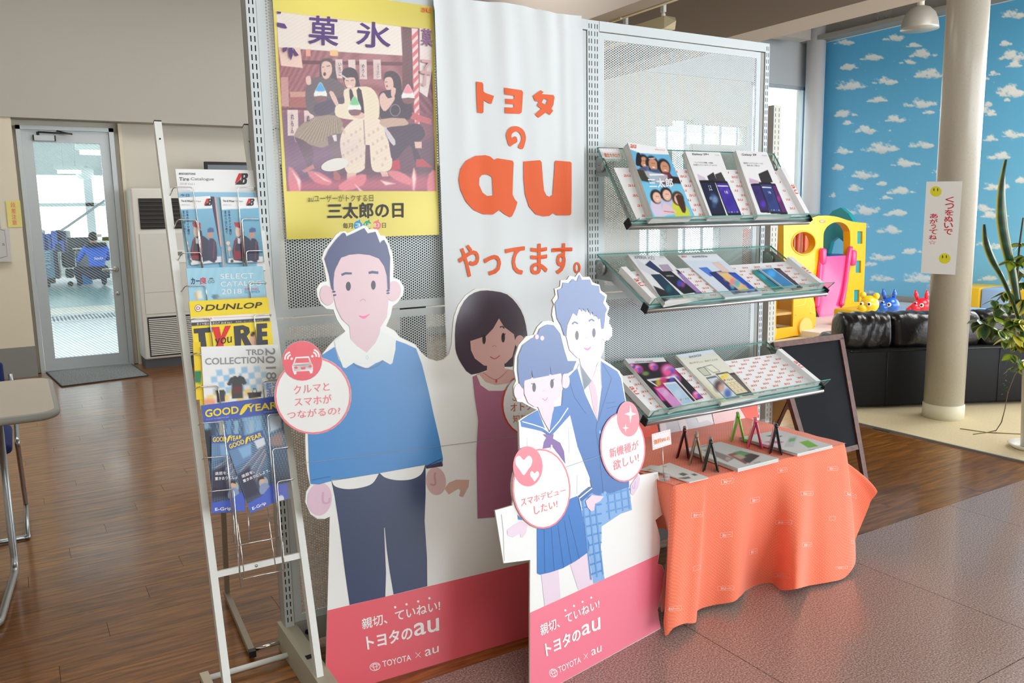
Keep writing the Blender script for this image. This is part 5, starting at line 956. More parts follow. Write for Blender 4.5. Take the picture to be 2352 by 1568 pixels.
def t_dun(p_):
    G_ = (72, 72, 82)
    p_.text('DUNLOP', K2(330, 1150, 776, 1128, 764, 1172, 320, 1196), (70, 66, 50), bold=.07); p_.ring(*K2(262, 1176)[0], 8.2, 8.2, 1, (70, 66, 50), 1); p_.ell(*K2(262, 1176)[0], 7.2, 7.2, (246, 246, 240), 1); p_.text('D', K2(248, 1164, 276, 1164, 276, 1188, 248, 1188), (220, 60, 60), 2, bold=.06); p_.poly(K2(284, 1156, 306, 1174, 286, 1192, 290, 1174), (70, 66, 50), 2)
    p_.line(K2(385, 1254, 700, 1240), .8, (232, 150, 160)); p_.text('2018', K2(302, 1252, 372, 1250, 372, 1268, 302, 1270), (236, 110, 130)); p_.text('タイヤ総合カタログ 2018 Vol.1', K2(248, 1294, 530, 1278, 530, 1298, 250, 1314), (236, 236, 236), 2, bold=.02); p_.text('乗用車・RV・バン用カタログ', K2(560, 1280, 780, 1266, 780, 1280, 560, 1292), (200, 200, 204), 2)
    p_.poly(K2(224, 1340, 372, 1328, 376, 1368, 316, 1372, 330, 1482, 272, 1484, 262, 1376, 228, 1378), G_); p_.poly(K2(372, 1328, 430, 1324, 446, 1400, 478, 1318, 524, 1316, 462, 1440, 466, 1482, 412, 1482, 408, 1440), (226, 56, 56), 2)
    p_.poly([K2(545, 1320, 620, 1312, 668, 1330, 676, 1370, 650, 1400, 690, 1472, 634, 1476, 606, 1412, 604, 1478, 556, 1480), K2(600, 1350, 622, 1348, 628, 1372, 602, 1378)], G_, 2); p_.poly(K2(728, 1300, 812, 1296, 814, 1334, 770, 1338, 772, 1364, 812, 1362, 814, 1400, 774, 1402, 776, 1430, 818, 1428, 820, 1466, 732, 1472), G_, 2)
    p_.text('you', K2(396, 1420, 530, 1400, 530, 1474, 396, 1496), (50, 46, 50), 4, bold=-.005)
booklet('tyre_catalogue', 'yellow tyre catalogue with huge grey and red capitals below the pale blue catalogue', RP, .038, K2(188, 1120)[0], K2(820, 1088)[0], .297, .008, f_dun, 70, 90, texts=t_dun)
def f_trd(X, Y, u, v):
    c = Cv(X, Y, (238, 241, 242))
    for i in range(9):
        for j in range(4):
            if (i+j) % 2:
                x, y = 285+i*50+j*8, 225+j*48+abs(i-4)*6*(1 if i < 4 else -.6); c.poly(K3(x, y, x+48, y-6, x+54, y+42, x+6, y+48), (120, 184, 232) if i < 7 else (150, 200, 236), 3, .75-.12*abs(i-3.5)/4)
    for i in range(7):
        for j in range(2):
            if (i+j) % 2: x, y = 260+i*60, 400+j*46; c.poly(K3(x, y, x+56, y-6, x+58, y+42, x+2, y+48), (248, 206, 90), 4, .7)
    c.poly(K3(215, 470, 330, 480, 330, 520, 215, 530), (240, 130, 90), 8, .7)
    c.poly(K3(420, 358, 448, 305, 490, 286, 520, 285, 560, 300, 582, 348, 556, 364, 546, 350, 552, 468, 462, 472, 460, 352, 448, 370), (66, 66, 70), smooth=0); c.ell(*K3(505, 280)[0], 4, 4, (236, 238, 238)); c.poly(K3(470, 375, 540, 368, 535, 425, 480, 430), (140, 44, 50), 3, .6)
    c.poly(K3(332, 404, 400, 398, 410, 420, 404, 495, 345, 502), (62, 64, 70), smooth=0); c.poly(K3(588, 425, 700, 412, 696, 458, 596, 470), (58, 58, 62)); c.line(K3(628, 424, 634, 392, 652, 390, 660, 416), 1.6, (70, 70, 74)); return c.C
def t_trd(p_):
    G_ = (150, 156, 162)
    p_.text('TRD', K3(574, 80, 714, 76, 716, 118, 576, 124), G_, bold=.045); p_.text('COLLECTION', K3(248, 148, 716, 134, 718, 186, 250, 200), G_, bold=.045); p_.text('2018', K3(730, 68, 806, 68, 818, 314, 736, 318), G_, bold=.03, rot=1)
    p_.text('SPRING', K3(784, 344, 826, 342, 832, 460, 790, 464), (120, 150, 226), bold=.03, rot=1); p_.text('&SUMMER', K3(736, 346, 776, 344, 782, 462, 742, 466), (120, 150, 226), bold=.03, rot=1)
booklet('parts_catalogue', 'white clothing catalogue showing a dark shirt, in the middle of the rack', RP, .046, K3(215, 57)[0], K3(832, 37)[0], .25, .007, f_trd, 80, 90, texts=t_trd)
booklet('brochure', 'yellow and green edged brochure peeking out left of the white clothing catalogue', RP, .040, K3(150, 20)[0], K3(210, 18)[0], .155, .004, lambda X, Y, u, v: Cv(X, Y, (240, 208, 20)).poly(K3(150, 250, 215, 250, 215, 350, 160, 350), (30, 130, 80)).C, 10, 30)
def city(K):
    def f(X, Y, u, v):
        c = Cv(X, Y, (86, 118, 150)); L = rng.random((40, 400))
        col_ = (np.sin(X*1.9)+np.sin(X*3.7+1)+np.sin(Y*1.3+X*.4))*.09; c.C = np.clip(c.C+col_[:, None]*np.array([1, 1, 1.1]), 0, 1)
        d = np.clip((v-.45)*2, 0, 1)[:, None]; c.C = c.C*(1-d*.6)+np.array([[.10, .09, .13]])*d*.6; return c
    return f
def f_good(X, Y, u, v):
    c = city(K3)(X, Y, u, v)
    for k in range(8): x = 240+k*60; c.poly(K3(x, 650, x+34, 645, x+36, 780, x+2, 785), ((150, 190, 220), (60, 80, 110), (190, 180, 150), (110, 160, 210))[k % 4], 2, .8)
    c.poly(K3(545, 610, 700, 600, 720, 760, 560, 780), (150, 196, 232), 8, .7); c.poly(K3(750, 605, 855, 600, 862, 700, 770, 740), (200, 216, 234), 6); c.poly(K3(770, 780, 865, 720, 872, 850, 780, 850), (176, 130, 110), 8, .7); c.poly(K3(235, 720, 300, 720, 300, 960, 250, 980), (24, 32, 44), 8)
    c.poly(K3(215, 525, 846, 448, 852, 580, 226, 668), (70, 94, 184)); c.noise(.05, 2.2) if False else None; return c.C
def goodtxt(p_, K, q, col=(250, 226, 70)):
    a, b, c2, d = [np.array(v) for v in K(*q)]
    def L(u, v): return tuple((a*(1-u)+b*u)*(1-v)+(d*(1-u)+c2*u)*v)
    p_.text('GOOD', [L(0, 0), L(.46, .0), L(.46, 1), L(0, 1)], col, 2, bold=.08); p_.text('YEAR', [L(.58, 0), L(1, 0), L(1, 1), L(.58, 1)], col, 2, bold=.08)
    p_.poly([L(.47, 1.25), L(.5, .5), L(.53, .1), L(.56, -.15), L(.66, -.2), L(.6, .1), L(.58, .5), L(.54, 1.0), L(.5, 1.3)], col, 3)
def t_good(p_):
    goodtxt(p_, K3, (248, 562, 822, 496, 824, 548, 250, 620)); p_.text('グッドイヤー タイヤ総合カタログ 2018', K3(255, 634, 435, 612, 436, 622, 256, 644), (220, 224, 240), 2); p_.text('www.goodyear.co.jp', K3(715, 574, 828, 562, 828, 572, 715, 584), (220, 224, 240), 2)
booklet('tyre_catalogue', 'blue headed tyre catalogue with yellow lettering in the lowest part of the rack', RP, .054, K3(218, 525)[0], K3(845, 448)[0], .24, .008, f_good, 80, 90, texts=t_good)
booklet('brochure', 'grey brochure with blue foot slipped behind the leaflets at the rack right', RP, .050, K3(770, 870)[0], K3(880, 850)[0], .145, .003, lambda X, Y, u, v: Cv(X, Y, (96, 102, 108)).poly(K3(820, 1165, 900, 1145, 910, 1290, 830, 1300), (84, 96, 190)).ell(*K3(855, 1270)[0], 7, 8, (210, 214, 220)).poly(K3(770, 880, 830, 870, 830, 1000, 800, 1000), (190, 150, 130), 8, .6).C, 24, 50)
def f_leaf2(tl, tr, br, bl):
    a, b, c2, d = [np.array(v) for v in K3(*tl, *tr, *br, *bl)]
    def L(u, v): return tuple((a*(1-u)+b*u)*(1-v)+(d*(1-u)+c2*u)*v)
    def f(X, Y, u, v):
        c = city(K3)(X, Y, u, v); c.poly([L(.0, .08), L(.6, .1), L(.55, .3), L(0, .34)], (110, 150, 196), 4, .7); c.poly([L(.25, .12), L(.62, .12), L(.55, .26), L(.3, .27)], (140, 186, 226), 5, .8); c.poly([L(.7, .08), L(1, .08), L(1, .2), L(.75, .22)], (214, 222, 232), 4)
        for k in range(9): c.line([L(.95, .2+.02*k), L(.1+.05*k, .42+.03*k)], 1.6, ((240, 220, 190), (230, 120, 80), (90, 110, 150))[k % 3], 1.5, .6)
        c.poly([L(.0, .45), L(.4, .4), L(.5, .8), L(0, .8)], (34, 32, 58), 8, .8); c.ell(*L(.66, .68), 12, 16, (60, 60, 66), .1); c.ell(*L(.68, .685), 10.5, 14, (170, 176, 184), .1); c.ell(*L(.66, .65), 5, 6, (216, 170, 140), .3); c.poly([L(.52, .64), L(.55, .595), L(.72, .6), L(.74, .64), L(.62, .625)], (44, 36, 40)); c.poly([L(.52, .72), L(.66, .69), L(.8, .72), L(.82, .82), L(.5, .82)], (130, 150, 190), 1, smooth=2)
        c.poly([L(0, .86), L(.55, .84), L(1, .72), L(1, 1), L(0, 1)], (62, 92, 196)); c.poly([L(0, 0), L(1, 0), L(1, .1), L(0, .1)], (70, 94, 184)); return c.C
    return f, L
for (tl, tr, br, bl, c_, nm) in (((300, 768), (555, 750), (570, 1370), (300, 1390), .060, 'narrow tyre leaflet standing upright behind its tilted twin'), ((418, 832), (708, 722), (832, 1288), (612, 1390), .064, 'narrow tyre leaflet tilted clockwise in the lowest rack pocket')):
    f_, L_ = f_leaf2(tl, tr, br, bl)
    def tx(p_, L_=L_):
        a, b, c2, d = L_(.04, .022), L_(.94, .022), L_(.94, .082), L_(.04, .082); goodtxt(p_, lambda *z: [a, b, c2, d], (0,))
        for s_, v0 in (('退屈を、', .47), ('置き去りにしよう。', .535)): p_.text(s_, [L_(.1, v0), L_(.5 if len(s_) < 5 else .95, v0), L_(.5 if len(s_) < 5 else .95, v0+.04), L_(.1, v0+.04)], (246, 246, 250), 2, bold=.04)
        p_.text('E-Grip', [L_(.1, .93), L_(.58, .93), L_(.58, .98), L_(.1, .98)], (246, 246, 250), 2, bold=.05)
    booklet('leaflet', nm, RP, c_, K3(*tl)[0], K3(*tr)[0], .2, .003, f_, 60, 110, texts=tx, bl=K3(*bl)[0], br=K3(*br)[0])
# ------------------------------------------------ sloping glass shelves with trays and brochures
GL = clear_mat('shelf_glass', (243, 250, 248), .06); GE = mat('glass_edge', (96, 172, 164), rough=.15, spec=.8); SAT = mat('satin_steel', (176, 178, 178), rough=.3, metal=.9); TRAY = mat('tray_card', (240, 241, 242), rough=.6)
Mq = T(1340, 300, 3.733); Nq = T(1400, 760, 4.356)
def shelf(label, y0, z0, deg, W_=.905, Dp=.322, lip=.042):
    a = math.radians(deg); pl = Pl((1.797, y0, z0), (1, 0, 0), (0, math.cos(a), math.sin(a))); t = thing('glass_shelf', label, 'shelf', tuple(pl.W(W_/2, 0)))
    mb = MB(); mb.use(GL); bar(mb, pl, 0, W_, 0, Dp, -.006, 0); mb.mats.append(GE)
    for i in range(6):
        if i > 1: mb.I[i] = 1
    mb.build('glass_plate', None, t)
    mb = MB(); mb.use(GL); l2 = Pl(pl.W(0, .002, 0), pl.ex, pl.n*math.cos(.25)-pl.ey*math.sin(.25)); mb.prism([(.012, 0), (W_+.012, 0), (W_+.02, lip), (.03, lip), (.014, lip*.8)], lambda x, y, z: l2.W(x, y, z), 0, .0035); mb.mats.append(GE)
    n = len(mb.F)
    for i in range(6, n): mb.I[i] = 1
    mb.build('glass_lip', None, t)
    mb = MB(); mb.use(SAT); bar(mb, pl, -.004, W_+.004, -.012, .012, -.022, -.0065); mb.tube([pl.W(-.004, -.012, -.014), pl.W(W_+.004, -.012, -.014)], .008, 8); mb.use(DARK); bar(mb, pl, -.009, -.004, -.014, .014, -.024, .006); bar(mb, pl, W_+.004, W_+.009, -.014, .014, -.024, .006); mb.build('front_rail', None, t)
    for x in (.016, W_-.016):
        P0, P1 = pl.W(x, .01, -.007), pl.W(x, Dp*.9, -.007); Xw = P0[0]; mb = MB(); mb.use(SAT)
        poly = [(P0[1], P0[2]), (P1[1], P1[2]), (2.405, min(P1[2], 9)), (2.405, P1[2]-.07), (P1[1]-.04, P1[2]-.075), (P0[1]+.01, P0[2]-.022)]
        mb.prism(poly, lambda p, q, r, X=Xw: np.array([X+r, p, q]), -.0012, .0012); mb.lathe([(.027, -.004), (.027, .004), (.022, .006)], (Xw-.006, 2.37, P1[2]-.03), 20, roty(-PI/2)); mb.lathe([(.004, 0), (.004, .009)], (Xw-.006, 2.37, P1[2]-.03), 8, roty(-PI/2)); mb.build('bracket', None, t)
    return t, pl
RED = (228, 92, 66)
def tray(label, pl, topk, a0, a1, left=True, right=True):
    Bt = pl.px(*topk)[1]; t = thing('brochure_tray', label, 'tray', tuple(pl.W(.45, .02, .002))); mb = MB(); mb.use(TRAY); bar(mb, pl, a0, a1, .006, Bt, .001, .003)
    for on, x, s in ((left, a0, 1), (right, a1, -1)):
        if on: bar(mb, pl, min(x, x+s*.024), max(x, x+s*.024), .006, Bt, .003, .026)
    mb.build('card_tray', None, t); pr_ = Print(lambda a, b, L: pl.W(a, b, .003+L)); r = 0; b = .018
    while b < Bt-.012:
        a = a0+.03+(.033 if r % 2 else 0)
        while a < a1-.05: pr_.text('au', [(a, b+.010), (a+.030, b+.010), (a+.027, b), (a-.003, b)], RED, 0, bold=.01); a += .066
        b += .0215; r += 1
    for on, x in ((left, a0+.012), (right, a1-.012)):
        if on: P2 = pl.up(.026); pr_.mp = (lambda a, b, L, P2=P2: P2.W(a, b, L)); pr_.text('au', [(x+.008, Bt*.62), (x+.008, Bt*.62-.045), (x-.008, Bt*.62-.045), (x-.008, Bt*.62)], RED, 1, bold=.02)
    pr_.build('lettering', t); return t
ORD = ['', 'second', 'third', 'fourth', 'fifth', 'sixth', 'seventh', 'eighth', 'ninth', 'tenth', 'eleventh', 'twelfth']
def stack(label, under, pl, c_top, th, n, q, fn, nx, ny, texts, group):
    """one printed top brochure with n-1 more under it, each a thing"""
    o = booklet('brochure', label, pl, c_top, q[0], q[1], .29, th*.9, fn, nx, ny, texts=texts, bl=q[3], br=q[2], group=group)
    P_ = pl.up(c_top); loc = [np.array(P_.px(*k)) for k in q]
    mb = MB().prism([tuple(v) for v in loc[::-1]], lambda x, y, z: P_.W(x, y, z), -th*.9, 0); base = P_.W(*((loc[2]+loc[3])/2)); me = None
    for k in range(1, n):
        if me is None:
            u_ = mb.build('brochure', mat('brochure_paper', (222, 222, 218), rough=.7), None, base); me = u_
            tagit(u_, under, 'brochure', group)
        else: u_ = me.copy(); COL.objects.link(u_)
        u_['label'] = ORD[k]+' '+under
        j = (random.uniform(-.0016, .0016), random.uniform(-.0012, .0012)); off = pl.ex*j[0]+pl.ey*j[1]-pl.n*th*k; u_.location = Vector(base)+Vector(off)
    return o
def quadL(q):
    a, b, c2, d = [np.array(v, float) for v in q]
    return lambda u, v: tuple((a*(1-u)+b*u)*(1-v)+(d*(1-u)+c2*u)*v)
def phone(c, K, q, body, scr, spots=()):
    q = K(*q); L = quadL(q); c.poly([L(.03, 0), L(.97, 0), L(1, .03), L(1, .97), L(.97, 1), L(.03, 1), L(0, .97), L(0, .03)], body, .8); c.poly([L(.07, .07), L(.93, .07), L(.93, .93), L(.07, .93)], scr, .8)
    for u, v, ru, cc in spots: c.ell(*L(u, v), ru, ru*1.25, cc, .9, .85)
S1, P1 = shelf('steepest glass shelf, topmost on the partition, with three brochure stacks', 2.190, 1.318, 55)
S2, P2 = shelf('middle glass shelf holding handset brochures and an empty printed tray space', 2.102, 1.040, 31)
S3, P3 = shelf('lowest glass shelf just above the orange table', 2.102, .652, 27.5)
tray('white tray printed with small red letters on the topmost glass shelf', P1, Mq(1790, 350)[0], .03, .885, False); tray('white tray printed with small red letters on the middle glass shelf', P2, Mq(1700, 1130)[0], .012, .893); tray('white tray printed with small red letters, mostly bare, on the lowest glass shelf', P3, Nq(1710, 225)[0], .012, .893)
# --- topmost shelf
def cov_a(X, Y, u, v):
    c = Cv(X, Y, (110, 186, 224)); c.poly(Mq(370, 90, 720, 140, 740, 205, 600, 200, 480, 190, 400, 160), (244, 246, 248), smooth=0); q = Mq
    H_ = (34, 30, 40)
    for cx, cy, r, cc in ((515, 265, 38, (90, 90, 120)), (590, 285, 42, (70, 90, 130)), (690, 310, 42, (110, 50, 60))):
        c.ell(*q(cx, cy)[0], r/3.7*1.25, r/3.7*1.7, H_, .25, rot=-25); c.ell(*q(cx+8, cy+6)[0], r/3.7*.86, r/3.7*1.3, (206, 148, 116), .25, rot=-20); c.line(q(cx+2, cy+28, cx+22, cy+30), 2, (246, 244, 240)); c.line(q(cx-6, cy-6, cx+4, cy-8), 1.1, (50, 34, 30)); c.line(q(cx+12, cy-6, cx+22, cy-4), 1.1, (50, 34, 30))
        c.poly(q(cx-40, cy+60, cx+50, cy+50, cx+90, cy+150, cx-20, cy+150), cc, 2, smooth=2)
    c.poly(q(455, 200, 480, 190, 500, 260, 480, 300, 450, 290), H_, smooth=2); c.line(q(560, 240, 615, 235), 2, (220, 220, 224)); c.poly(q(540, 300, 560, 300, 575, 400, 545, 410), (80, 110, 160)); c.poly(q(455, 330, 560, 350, 560, 440, 500, 430), (60, 62, 50), 2); c.poly(q(520, 345, 610, 360, 720, 380, 700, 440, 590, 440), (200, 214, 224), 3, .8, smooth=2); c.poly(q(750, 390, 830, 400, 835, 455, 740, 450), (46, 36, 40), 2)
    c.poly(q(440, 440, 900, 470, 940, 760, 560, 760), (120, 200, 232), 2, .8)
    for cx, cy, hair, cc in ((625, 565, (44, 34, 34), (214, 204, 226)), (710, 545, (34, 28, 32), (190, 196, 226)), (810, 580, (74, 48, 40), (206, 214, 70))):
        c.poly(q(cx-50, cy+40, cx+40, cy+30, cx+110, cy+150, cx-10, cy+170), cc, 2, smooth=2); c.ell(*q(cx, cy)[0], 13, 17, hair, .25, rot=-25); c.ell(*q(cx+6, cy+8)[0], 9.5, 13, (236, 190, 168), .25, rot=-20); c.line(q(cx+4, cy+26, cx+18, cy+26), 1.6, (250, 246, 244)); c.line(q(cx-4, cy, cx+5, cy-2), 1, (60, 40, 36)); c.line(q(cx+12, cy-1, cx+20, cy), 1, (60, 40, 36))
    c.poly(q(790, 560, 850, 560, 880, 680, 850, 700), (74, 44, 38), 2, smooth=2); c.poly(q(680, 630, 720, 630, 800, 700, 690, 720), (230, 200, 206), 3, .8, smooth=2); c.line(q(690, 690, 780, 700), 1.4, (200, 70, 80)); return c.C
def tx_a(p_):
    p_.text('au', Mq(402, 118, 452, 122, 452, 152, 402, 148), RED, 1, bold=.03); p_.text('総合カタログ', Mq(612, 156, 700, 164, 702, 176, 614, 168), RED); W_ = (236, 238, 240)
    p_.text('三太郎', Mq(545, 410, 760, 410, 770, 486, 570, 490), W_, 2, bold=.05); p_.poly(Mq(560, 370, 680, 372, 700, 384, 570, 388), W_, 1)
stack('glossy magazine with six smiling people, on top of the leftmost stack of the topmost shelf', 'magazine from the top in the leftmost stack of the topmost glass shelf', P1, .040, .0034, 11, Mq(380, 100, 712, 152, 952, 728, 600, 742), cov_a, 90, 130, tx_a, 'magazines in the leftmost stack of the topmost shelf')
def sheet_pl(c, K, q): c.poly(K(*q), (216, 196, 214), 3, .8, smooth=0); return c
def cov_b(X, Y, u, v):
    c = Cv(X, Y, (238, 239, 240)); c.poly(Mq(975, 370, 1040, 400, 1060, 440, 990, 430), (214, 200, 216), 2)
    phone(c, Mq, (1060, 390, 1115, 355, 1150, 440, 1090, 460), (42, 44, 50), (50, 50, 56)); phone(c, Mq, (1128, 375, 1180, 355, 1225, 440, 1150, 450), (50, 50, 56), (66, 64, 66))
    phone(c, Mq, (990, 425, 1120, 425, 1228, 730, 1105, 735), (20, 24, 32), (24, 36, 66), ((.55, .45, 6, (60, 90, 140)), (.6, .55, 7, (130, 160, 200)), (.4, .7, 5, (50, 80, 130)), (.35, .5, 3, (120, 150, 190))))
    phone(c, Mq, (1125, 430, 1232, 432, 1358, 725, 1240, 728), (30, 28, 50), (66, 50, 160), ((.5, .6, 8, (50, 40, 150)), (.7, .3, 5, (110, 80, 200)), (.3, .2, 4, (90, 60, 190)), (.18, .9, 1.3, (60, 200, 110)), (.38, .9, 1.3, (230, 230, 240)), (.58, .9, 1.3, (80, 130, 230)), (.78, .9, 1.3, (200, 210, 240)))); c.line(Mq(1150, 472, 1240, 476), 2.4, (240, 240, 246)); return c.C
def tx_b(p_):
    G_ = (40, 42, 50); p_.text('Galaxy S9+', Mq(930, 192, 1074, 196, 1076, 218, 934, 216), G_, bold=.02); p_.text('SCV39', Mq(1126, 206, 1162, 208, 1163, 216, 1127, 214), (150, 150, 156)); p_.text('デュアルカメラ搭載、大画面、', Mq(950, 266, 1112, 270, 1114, 284, 953, 280), (70, 72, 80)); p_.text('大容量バッテリーのプレミアムスマホ', Mq(940, 286, 1144, 292, 1146, 306, 943, 300), (70, 72, 80)); p_.text('12\n34', Mq(1064, 468, 1092, 470, 1106, 516, 1078, 514), (210, 220, 236), 1); p_.text('18', Mq(1206, 516, 1232, 518, 1240, 540, 1214, 538), (220, 226, 244), 1)
stack('white handset brochure with two blue-screened phones, middle stack of the topmost shelf', 'brochure from the top in the middle stack of the topmost glass shelf', P1, .028, .0030, 8, Mq(872, 176, 1172, 186, 1372, 728, 1086, 738), cov_b, 70, 120, tx_b, 'brochures in the middle stack of the topmost shelf')
def cov_c(X, Y, u, v):
    c = Cv(X, Y, (238, 239, 240)); c.poly(Mq(1420, 405, 1500, 430, 1505, 450, 1425, 450), (206, 180, 204), 2)
    phone(c, Mq, (1500, 370, 1580, 335, 1625, 440, 1530, 460), (38, 38, 44), (48, 48, 54)); phone(c, Mq, (1432, 455, 1510, 450, 1600, 705, 1520, 700), (24, 22, 36), (54, 40, 110), ((.6, .7, 6, (90, 60, 190)), (.4, .3, 4, (40, 34, 90)))); phone(c, Mq, (1600, 450, 1645, 455, 1755, 715, 1690, 720), (30, 24, 40), (96, 40, 110), ((.5, .5, 5, (170, 60, 160)),))
    phone(c, Mq, (1502, 440, 1610, 445, 1710, 715, 1605, 712), (26, 28, 42), (46, 66, 130), ((.4, .5, 8, (40, 54, 110)), (.2, .88, 1.3, (60, 200, 110)), (.4, .88, 1.3, (230, 230, 240)), (.6, .88, 1.3, (80, 130, 230)), (.8, .88, 1.3, (200, 210, 240)))); c.line(Mq(1532, 484, 1610, 488), 2.4, (236, 238, 244)); return c.C
def tx_c(p_):
    G_ = (40, 42, 50); p_.text('Galaxy S9', Mq(1356, 196, 1480, 200, 1482, 222, 1358, 220), G_, bold=.02); p_.text('SCV38', Mq(1530, 208, 1568, 212, 1568, 220, 1531, 217), (150, 150, 156)); p_.text('超高感カメラでどんなシーンも', Mq(1370, 270, 1536, 276, 1538, 290, 1374, 286), (70, 72, 80)); p_.text('簡単に美しく撮れる', Mq(1400, 292, 1508, 296, 1510, 308, 1402, 306), (70, 72, 80)); p_.text('18', Mq(1580, 520, 1602, 522, 1610, 542, 1588, 540), (220, 226, 244), 1)
stack('white handset brochure with dark phones, right-hand stack of the topmost shelf', 'brochure from the top in the right-hand stack of the topmost glass shelf', P1, .028, .0030, 8, Mq(1306, 168, 1574, 186, 1792, 722, 1500, 738), cov_c, 70, 120, tx_c, 'brochures in the right-hand stack of the topmost shelf')
# --- middle shelf
def cov_d(X, Y, u, v):
    c = Cv(X, Y, (236, 237, 240)); c.poly(Mq(440, 1090, 560, 1170, 640, 1240, 590, 1250, 480, 1180), (220, 222, 230), 3); c.poly(Mq(600, 1330, 700, 1370, 760, 1430, 690, 1470, 640, 1400), (36, 36, 42), 2)
    phone(c, Mq, (528, 1150, 570, 1112, 680, 1205, 640, 1215), (38, 52, 96), (44, 60, 104)); phone(c, Mq, (645, 1150, 725, 1145, 770, 1205, 690, 1210), (170, 150, 176), (184, 164, 188)); phone(c, Mq, (790, 1190, 830, 1195, 905, 1275, 880, 1290), (24, 24, 30), (30, 30, 36)); phone(c, Mq, (800, 1215, 850, 1215, 1035, 1395, 960, 1400), (110, 84, 140), (164, 134, 196))
    phone(c, Mq, (575, 1232, 660, 1230, 860, 1430, 760, 1440), (20, 52, 70), (20, 58, 84), ((.5, .6, 6, (30, 110, 110)),)); phone(c, Mq, (637, 1206, 750, 1203, 970, 1385, 860, 1400), (20, 20, 26), (24, 24, 40), ((.6, .55, 6, (60, 90, 220)), (.7, .62, 5, (160, 70, 160)), (.45, .6, 4, (90, 60, 190)))); c.poly(Mq(1040, 1365, 1100, 1420, 1040, 1425), (40, 40, 46)); return c.C
def tx_d(p_): p_.text('XPERIA XZ2', Mq(430, 1072, 606, 1082, 612, 1106, 440, 1098), (120, 124, 136), bold=.0); p_.text('XPERIA', Mq(702, 1240, 770, 1240, 778, 1252, 712, 1253), (190, 196, 206), 1, bold=.02); p_.text('SOV37', Mq(650, 1080, 690, 1082, 692, 1090, 652, 1089), (150, 150, 156))
stack('white handset brochure with violet and black phones, left on the middle shelf', 'brochure from the top in the left stack of the middle glass shelf', P2, .020, .0027, 7, Mq(378, 1058, 690, 1074, 1040, 1412, 700, 1476), cov_d, 80, 90, tx_d, 'brochures in the left stack of the middle shelf')
def cov_e(X, Y, u, v):
    c = Cv(X, Y, (222, 232, 246)); c.poly(Mq(800, 1060, 1140, 1050, 1200, 1110, 860, 1110), (240, 244, 250), 6)
    phone(c, Mq, (1098, 1130, 1160, 1125, 1270, 1220, 1210, 1230), (226, 196, 190), (236, 210, 204)); phone(c, Mq, (985, 1175, 1060, 1170, 1140, 1240, 1090, 1250), (60, 110, 220), (80, 130, 230)); phone(c, Mq, (1075, 1215, 1180, 1200, 1400, 1385, 1290, 1405), (26, 32, 80), (40, 50, 130), ((.6, .6, 4, (240, 190, 60)), (.5, .7, 4, (90, 200, 210)))); phone(c, Mq, (1210, 1215, 1300, 1215, 1500, 1375, 1410, 1392), (24, 50, 140), (40, 90, 210), ((.5, .7, 6, (30, 60, 160)),))
    phone(c, Mq, (1135, 1210, 1228, 1208, 1440, 1368, 1348, 1380), (200, 170, 160), (240, 206, 140), ((.4, .5, 6, (240, 130, 160)), (.6, .6, 6, (90, 190, 220)), (.3, .3, 6, (244, 200, 130)), (.7, .85, 6, (230, 200, 150)))); return c.C
def tx_e(p_): p_.text('au', Mq(838, 1074, 880, 1072, 882, 1086, 842, 1088), RED, 1, bold=.03); p_.text('HUAWEI P20 lite', Mq(930, 1074, 1058, 1070, 1064, 1086, 938, 1090), (90, 100, 130), bold=.02)
stack('pale blue handset brochure with a rainbow-screened phone, middle of the middle shelf', 'brochure from the top in the pale blue pile on the middle glass shelf', P2, .009, .0027, 3, Mq(804, 1066, 1140, 1056, 1532, 1398, 1216, 1432), cov_e, 80, 80, tx_e, 'brochures in the middle of the middle shelf')
def phonecard(q, body, scr, K, pl, c_, par, lab):
    P_ = pl.up(c_); kk = K(*q); MB().prism(P_.pxs(kk)[::-1], lambda x, y, z: P_.W(x, y, z), -.006, 0).build('handset', mat('handset_%02x%02x%02x' % body, body, rough=.25, coat=.4), par)
    L = quadL(kk); painted('screen', P_, [L(.08, .07), L(.92, .07), L(.92, .93), L(.08, .93)], 16, 30, lambda X, Y, u, v: Cv(X, Y, scr).ell(*L(.4, .3), 9, 9, [min(255, int(k*1.3)) for k in scr], .9).C, par, mat('photo_print'))
tri = thing('dummy_handsets', 'three overlapping blue and teal dummy handsets lying at the right of the middle shelf', 'phone display', tuple(P2.W(.62, .03, .01)))
phonecard((1450, 1200, 1530, 1185, 1720, 1355, 1650, 1372), (70, 170, 160), (50, 140, 160), Mq, P2, .010, tri, ''); phonecard((1632, 1178, 1680, 1180, 1880, 1345, 1800, 1360), (56, 52, 62), (70, 66, 84), Mq, P2, .010, tri, ''); phonecard((1500, 1182, 1612, 1168, 1832, 1335, 1722, 1350), (200, 214, 224), (60, 140, 200), Mq, P2, .018, tri, '')
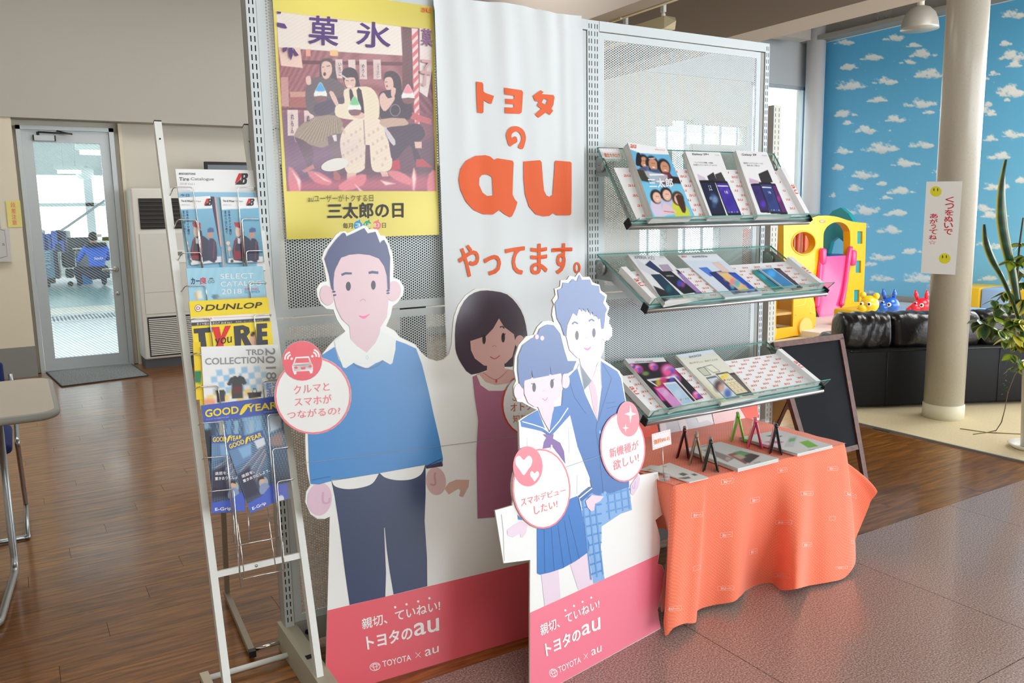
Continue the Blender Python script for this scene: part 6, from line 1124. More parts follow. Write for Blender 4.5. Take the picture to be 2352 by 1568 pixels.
# --- lowest shelf
def cov_g(X, Y, u, v):
    c = Cv(X, Y, (28, 22, 34)); c.poly(Nq(140, 270, 540, 262, 570, 305, 185, 328), (240, 240, 242)); q = Nq
    for cx, cy, r in ((285, 380, 56), (440, 355, 52), (600, 400, 90), (660, 470, 60), (880, 640, 52), (230, 350, 30)):
        c.ell(*q(cx, cy)[0], r/4.3, r/5.4, (190, 40, 110), .4, rot=25); c.ell(*q(cx-8, cy-8)[0], r/7, r/9, (226, 170, 220), .9, rot=25); c.ell(*q(cx+12, cy+10)[0], r/10, r/10, (90, 80, 190), .9); c.ell(*q(cx-14, cy+14)[0], r/12, r/12, (240, 90, 150), .9)
    c.ell(*q(360, 425)[0], 8, 5, (120, 140, 70), .9); c.poly(q(330, 600, 520, 640, 560, 760, 470, 720), (70, 50, 110), 6); c.poly(q(440, 560, 480, 600, 560, 700, 520, 690), (230, 50, 150), 3)
    phone(c, Nq, (365, 485, 650, 445, 905, 735, 780, 755), (226, 226, 230), (44, 30, 50), ((.25, .15, 7, (220, 190, 60)), (.5, .1, 8, (220, 50, 120)), (.75, .15, 6, (90, 80, 200)), (.3, .3, 7, (210, 40, 110))))
    phone(c, Nq, (440, 560, 530, 545, 770, 760, 650, 785), (214, 30, 120), (214, 150, 206), ((.6, .3, 6, (226, 180, 220)),)); phone(c, Nq, (532, 520, 660, 505, 855, 725, 735, 748), (226, 226, 232), (176, 206, 232), ((.4, .5, 8, (200, 220, 240)), (.25, .75, 1.6, (230, 90, 90)), (.45, .75, 1.6, (240, 200, 90)), (.65, .75, 1.6, (90, 160, 230)), (.85, .75, 1.6, (90, 190, 120)))); return c.C
def tx_g(p_): p_.text('AQUOS R compact', Nq(250, 305, 430, 292, 436, 308, 258, 322), (90, 92, 100), bold=.02)
stack('black and pink handset brochure with jewel picture, left on the lowest shelf', 'brochure from the top in the jewel-covered stack of the lowest glass shelf', P3, .022, .0027, 7, Nq(150, 276, 545, 264, 940, 668, 600, 790), cov_g, 90, 100, tx_g, 'brochures in the left stack of the lowest shelf')
def cov_h(X, Y, u, v):
    c = Cv(X, Y, (232, 230, 216)); c.poly(Nq(655, 230, 1030, 180, 1060, 215, 900, 250, 720, 270), (232, 238, 248), 6); c.poly(Nq(700, 400, 800, 400, 1150, 700, 1100, 730), (216, 208, 170), 8)
    phone(c, Nq, (945, 352, 1020, 335, 1110, 405, 1040, 420), (110, 112, 110), (236, 234, 214)); phone(c, Nq, (870, 375, 945, 355, 1020, 440, 950, 450), (70, 76, 76), (206, 208, 186)); phone(c, Nq, (1190, 425, 1250, 415, 1445, 640, 1330, 655), (70, 44, 60), (110, 100, 100))
    phone(c, Nq, (960, 465, 1060, 445, 1310, 665, 1170, 690), (100, 116, 124), (216, 222, 232), ((.4, .4, 10, (70, 44, 44)), (.45, .5, 7, (226, 180, 160)), (.5, .75, 8, (70, 100, 180))))
    phone(c, Nq, (1055, 425, 1180, 405, 1410, 620, 1275, 648), (96, 100, 92), (238, 232, 200), ((.25, .2, 4, (240, 210, 60)), (.6, .15, 5, (244, 220, 80)), (.2, .32, 2, (220, 60, 60))))
    L = quadL(Nq(1055, 425, 1180, 405, 1410, 620, 1275, 648))
    for i in range(3):
        for j in range(3): a, b = .13+i*.27, .45+j*.16; c.line([L(a, b), L(a+.2, b), L(a+.2, b+.11), L(a, b+.11), L(a, b)], .7, (190, 130, 70), al=.9)
    return c.C
def tx_h(p_): p_.text('BASIO3', Nq(794, 252, 912, 232, 918, 252, 800, 272), (110, 126, 140), bold=.02); p_.text('先にやさしい、初めてスマホ', Nq(795, 316, 1080, 278, 1086, 294, 804, 332), (150, 130, 70), bold=.01); p_.text('12:34', Nq(1168, 482, 1228, 472, 1244, 490, 1184, 500), (120, 124, 126), 1)
stack('cream handset brochure with two keypad-like phones, middle of the lowest shelf', 'brochure from the top in the cream pile on the lowest glass shelf', P3, .014, .0027, 4, Nq(664, 240, 1028, 184, 1494, 646, 1120, 728), cov_h, 80, 100, tx_h, 'brochures in the middle of the lowest shelf')
# small price card on the topmost shelf
cardq = Mq(135, 150, 302, 153, 342, 266, 176, 262); PC = Pl(atx(*cardq[0], 1.80), (1, 0, 0), (0, .35, .9)); pc_ = thing('notice_card', 'little white card with orange handwriting at the left of the topmost shelf', 'card', tuple(PC(*cardq[3])))
MB().prism(PC.pxs(cardq)[::-1], lambda a, b, c: PC.W(a, b, c), -.001, 0).build('card', mat('card_white', (238, 234, 236), rough=.6), pc_)
p_ = Print(lambda x, y, L: PC(x, y, L)); p_.text('総合カタログ', Mq(172, 192, 306, 196, 318, 232, 186, 228), (246, 130, 70), bold=.03)
def frame_(p_, q, col, w, n=26):
    L = quadL(q); 
    for k in range(n):
        t = k/n*4; s_, f = int(t), t-int(t); u, v = ((f, 0), (1, f), (1-f, 1), (0, 1-f))[s_]; p_.ell(*L(.06+.88*u, .08+.84*v), w, w, col, 0)
frame_(p_, cardq, (226, 170, 186), .9); p_.build('lettering', pc_)
# ------------------------------------------------ draped table below the shelves
TX0, TX1, TY0, TY1, TZ = 1.70, 2.532, 1.857, 2.35, .50
tb = thing('low_table', 'low table hidden under the orange cloth', 'table', (2.1, 2.1, 0))
MB().bb((TX0, TY0, TZ-.022), (TX1, TY1, TZ-.004)).build('tabletop', mat('table_board', (180, 176, 168), rough=.6), tb)
for x in (TX0+.04, TX1-.04):
    for y in (TY0+.04, TY1-.04): MB().tube([(x, y, 0), (x, y, TZ-.022)], .012, 8).build('leg', SAT, tb)
R_ = T(1460, 920, 2.8)
def hy(k, Y): return aty(*R_(*k)[0], Y)
def hx(k, X): return atx(*R_(*k)[0], X)
cols = [((TX0, 2.34), np.array([1.66, 2.34, .16])), ((TX0, 2.15), np.array([1.655, 2.15, .15])), ((TX0, 1.98), hy((168, 815), 1.96)), ((TX0, TY0+.03), hy((232, 1010), 1.885)),
 ((TX0+.004, TY0), hy((180, 1478), 1.842)), ((TX0+.05, TY0), hy((240, 1448), 1.83)), ((TX0+.09, TY0), hy((300, 1422), 1.846)), ((TX0+.125, TY0), hy((372, 1414), 1.848)), ((TX0+.14, TY0), hy((388, 1345), 1.906)), ((TX0+.2, TY0), hy((490, 1312), 1.90)), ((TX0+.28, TY0), hy((620, 1290), 1.862)), ((TX0+.33, TY0), hy((665, 1250), 1.885)), ((TX0+.38, TY0), hy((715, 1206), 1.955)), ((TX0+.46, TY0), hy((860, 1207), 1.94)), ((TX0+.53, TY0), hy((965, 1212), 1.82)), ((TX0+.60, TY0), hy((1040, 1204), 1.775)), ((TX0+.66, TY0), hy((1110, 1186), 1.83)), ((TX0+.72, TY0), hy((1230, 1162), 1.815)), ((TX0+.79, TY0), hy((1325, 1132), 1.82)), ((TX1-.01, TY0), hy((1390, 1052), 1.84)),
 ((TX1, TY0+.004), hy((1403, 985), 1.90)), ((TX1, TY0+.03), hx((1400, 905), 2.66)), ((TX1, TY0+.08), hx((1440, 800), 2.69)), ((TX1, TY0+.15), hx((1500, 655), 2.72)), ((TX1, TY0+.24), hx((1513, 560), 2.74)), ((TX1, TY0+.36), np.array([2.70, 2.2, .22])), ((TX1, TY1), np.array([2.66, 2.36, .2]))]
NS, NV = 6, 34; tops = cat([c[0] for c in cols], NS, False); hems = [np.array(h) for h in cat([tuple(c[1]) for c in cols], NS, False)]
G = []; UV = []; s_ = 0.0; prev = None
for i, (t, h) in enumerate(zip(tops, hems)):
    t3 = np.array([t[0], t[1], TZ+.001]); t3[0] = min(max(t3[0], TX0-.002), TX1+.002); t3[1] = max(t3[1], TY0-.002); hh = h.copy(); hh[2] = max(hh[2], .004)
    if prev is not None: s_ += float(np.linalg.norm((t3+hh)/2-prev))
    prev = (t3+hh)/2; row = []; d = hh-t3
    for j in range(NV+1):
        v = j/NV; e = 1-(1-v)**1.25 if i > 19*NS else v**1.15; P_ = t3+np.array([d[0]*e, d[1]*e, d[2]*v]); out = .007*math.sin(min(1, v*7)*PI/2)
        cx, cy = (TX0+TX1)/2, (TY0+TY1)/2
        side = 'L' if i < 4*NS else ('R' if i > 19.5*NS else 'F'); P_ = P_+np.array([-out if side == 'L' else (out if side == 'R' else 0), -out if side == 'F' else 0, -.0005])
        P_[1 if side == 'F' else 0] += .0045*math.sin(i*.17+v*3.5+1)*v
        row.append(P_); UV.append((s_, v*.52))
    G.append(row)
mb = MB().grid(G); nsk = len(mb.V); nx2, ny2 = 40, 24; TG = []
for i in range(nx2):
    r = []
    for j in range(ny2):
        x = TX0-.003+(TX1-TX0+.006)*i/(nx2-1); y = TY0-.003+(TY1-TY0)*j/(ny2-1); r.append((x, y, TZ+.0015+.0012*math.sin(x*40+y*13)*math.sin(y*50))); UV.append((x, y))
    TG.append(r)
mb.grid(TG)
def cloth_mat():
    m = mat('orange_cloth', (250, 124, 88), rough=.75, sheen=.25); nt = m.node_tree; b = nt.nodes['Principled BSDF']; u = nt.nodes.new('ShaderNodeUVMap'); u.uv_map = 'cloth'; sp = nt.nodes.new('ShaderNodeSeparateXYZ'); nt.links.new(u.outputs[0], sp.inputs[0])
    def mth(op, a, bb=None):
        n = nt.nodes.new('ShaderNodeMath'); n.operation = op
        for i, v in enumerate((a, bb)):
            if v is None: continue
            if isinstance(v, (int, float)): n.inputs[i].default_value = v
            else: nt.links.new(v, n.inputs[i])
        return n.outputs[0]
    p = .0125; ds = []
    for o in (0, p/2):
        x = mth('SUBTRACT', mth('FLOORED_MODULO', mth('ADD', sp.outputs[0], o), p), p/2); y = mth('SUBTRACT', mth('FLOORED_MODULO', mth('ADD', sp.outputs[1], o), p), p/2); ds.append(mth('ADD', mth('MULTIPLY', x, x), mth('MULTIPLY', y, y)))
    k = mth('LESS_THAN', mth('MINIMUM', ds[0], ds[1]), .0011**2*1.3); mx = nt.nodes.new('ShaderNodeMix'); mx.data_type = 'RGBA'; mx.inputs['A'].default_value = lin((250, 124, 88)); mx.inputs['B'].default_value = lin((252, 184, 160)); nt.links.new(k, mx.inputs['Factor']); nt.links.new(mx.outputs['Result'], b.inputs['Base Color']); return m
cl = thing('tablecloth', 'orange dotted cloth printed with small white logo boxes, draped over the low table', 'tablecloth', (2.1, 2.1, TZ)); co = mb.build('cloth', cloth_mat(), cl)
uvl = co.data.uv_layers.new(name='cloth'); li = np.zeros(len(co.data.loops), 'i'); co.data.loops.foreach_get('vertex_index', li); uvl.data.foreach_set('uv', np.array(UV, 'f')[li].ravel())
bvc = BVHTree.FromPolygons([Vector(v) for v in mb.V], mb.F); p_ = Print(onbvh(bvc)); p_.dense = 14; W_ = (250, 226, 214)
for x0, y0, x1, y1, sk in ((548, 508, 624, 538, -.14), (912, 436, 972, 462, -.12), (1232, 424, 1297, 448, -.02), (735, 628, 795, 658, -.2), (1060, 584, 1140, 608, -.02), (355, 722, 428, 752, -.12), (900, 768, 1003, 793, .0), (1245, 744, 1280, 768, -.05), (542, 850, 620, 880, -.12), (1068, 914, 1130, 940, -.04), (728, 960, 780, 990, -.25), (370, 1066, 412, 1094, -.3), (892, 1108, 995, 1132, .08), (528, 1192, 630, 1218, -.03), (192, 1326, 292, 1354, -.1), (1342, 582, 1416, 606, .28), (1285, 1066, 1360, 1080, -.03), (1385, 896, 1398, 918, 0)):
    w, h = x1-x0, y1-y0; q = R_(x0, y0, x1, y0+sk*w, x1, y1+sk*w, x0, y1); L = quadL(q)
    for a, b in (((0, 0), (1, 0)), ((1, 0), (1, 1)), ((1, 1), (0, 1)), ((0, 1), (0, 0))):
        for k in range(3): p_.line([L(a[0]+(b[0]-a[0])*k/3, a[1]+(b[1]-a[1])*k/3), L(a[0]+(b[0]-a[0])*(k+1)/3, a[1]+(b[1]-a[1])*(k+1)/3)], .45, W_)
    if w > 50: p_.text('au', [L(.18, .24), L(.48, .24), L(.48, .78), L(.18, .78)], W_, 1, bold=.05); p_.text('by KDDI', [L(.54, .42), L(.86, .42), L(.86, .7), L(.54, .7)], W_, 1, bold=.02)
p_.build('printed_logo', cl)
# cloth lining turned outwards at the left corner
LPl = Pl((0, 1.915, 0), (1, 0, 0), (0, 0, 1)); MB().prism(LPl.pxs(cat(R_(205, 880, 240, 915, 285, 965, 292, 1030, 262, 1120, 215, 1230, 172, 1360, 160, 1290, 185, 1120, 200, 1000), 3))[::-1], lambda a, b, c: LPl.W(a, b, c), -.0006, .0006).build('lining', mat('cloth_lining', (244, 168, 152), rough=.8), cl)

def table_pile(label, q, n, th, fn, nx, ny, texts=None, under=None, group=None):
    pl = Pl((TX0, TY0, TZ+.0035), (1, 0, 0), (0, 1, 0)); return stack(label, under or 'x', pl, th*n+.001, th, n, q, fn, nx, ny, texts, group)
table_pile('top brochure of the pile with a green-centred photograph, middle of the orange table', Nq(1108, 1106, 1694, 1272, 1286, 1374, 745, 1176), 6, .0022, lambda X, Y, u, v: Cv(X, Y, (212, 212, 210)).poly(Nq(930, 1190, 1000, 1180, 1250, 1270, 1180, 1310), (120, 96, 90), 3, .8).ell(*Nq(1185, 1277)[0], 6, 4, (190, 160, 150), .5).poly(Nq(1180, 1235, 1310, 1200, 1500, 1245, 1360, 1330), (150, 60, 56), 2).poly(Nq(1240, 1215, 1310, 1200, 1400, 1225, 1330, 1262), (90, 160, 96), 4).poly(Nq(1360, 1240, 1420, 1225, 1500, 1248, 1400, 1320, 1340, 1300), (44, 36, 32), 3).poly(Nq(1230, 1245, 1300, 1230, 1370, 1262, 1310, 1285), (196, 190, 170), 3, .8).C, 80, 50, lambda p_: (p_.text('URBANO', Nq(908, 1156, 980, 1138, 996, 1146, 924, 1164), (110, 110, 112)), p_.text('ガラホ', Nq(1440, 1318, 1500, 1304, 1510, 1312, 1450, 1328), (90, 90, 92), bold=.02)), 'brochure from the top in the middle pile on the orange table', 'brochures in the middle pile on the orange table')
table_pile('top brochure picturing a lime green handset, far right of the table', Nq(1690, 988, 2232, 1140, 1880, 1226, 1300, 1062), 5, .0022, lambda X, Y, u, v: Cv(X, Y, (224, 222, 222)).poly(Nq(1570, 1050, 1620, 1040, 1730, 1050, 1700, 1062), (40, 38, 44), 2).poly(Nq(1550, 1110, 1640, 1095, 1745, 1108, 1700, 1125), (206, 90, 130), 2).poly(Nq(1800, 1060, 1880, 1050, 1840, 1160, 1740, 1160), (200, 204, 200), 2).poly(Nq(1800, 1076, 1862, 1068, 1850, 1100, 1790, 1110), (110, 180, 110), 2).poly(Nq(1900, 1112, 1985, 1092, 2090, 1150, 1990, 1168), (120, 190, 40), 2).C, 70, 44, lambda p_: p_.text('mamorino', Nq(1985, 1192, 2050, 1178, 2056, 1186, 1992, 1200), (90, 90, 92), bold=.02), 'brochure from the top in the far right pile on the orange table', 'brochures in the far right pile on the orange table')
table_pile('leaflet with small device drawings, beside the wireless sign', Nq(600, 1316, 992, 1464, 800, 1510, 400, 1376), 2, .0018, lambda X, Y, u, v: Cv(X, Y, (234, 232, 226)).poly(Nq(690, 1430, 730, 1415, 785, 1432, 740, 1450), (110, 108, 104), 1.5).poly(Nq(815, 1432, 850, 1424, 885, 1440, 850, 1448), (110, 108, 104), 1.5).poly(Nq(680, 1470, 790, 1455, 815, 1470, 760, 1482), (120, 118, 112), 1.5).poly(Nq(530, 1355, 565, 1348, 572, 1356, 540, 1363), (240, 150, 110), 1.5).C, 50, 40, None, 'leaflet in the pair beside the wireless sign', 'leaflets beside the wireless sign')
table_pile('leaflet with an orange tab sticking out at the extreme left of the orange table', Nq(412, 1340, 545, 1352, 480, 1412, 300, 1388), 1, .0016, lambda X, Y, u, v: Cv(X, Y, (232, 228, 220)).poly(Nq(365, 1390, 430, 1372, 442, 1382, 380, 1400), (240, 156, 110), 1.5).C, 24, 24)
# folded phones standing like tents
def flip(label, L_, R2, ap, col, col2, width=.048, th=.0085):
    a, b = atz(*Nq(*L_)[0], TZ+.003), atz(*Nq(*R2)[0], TZ+.003); mid = (a+b)/2; ax = np.array([-.30, 1.0, 0]); lr = b-a; lr[2] = 0; ax = np.array([.68, .73, 0]); ax /= np.linalg.norm(ax)
    pz = Pl(mid, lr, (0, 0, 1)); apx = pz(*Nq(*ap)[0]); top = mid+(apx-mid); t = thing('flip_phone', label, 'phone', tuple(mid+ax*width/2)); mm = mat('phone_%02x%02x%02x' % tuple(col), col, rough=.18, coat=.6, metal=.1); m2 = mat('phone_%02x%02x%02x' % tuple(col2), col2, rough=.35)
    for foot, s in ((a, -1), (b, 1)):
        d = (top-foot); ln = np.linalg.norm(d); d /= ln; nrm = np.cross(d, ax)*1.0; nrm = nrm if nrm@(foot-mid) > 0 else -nrm
        Rm = np.stack([ax, d, nrm], 1); c = foot+d*(ln-.004)/2+ax*width/2-nrm*0
        mb = MB(); mb.use(mm).rbox(c+nrm*.001, (width, ln-.006, th*.7), .0025, Rm, 2); mb.use(m2).rbox(c-nrm*th*.42, (width*.9, (ln-.01)*.95, th*.3), .001, Rm, 1); sh_ = mb.build('shell', None, t)
        if s > 0: mb = MB().use(m2).rbox(c+nrm*(.001+th*.36)+d*ln*.18, (width*.3, ln*.16, .001), .0003, Rm, 1); mb.build('outer_display', None, sh_)
    MB().tube([top-ax*.001-np.array([0, 0, .004]), top+ax*(width+.001)-np.array([0, 0, .004])], .0065, 12).build('hinge', mm, t)
flip('dark red folding phone standing open, first on the left of the table', (672, 1282), (795, 1290), (752, 990), (92, 14, 26), (60, 20, 26)); flip('champagne coloured folding phone standing between the dark red and dark green ones', (800, 1348), (935, 1330), (870, 1045), (150, 130, 104), (90, 84, 72)); flip('dark green folding phone, the nearest to the table front', (938, 1415), (1090, 1420), (1015, 1103), (26, 44, 34), (50, 52, 48))
flip('lime green folding phone standing farthest back on the table', (1218, 1112), (1352, 1120), (1290, 843), (110, 200, 30), (176, 180, 160)); flip('pink folding phone standing between the lime and the black one', (1384, 1174), (1530, 1185), (1466, 898), (232, 88, 130), (150, 70, 100)); flip('black folding phone standing before the brochure with the lime handset', (1606, 1234), (1722, 1246), (1672, 944), (24, 26, 30), (60, 62, 66))
# wireless sign on a clip stand
cb_ = atz(*Nq(545, 1490)[0], TZ+.003); wt = thing('sign_holder', 'small free wireless sign clipped to a thin rod in a clear block', 'sign', tuple(cb_)); sg = Pl((cb_[0], cb_[1]+.01, 0), (1, .05, 0), (0, 0, 1))
MB().bb((cb_[0]-.014, cb_[1]-.012, TZ+.003), (cb_[0]+.014, cb_[1]+.014, TZ+.022)).build('clear_block', clear_mat('acrylic', (240, 244, 244), .16), wt)
MB().tube([(cb_[0], cb_[1]+.002, TZ+.01), sg(*Nq(530, 1150)[0], .0)], .0012, 6).build('rod', CHR, wt); wq = Nq(420, 1032, 604, 980, 616, 1130, 430, 1190); MB().prism(sg.pxs(wq)[::-1], lambda a, b, c: sg.W(a, b, c), 0, .0015).build('card', mat('card_white'), wt)
p_ = Print(lambda x, y, L: sg(x, y, .0015+L)); p_.text('無料Wi-Fi', Nq(440, 1086, 592, 1044, 598, 1092, 446, 1134), (250, 150, 80), 1, bold=.03); frame_(p_, wq, (232, 170, 190), .9); p_.build('lettering', wt)
# orange and white card display with clear pockets, leaning on the partition behind the table
Qq = T(1480, 900, 7.35); HP = Pl((1.7, 2.33, TZ), (1, 0, 0), (0, .14, 1)); hd = thing('card_display', 'orange and white card display with clear pockets behind the flip phones', 'display', (2.0, 2.33, TZ))
def flatq(q, m, c0=0.0, th=.0012, nm='card_panel'): return MB().prism(HP.pxs(Qq(*q))[::-1], lambda a, b, c: HP.W(a, b, c), c0-th, c0).build(nm, m, hd)
ORC = mat('orange_card', (240, 96, 66), rough=.45, coat=.3); flatq((-300, 560, 205, 470, 235, 650, 260, 880, -300, 1020), ORC); g_ = flatq((245, 480, 1125, 318, 1195, 690, 285, 860), mat('grey_card', (206, 214, 220), rough=.4, coat=.3)); flatq((1138, 310, 1895, 168, 1935, 480, 2000, 640, 1215, 700), mat('rose_card', (244, 214, 212), rough=.4, coat=.3))
p_ = Print(lambda x, y, L: HP(x, y, L)); W_ = (246, 248, 250); p_.poly(Qq(250, 482, 340, 465, 375, 600, 360, 700, 290, 760), W_, 1); p_.poly(Qq(545, 428, 660, 405, 720, 560, 745, 720, 650, 740, 600, 600), W_, 1); p_.poly(Qq(840, 372, 1120, 320, 1170, 540, 1060, 475, 915, 520), W_, 1); p_.poly(Qq(1040, 620, 1120, 605, 1150, 690), W_, 1); p_.poly(Qq(1590, 228, 1895, 170, 1930, 430, 1730, 470), (238, 110, 90), 1); p_.poly(Qq(1310, 570, 1930, 440, 1945, 500, 1330, 660), (250, 246, 246), 1)
for k in range(6): p_.line(cat(Qq(1180, 440+k*20, 1350, 380+k*22, 1620, 350+k*22), 3, False), .4, (236, 190, 188), 2)
p_.poly(Qq(790, 690, 860, 660, 870, 715, 770, 730), W_, 2); p_.build('printed_shapes', hd)
flatq((-300, 1010, 1245, 690, 1260, 780, -300, 1110), ORC, .008, .006, 'ledge'); flatq((1255, 690, 2010, 520, 2000, 600, 1265, 770), ORC, .008, .006, 'ledge')
p_ = Print(lambda x, y, L: HP(x, y, .008+L)); p_.text('ZEST', Qq(760, 790, 830, 775, 832, 820, 765, 830), (250, 226, 214)); p_.text('CAMERA', Qq(1585, 630, 1700, 605, 1702, 640, 1590, 660), (250, 226, 214)); p_.build('lettering', hd)
flatq((20, 850, 2070, 430, 2075, 500, 1215, 690, 25, 1000), clear_mat('acrylic_sheet', (244, 246, 247), .12), .012, .002, 'clear_pocket')
# ------------------------------------------------ chalkboard easel
CP = Pl((3.0, 2.45, 0), (1, 0, 0), (0, math.sin(math.radians(19.5)), math.cos(math.radians(19.5)))); V_ = T(1740, 460, 2.613); BRN = mat('dark_walnut', (84, 46, 36), rough=.5, noise=(30, (110, 66, 50), .4, .7))
eas = thing('chalkboard_easel', 'brown framed standing chalkboard with a blank black surface behind the orange table', 'chalkboard', tuple(CP.W(.35, 0)))
TL, TR, BR = CP.px(*V_(92, 852)[0]), CP.px(*V_(508, 800)[0]), CP.px(*V_(640, 1600)[0]); BL_ = (TL[0]+.06, BR[1]); wS = .03
MB().prism([(TL[0]+.005, TL[1]-.03), (BR[0]-.03+.02, .19), (BR[0]-.02, TR[1]*.0+.19), (TR[0]-.01, TR[1]-.03)][0:1]+[(TL[0]+.05, .19), (BR[0]-.012, .19), (TR[0]-.008, TR[1]-.03)], lambda a, b, c: CP.W(a, b, c), -.012, -.004).build('blackboard', mat('chalkboard_black', (11, 15, 20), rough=.7, spec=.15, noise=(4, (24, 30, 37), .45, .8)), eas)
for nm, pts in (('frame_rail', [(TL[0], TL[1]-.028), (TR[0], TR[1]-.03), (TR[0], TR[1]), (TL[0], TL[1])]), ('frame_rail', [(TL[0]+.04, .17), (BR[0]-.012, .17), (BR[0]-.012, .195), (TL[0]+.04, .195)]), ('leg', [(BL_[0]-.012, .0), (BL_[0]+.018, .0), (TL[0]+.032, TL[1]-.02), (TL[0], TL[1]-.02)]), ('leg', [(BR[0]-.028, 0), (BR[0]+.002, 0), (TR[0], TR[1]-.02), (TR[0]-.032, TR[1]-.02)])):
    MB().prism(pts, lambda a, b, c: CP.W(a, b, c), -.018, .004).build(nm, BRN, eas)
tp = CP.W(TL[0], TL[1]-.02, -.02); CB = Pl((tp[0]-.0, tp[1]+.38, 0), (1, 0, 0), (0, -.48, 1)); hB = tp[2]*1.11
for x in (-.06, .40): MB().prism([(x-.0, 0), (x+.03, 0), (x+.028, hB), (x-.002+.0, hB)], lambda a, b, c: CB.W(a, b, c), -.018, 0).build('rear_leg', BRN, eas)
MB().prism([(-.03, .12), (.40, .12), (.40, hB-.05), (-.03, hB-.05)], lambda a, b, c: CB.W(a, b, c), -.012, -.004).build('back_board', mat('hardboard', (150, 104, 44), rough=.6), eas)
# ------------------------------------------------ round pillar with paper sign
PC0 = np.array([5.075, 3.0, 0]); pil = MB().lathe([(.118, 0), (.118, 4.3)], PC0, 48).build('round_pillar', mat('pillar_paint', (196, 190, 174), rough=.32, coat=.15, noise=(90, (176, 170, 156), .55, .9))); pil['kind'] = 'structure'; pil['label'] = 'round off-white pillar carrying a paper sign'
MB().lathe([(.1185, 0), (.1235, 0), (.1235, .095), (.1185, .1)], PC0, 48).build('pillar_skirt', mat('skirt_cream', (220, 216, 190), rough=.5), pil)
nv = np.array([-.862, -.507, 0]); SG = Pl(PC0+nv*.1225, (.507, -.862, 0), (0, 0, 1)); sq = [(2128, 417), (2211, 416), (2194, 631), (2115, 627)]; Ww = T(2100, 350, 3.484)
sgn = thing('paper_sign', 'white paper sign with red vertical lettering and two yellow smiling faces taped to the pillar', 'sign', tuple(SG(2155, 525))); MB().prism(SG.pxs(sq)[::-1], lambda a, b, c: SG.W(a, b, c), -.0008, 0).build('paper', mat('paper_white'), sgn)
p_ = Print(lambda x, y, L: SG(x, y, L)); RD = (206, 40, 62)
def vcol(p_, s, a, b, w, col, bold):   # vertical writing, one glyph under the other
    n = len(s)
    for i, ch in enumerate(s):
        t0, t1 = (i+.06)/n, (i+.9)/n; c0 = (a[0]+(b[0]-a[0])*t0, a[1]+(b[1]-a[1])*t0); c1 = (a[0]+(b[0]-a[0])*t1, a[1]+(b[1]-a[1])*t1); k = .6 if ch in 'っ' else 1
        p_.text(ch, [(c0[0]-w*k/2, c0[1]), (c0[0]+w*k/2, c0[1]), (c1[0]+w*k/2, c1[1]), (c1[0]-w*k/2, c1[1])], col, 1, bold=bold)
vcol(p_, 'くつをぬいで', Ww(286, 352)[0], Ww(270, 662)[0], 20, RD, .05); vcol(p_, 'あがってね', Ww(158, 488)[0], Ww(148, 700)[0], 18, RD, .05)
st_ = [(Ww(144, 720)[0][0]+(9 if k % 2 == 0 else 4)*math.sin(k*PI/5), Ww(144, 720)[0][1]-(5 if k % 2 == 0 else 2.2)*math.cos(k*PI/5)) for k in range(10)]; p_.poly([st_, [(Ww(144, 720)[0][0]+(x-Ww(144, 720)[0][0])*.78, Ww(144, 720)[0][1]+(y-Ww(144, 720)[0][1])*.78) for x, y in st_]], RD, 1)
for cx, cy in ((173, 312), (243, 848)):
    p_.ell(*Ww(cx, cy)[0], 13.2, 11.8, (222, 214, 34), 0)
    for dx in (-16, 14): p_.ell(*Ww(cx+dx, cy-14)[0], 1.2, 3.6, (60, 54, 24), 1)
p_.build('lettering', sgn)
# ------------------------------------------------ pendant lamp and track light
PLo = aty(2112, 68, 5.5); rr = 41.0/1875*float((PLo-CAM)@CF); lam = thing('pendant_lamp', 'dome shaped grey metal pendant lamp hanging before the cloud wall', 'lamp', tuple(PLo)); k = rr
LM = mat('lamp_grey', (158, 156, 148), rough=.4, metal=.3)
MB().lathe([(k, 0), (k*.985, .02), (k*.93, k*.45), (k*.78, k*.85), (k*.5, k*1.15), (k*.2, k*1.27), (0.02, k*1.28)], PLo, 36).build('shade', LM, lam); MB().lathe([(k*.97, .003), (k*.92, k*.42), (k*.76, k*.82), (k*.48, k*1.1), (.02, k*1.2)], PLo, 36).build('reflector', mat('lamp_reflector', (220, 220, 222), rough=.25, metal=.7), lam)
mb = MB(); mb.lathe([(.035, 0), (.035, .12), (.02, .14)], PLo+np.array([0, 0, k*1.26]), 14); mb.tube([PLo+np.array([0, 0, k*1.3]), (PLo[0], PLo[1], 4.3)], .013, 8); mb.build('stem', mat('lamp_stem', (206, 202, 180), rough=.5), lam)
trk = thing('track_light', 'cream box-shaped track light on a ceiling rail above the display partition', 'lamp', (4.85, 5.7, 3.05)); CRM = mat('fixture_cream', (214, 206, 172), rough=.5)
MB().bb((4.585, 3.6, 3.0), (4.625, 5.85, 3.03)).build('rail', CRM, trk); MB().bb((4.56, 5.7, 2.985), (4.58, 5.86, 3.0)).build('rail_end', CRM, trk)
mb = MB(); mb.prism([(-.06, -.05), (.06, -.05), (.06, .05), (-.06, .05)], lambda a, b, c: np.array([4.86+a, c, 2.93+b]), 5.42, 6.5); mb.prism([(0, 0)]+[(.06, -.05)], lambda a, b, c: np.array([4.86, 5.3, 2.9]), 0, 1) if False else None
mb.add([(4.80, 5.42, 2.88), (4.92, 5.42, 2.88), (4.92, 5.42, 2.98), (4.80, 5.42, 2.98), (4.86, 5.34, 2.93)], [(0, 1, 4), (1, 2, 4), (2, 3, 4), (3, 0, 4)], False); mb.build('housing', CRM, trk)
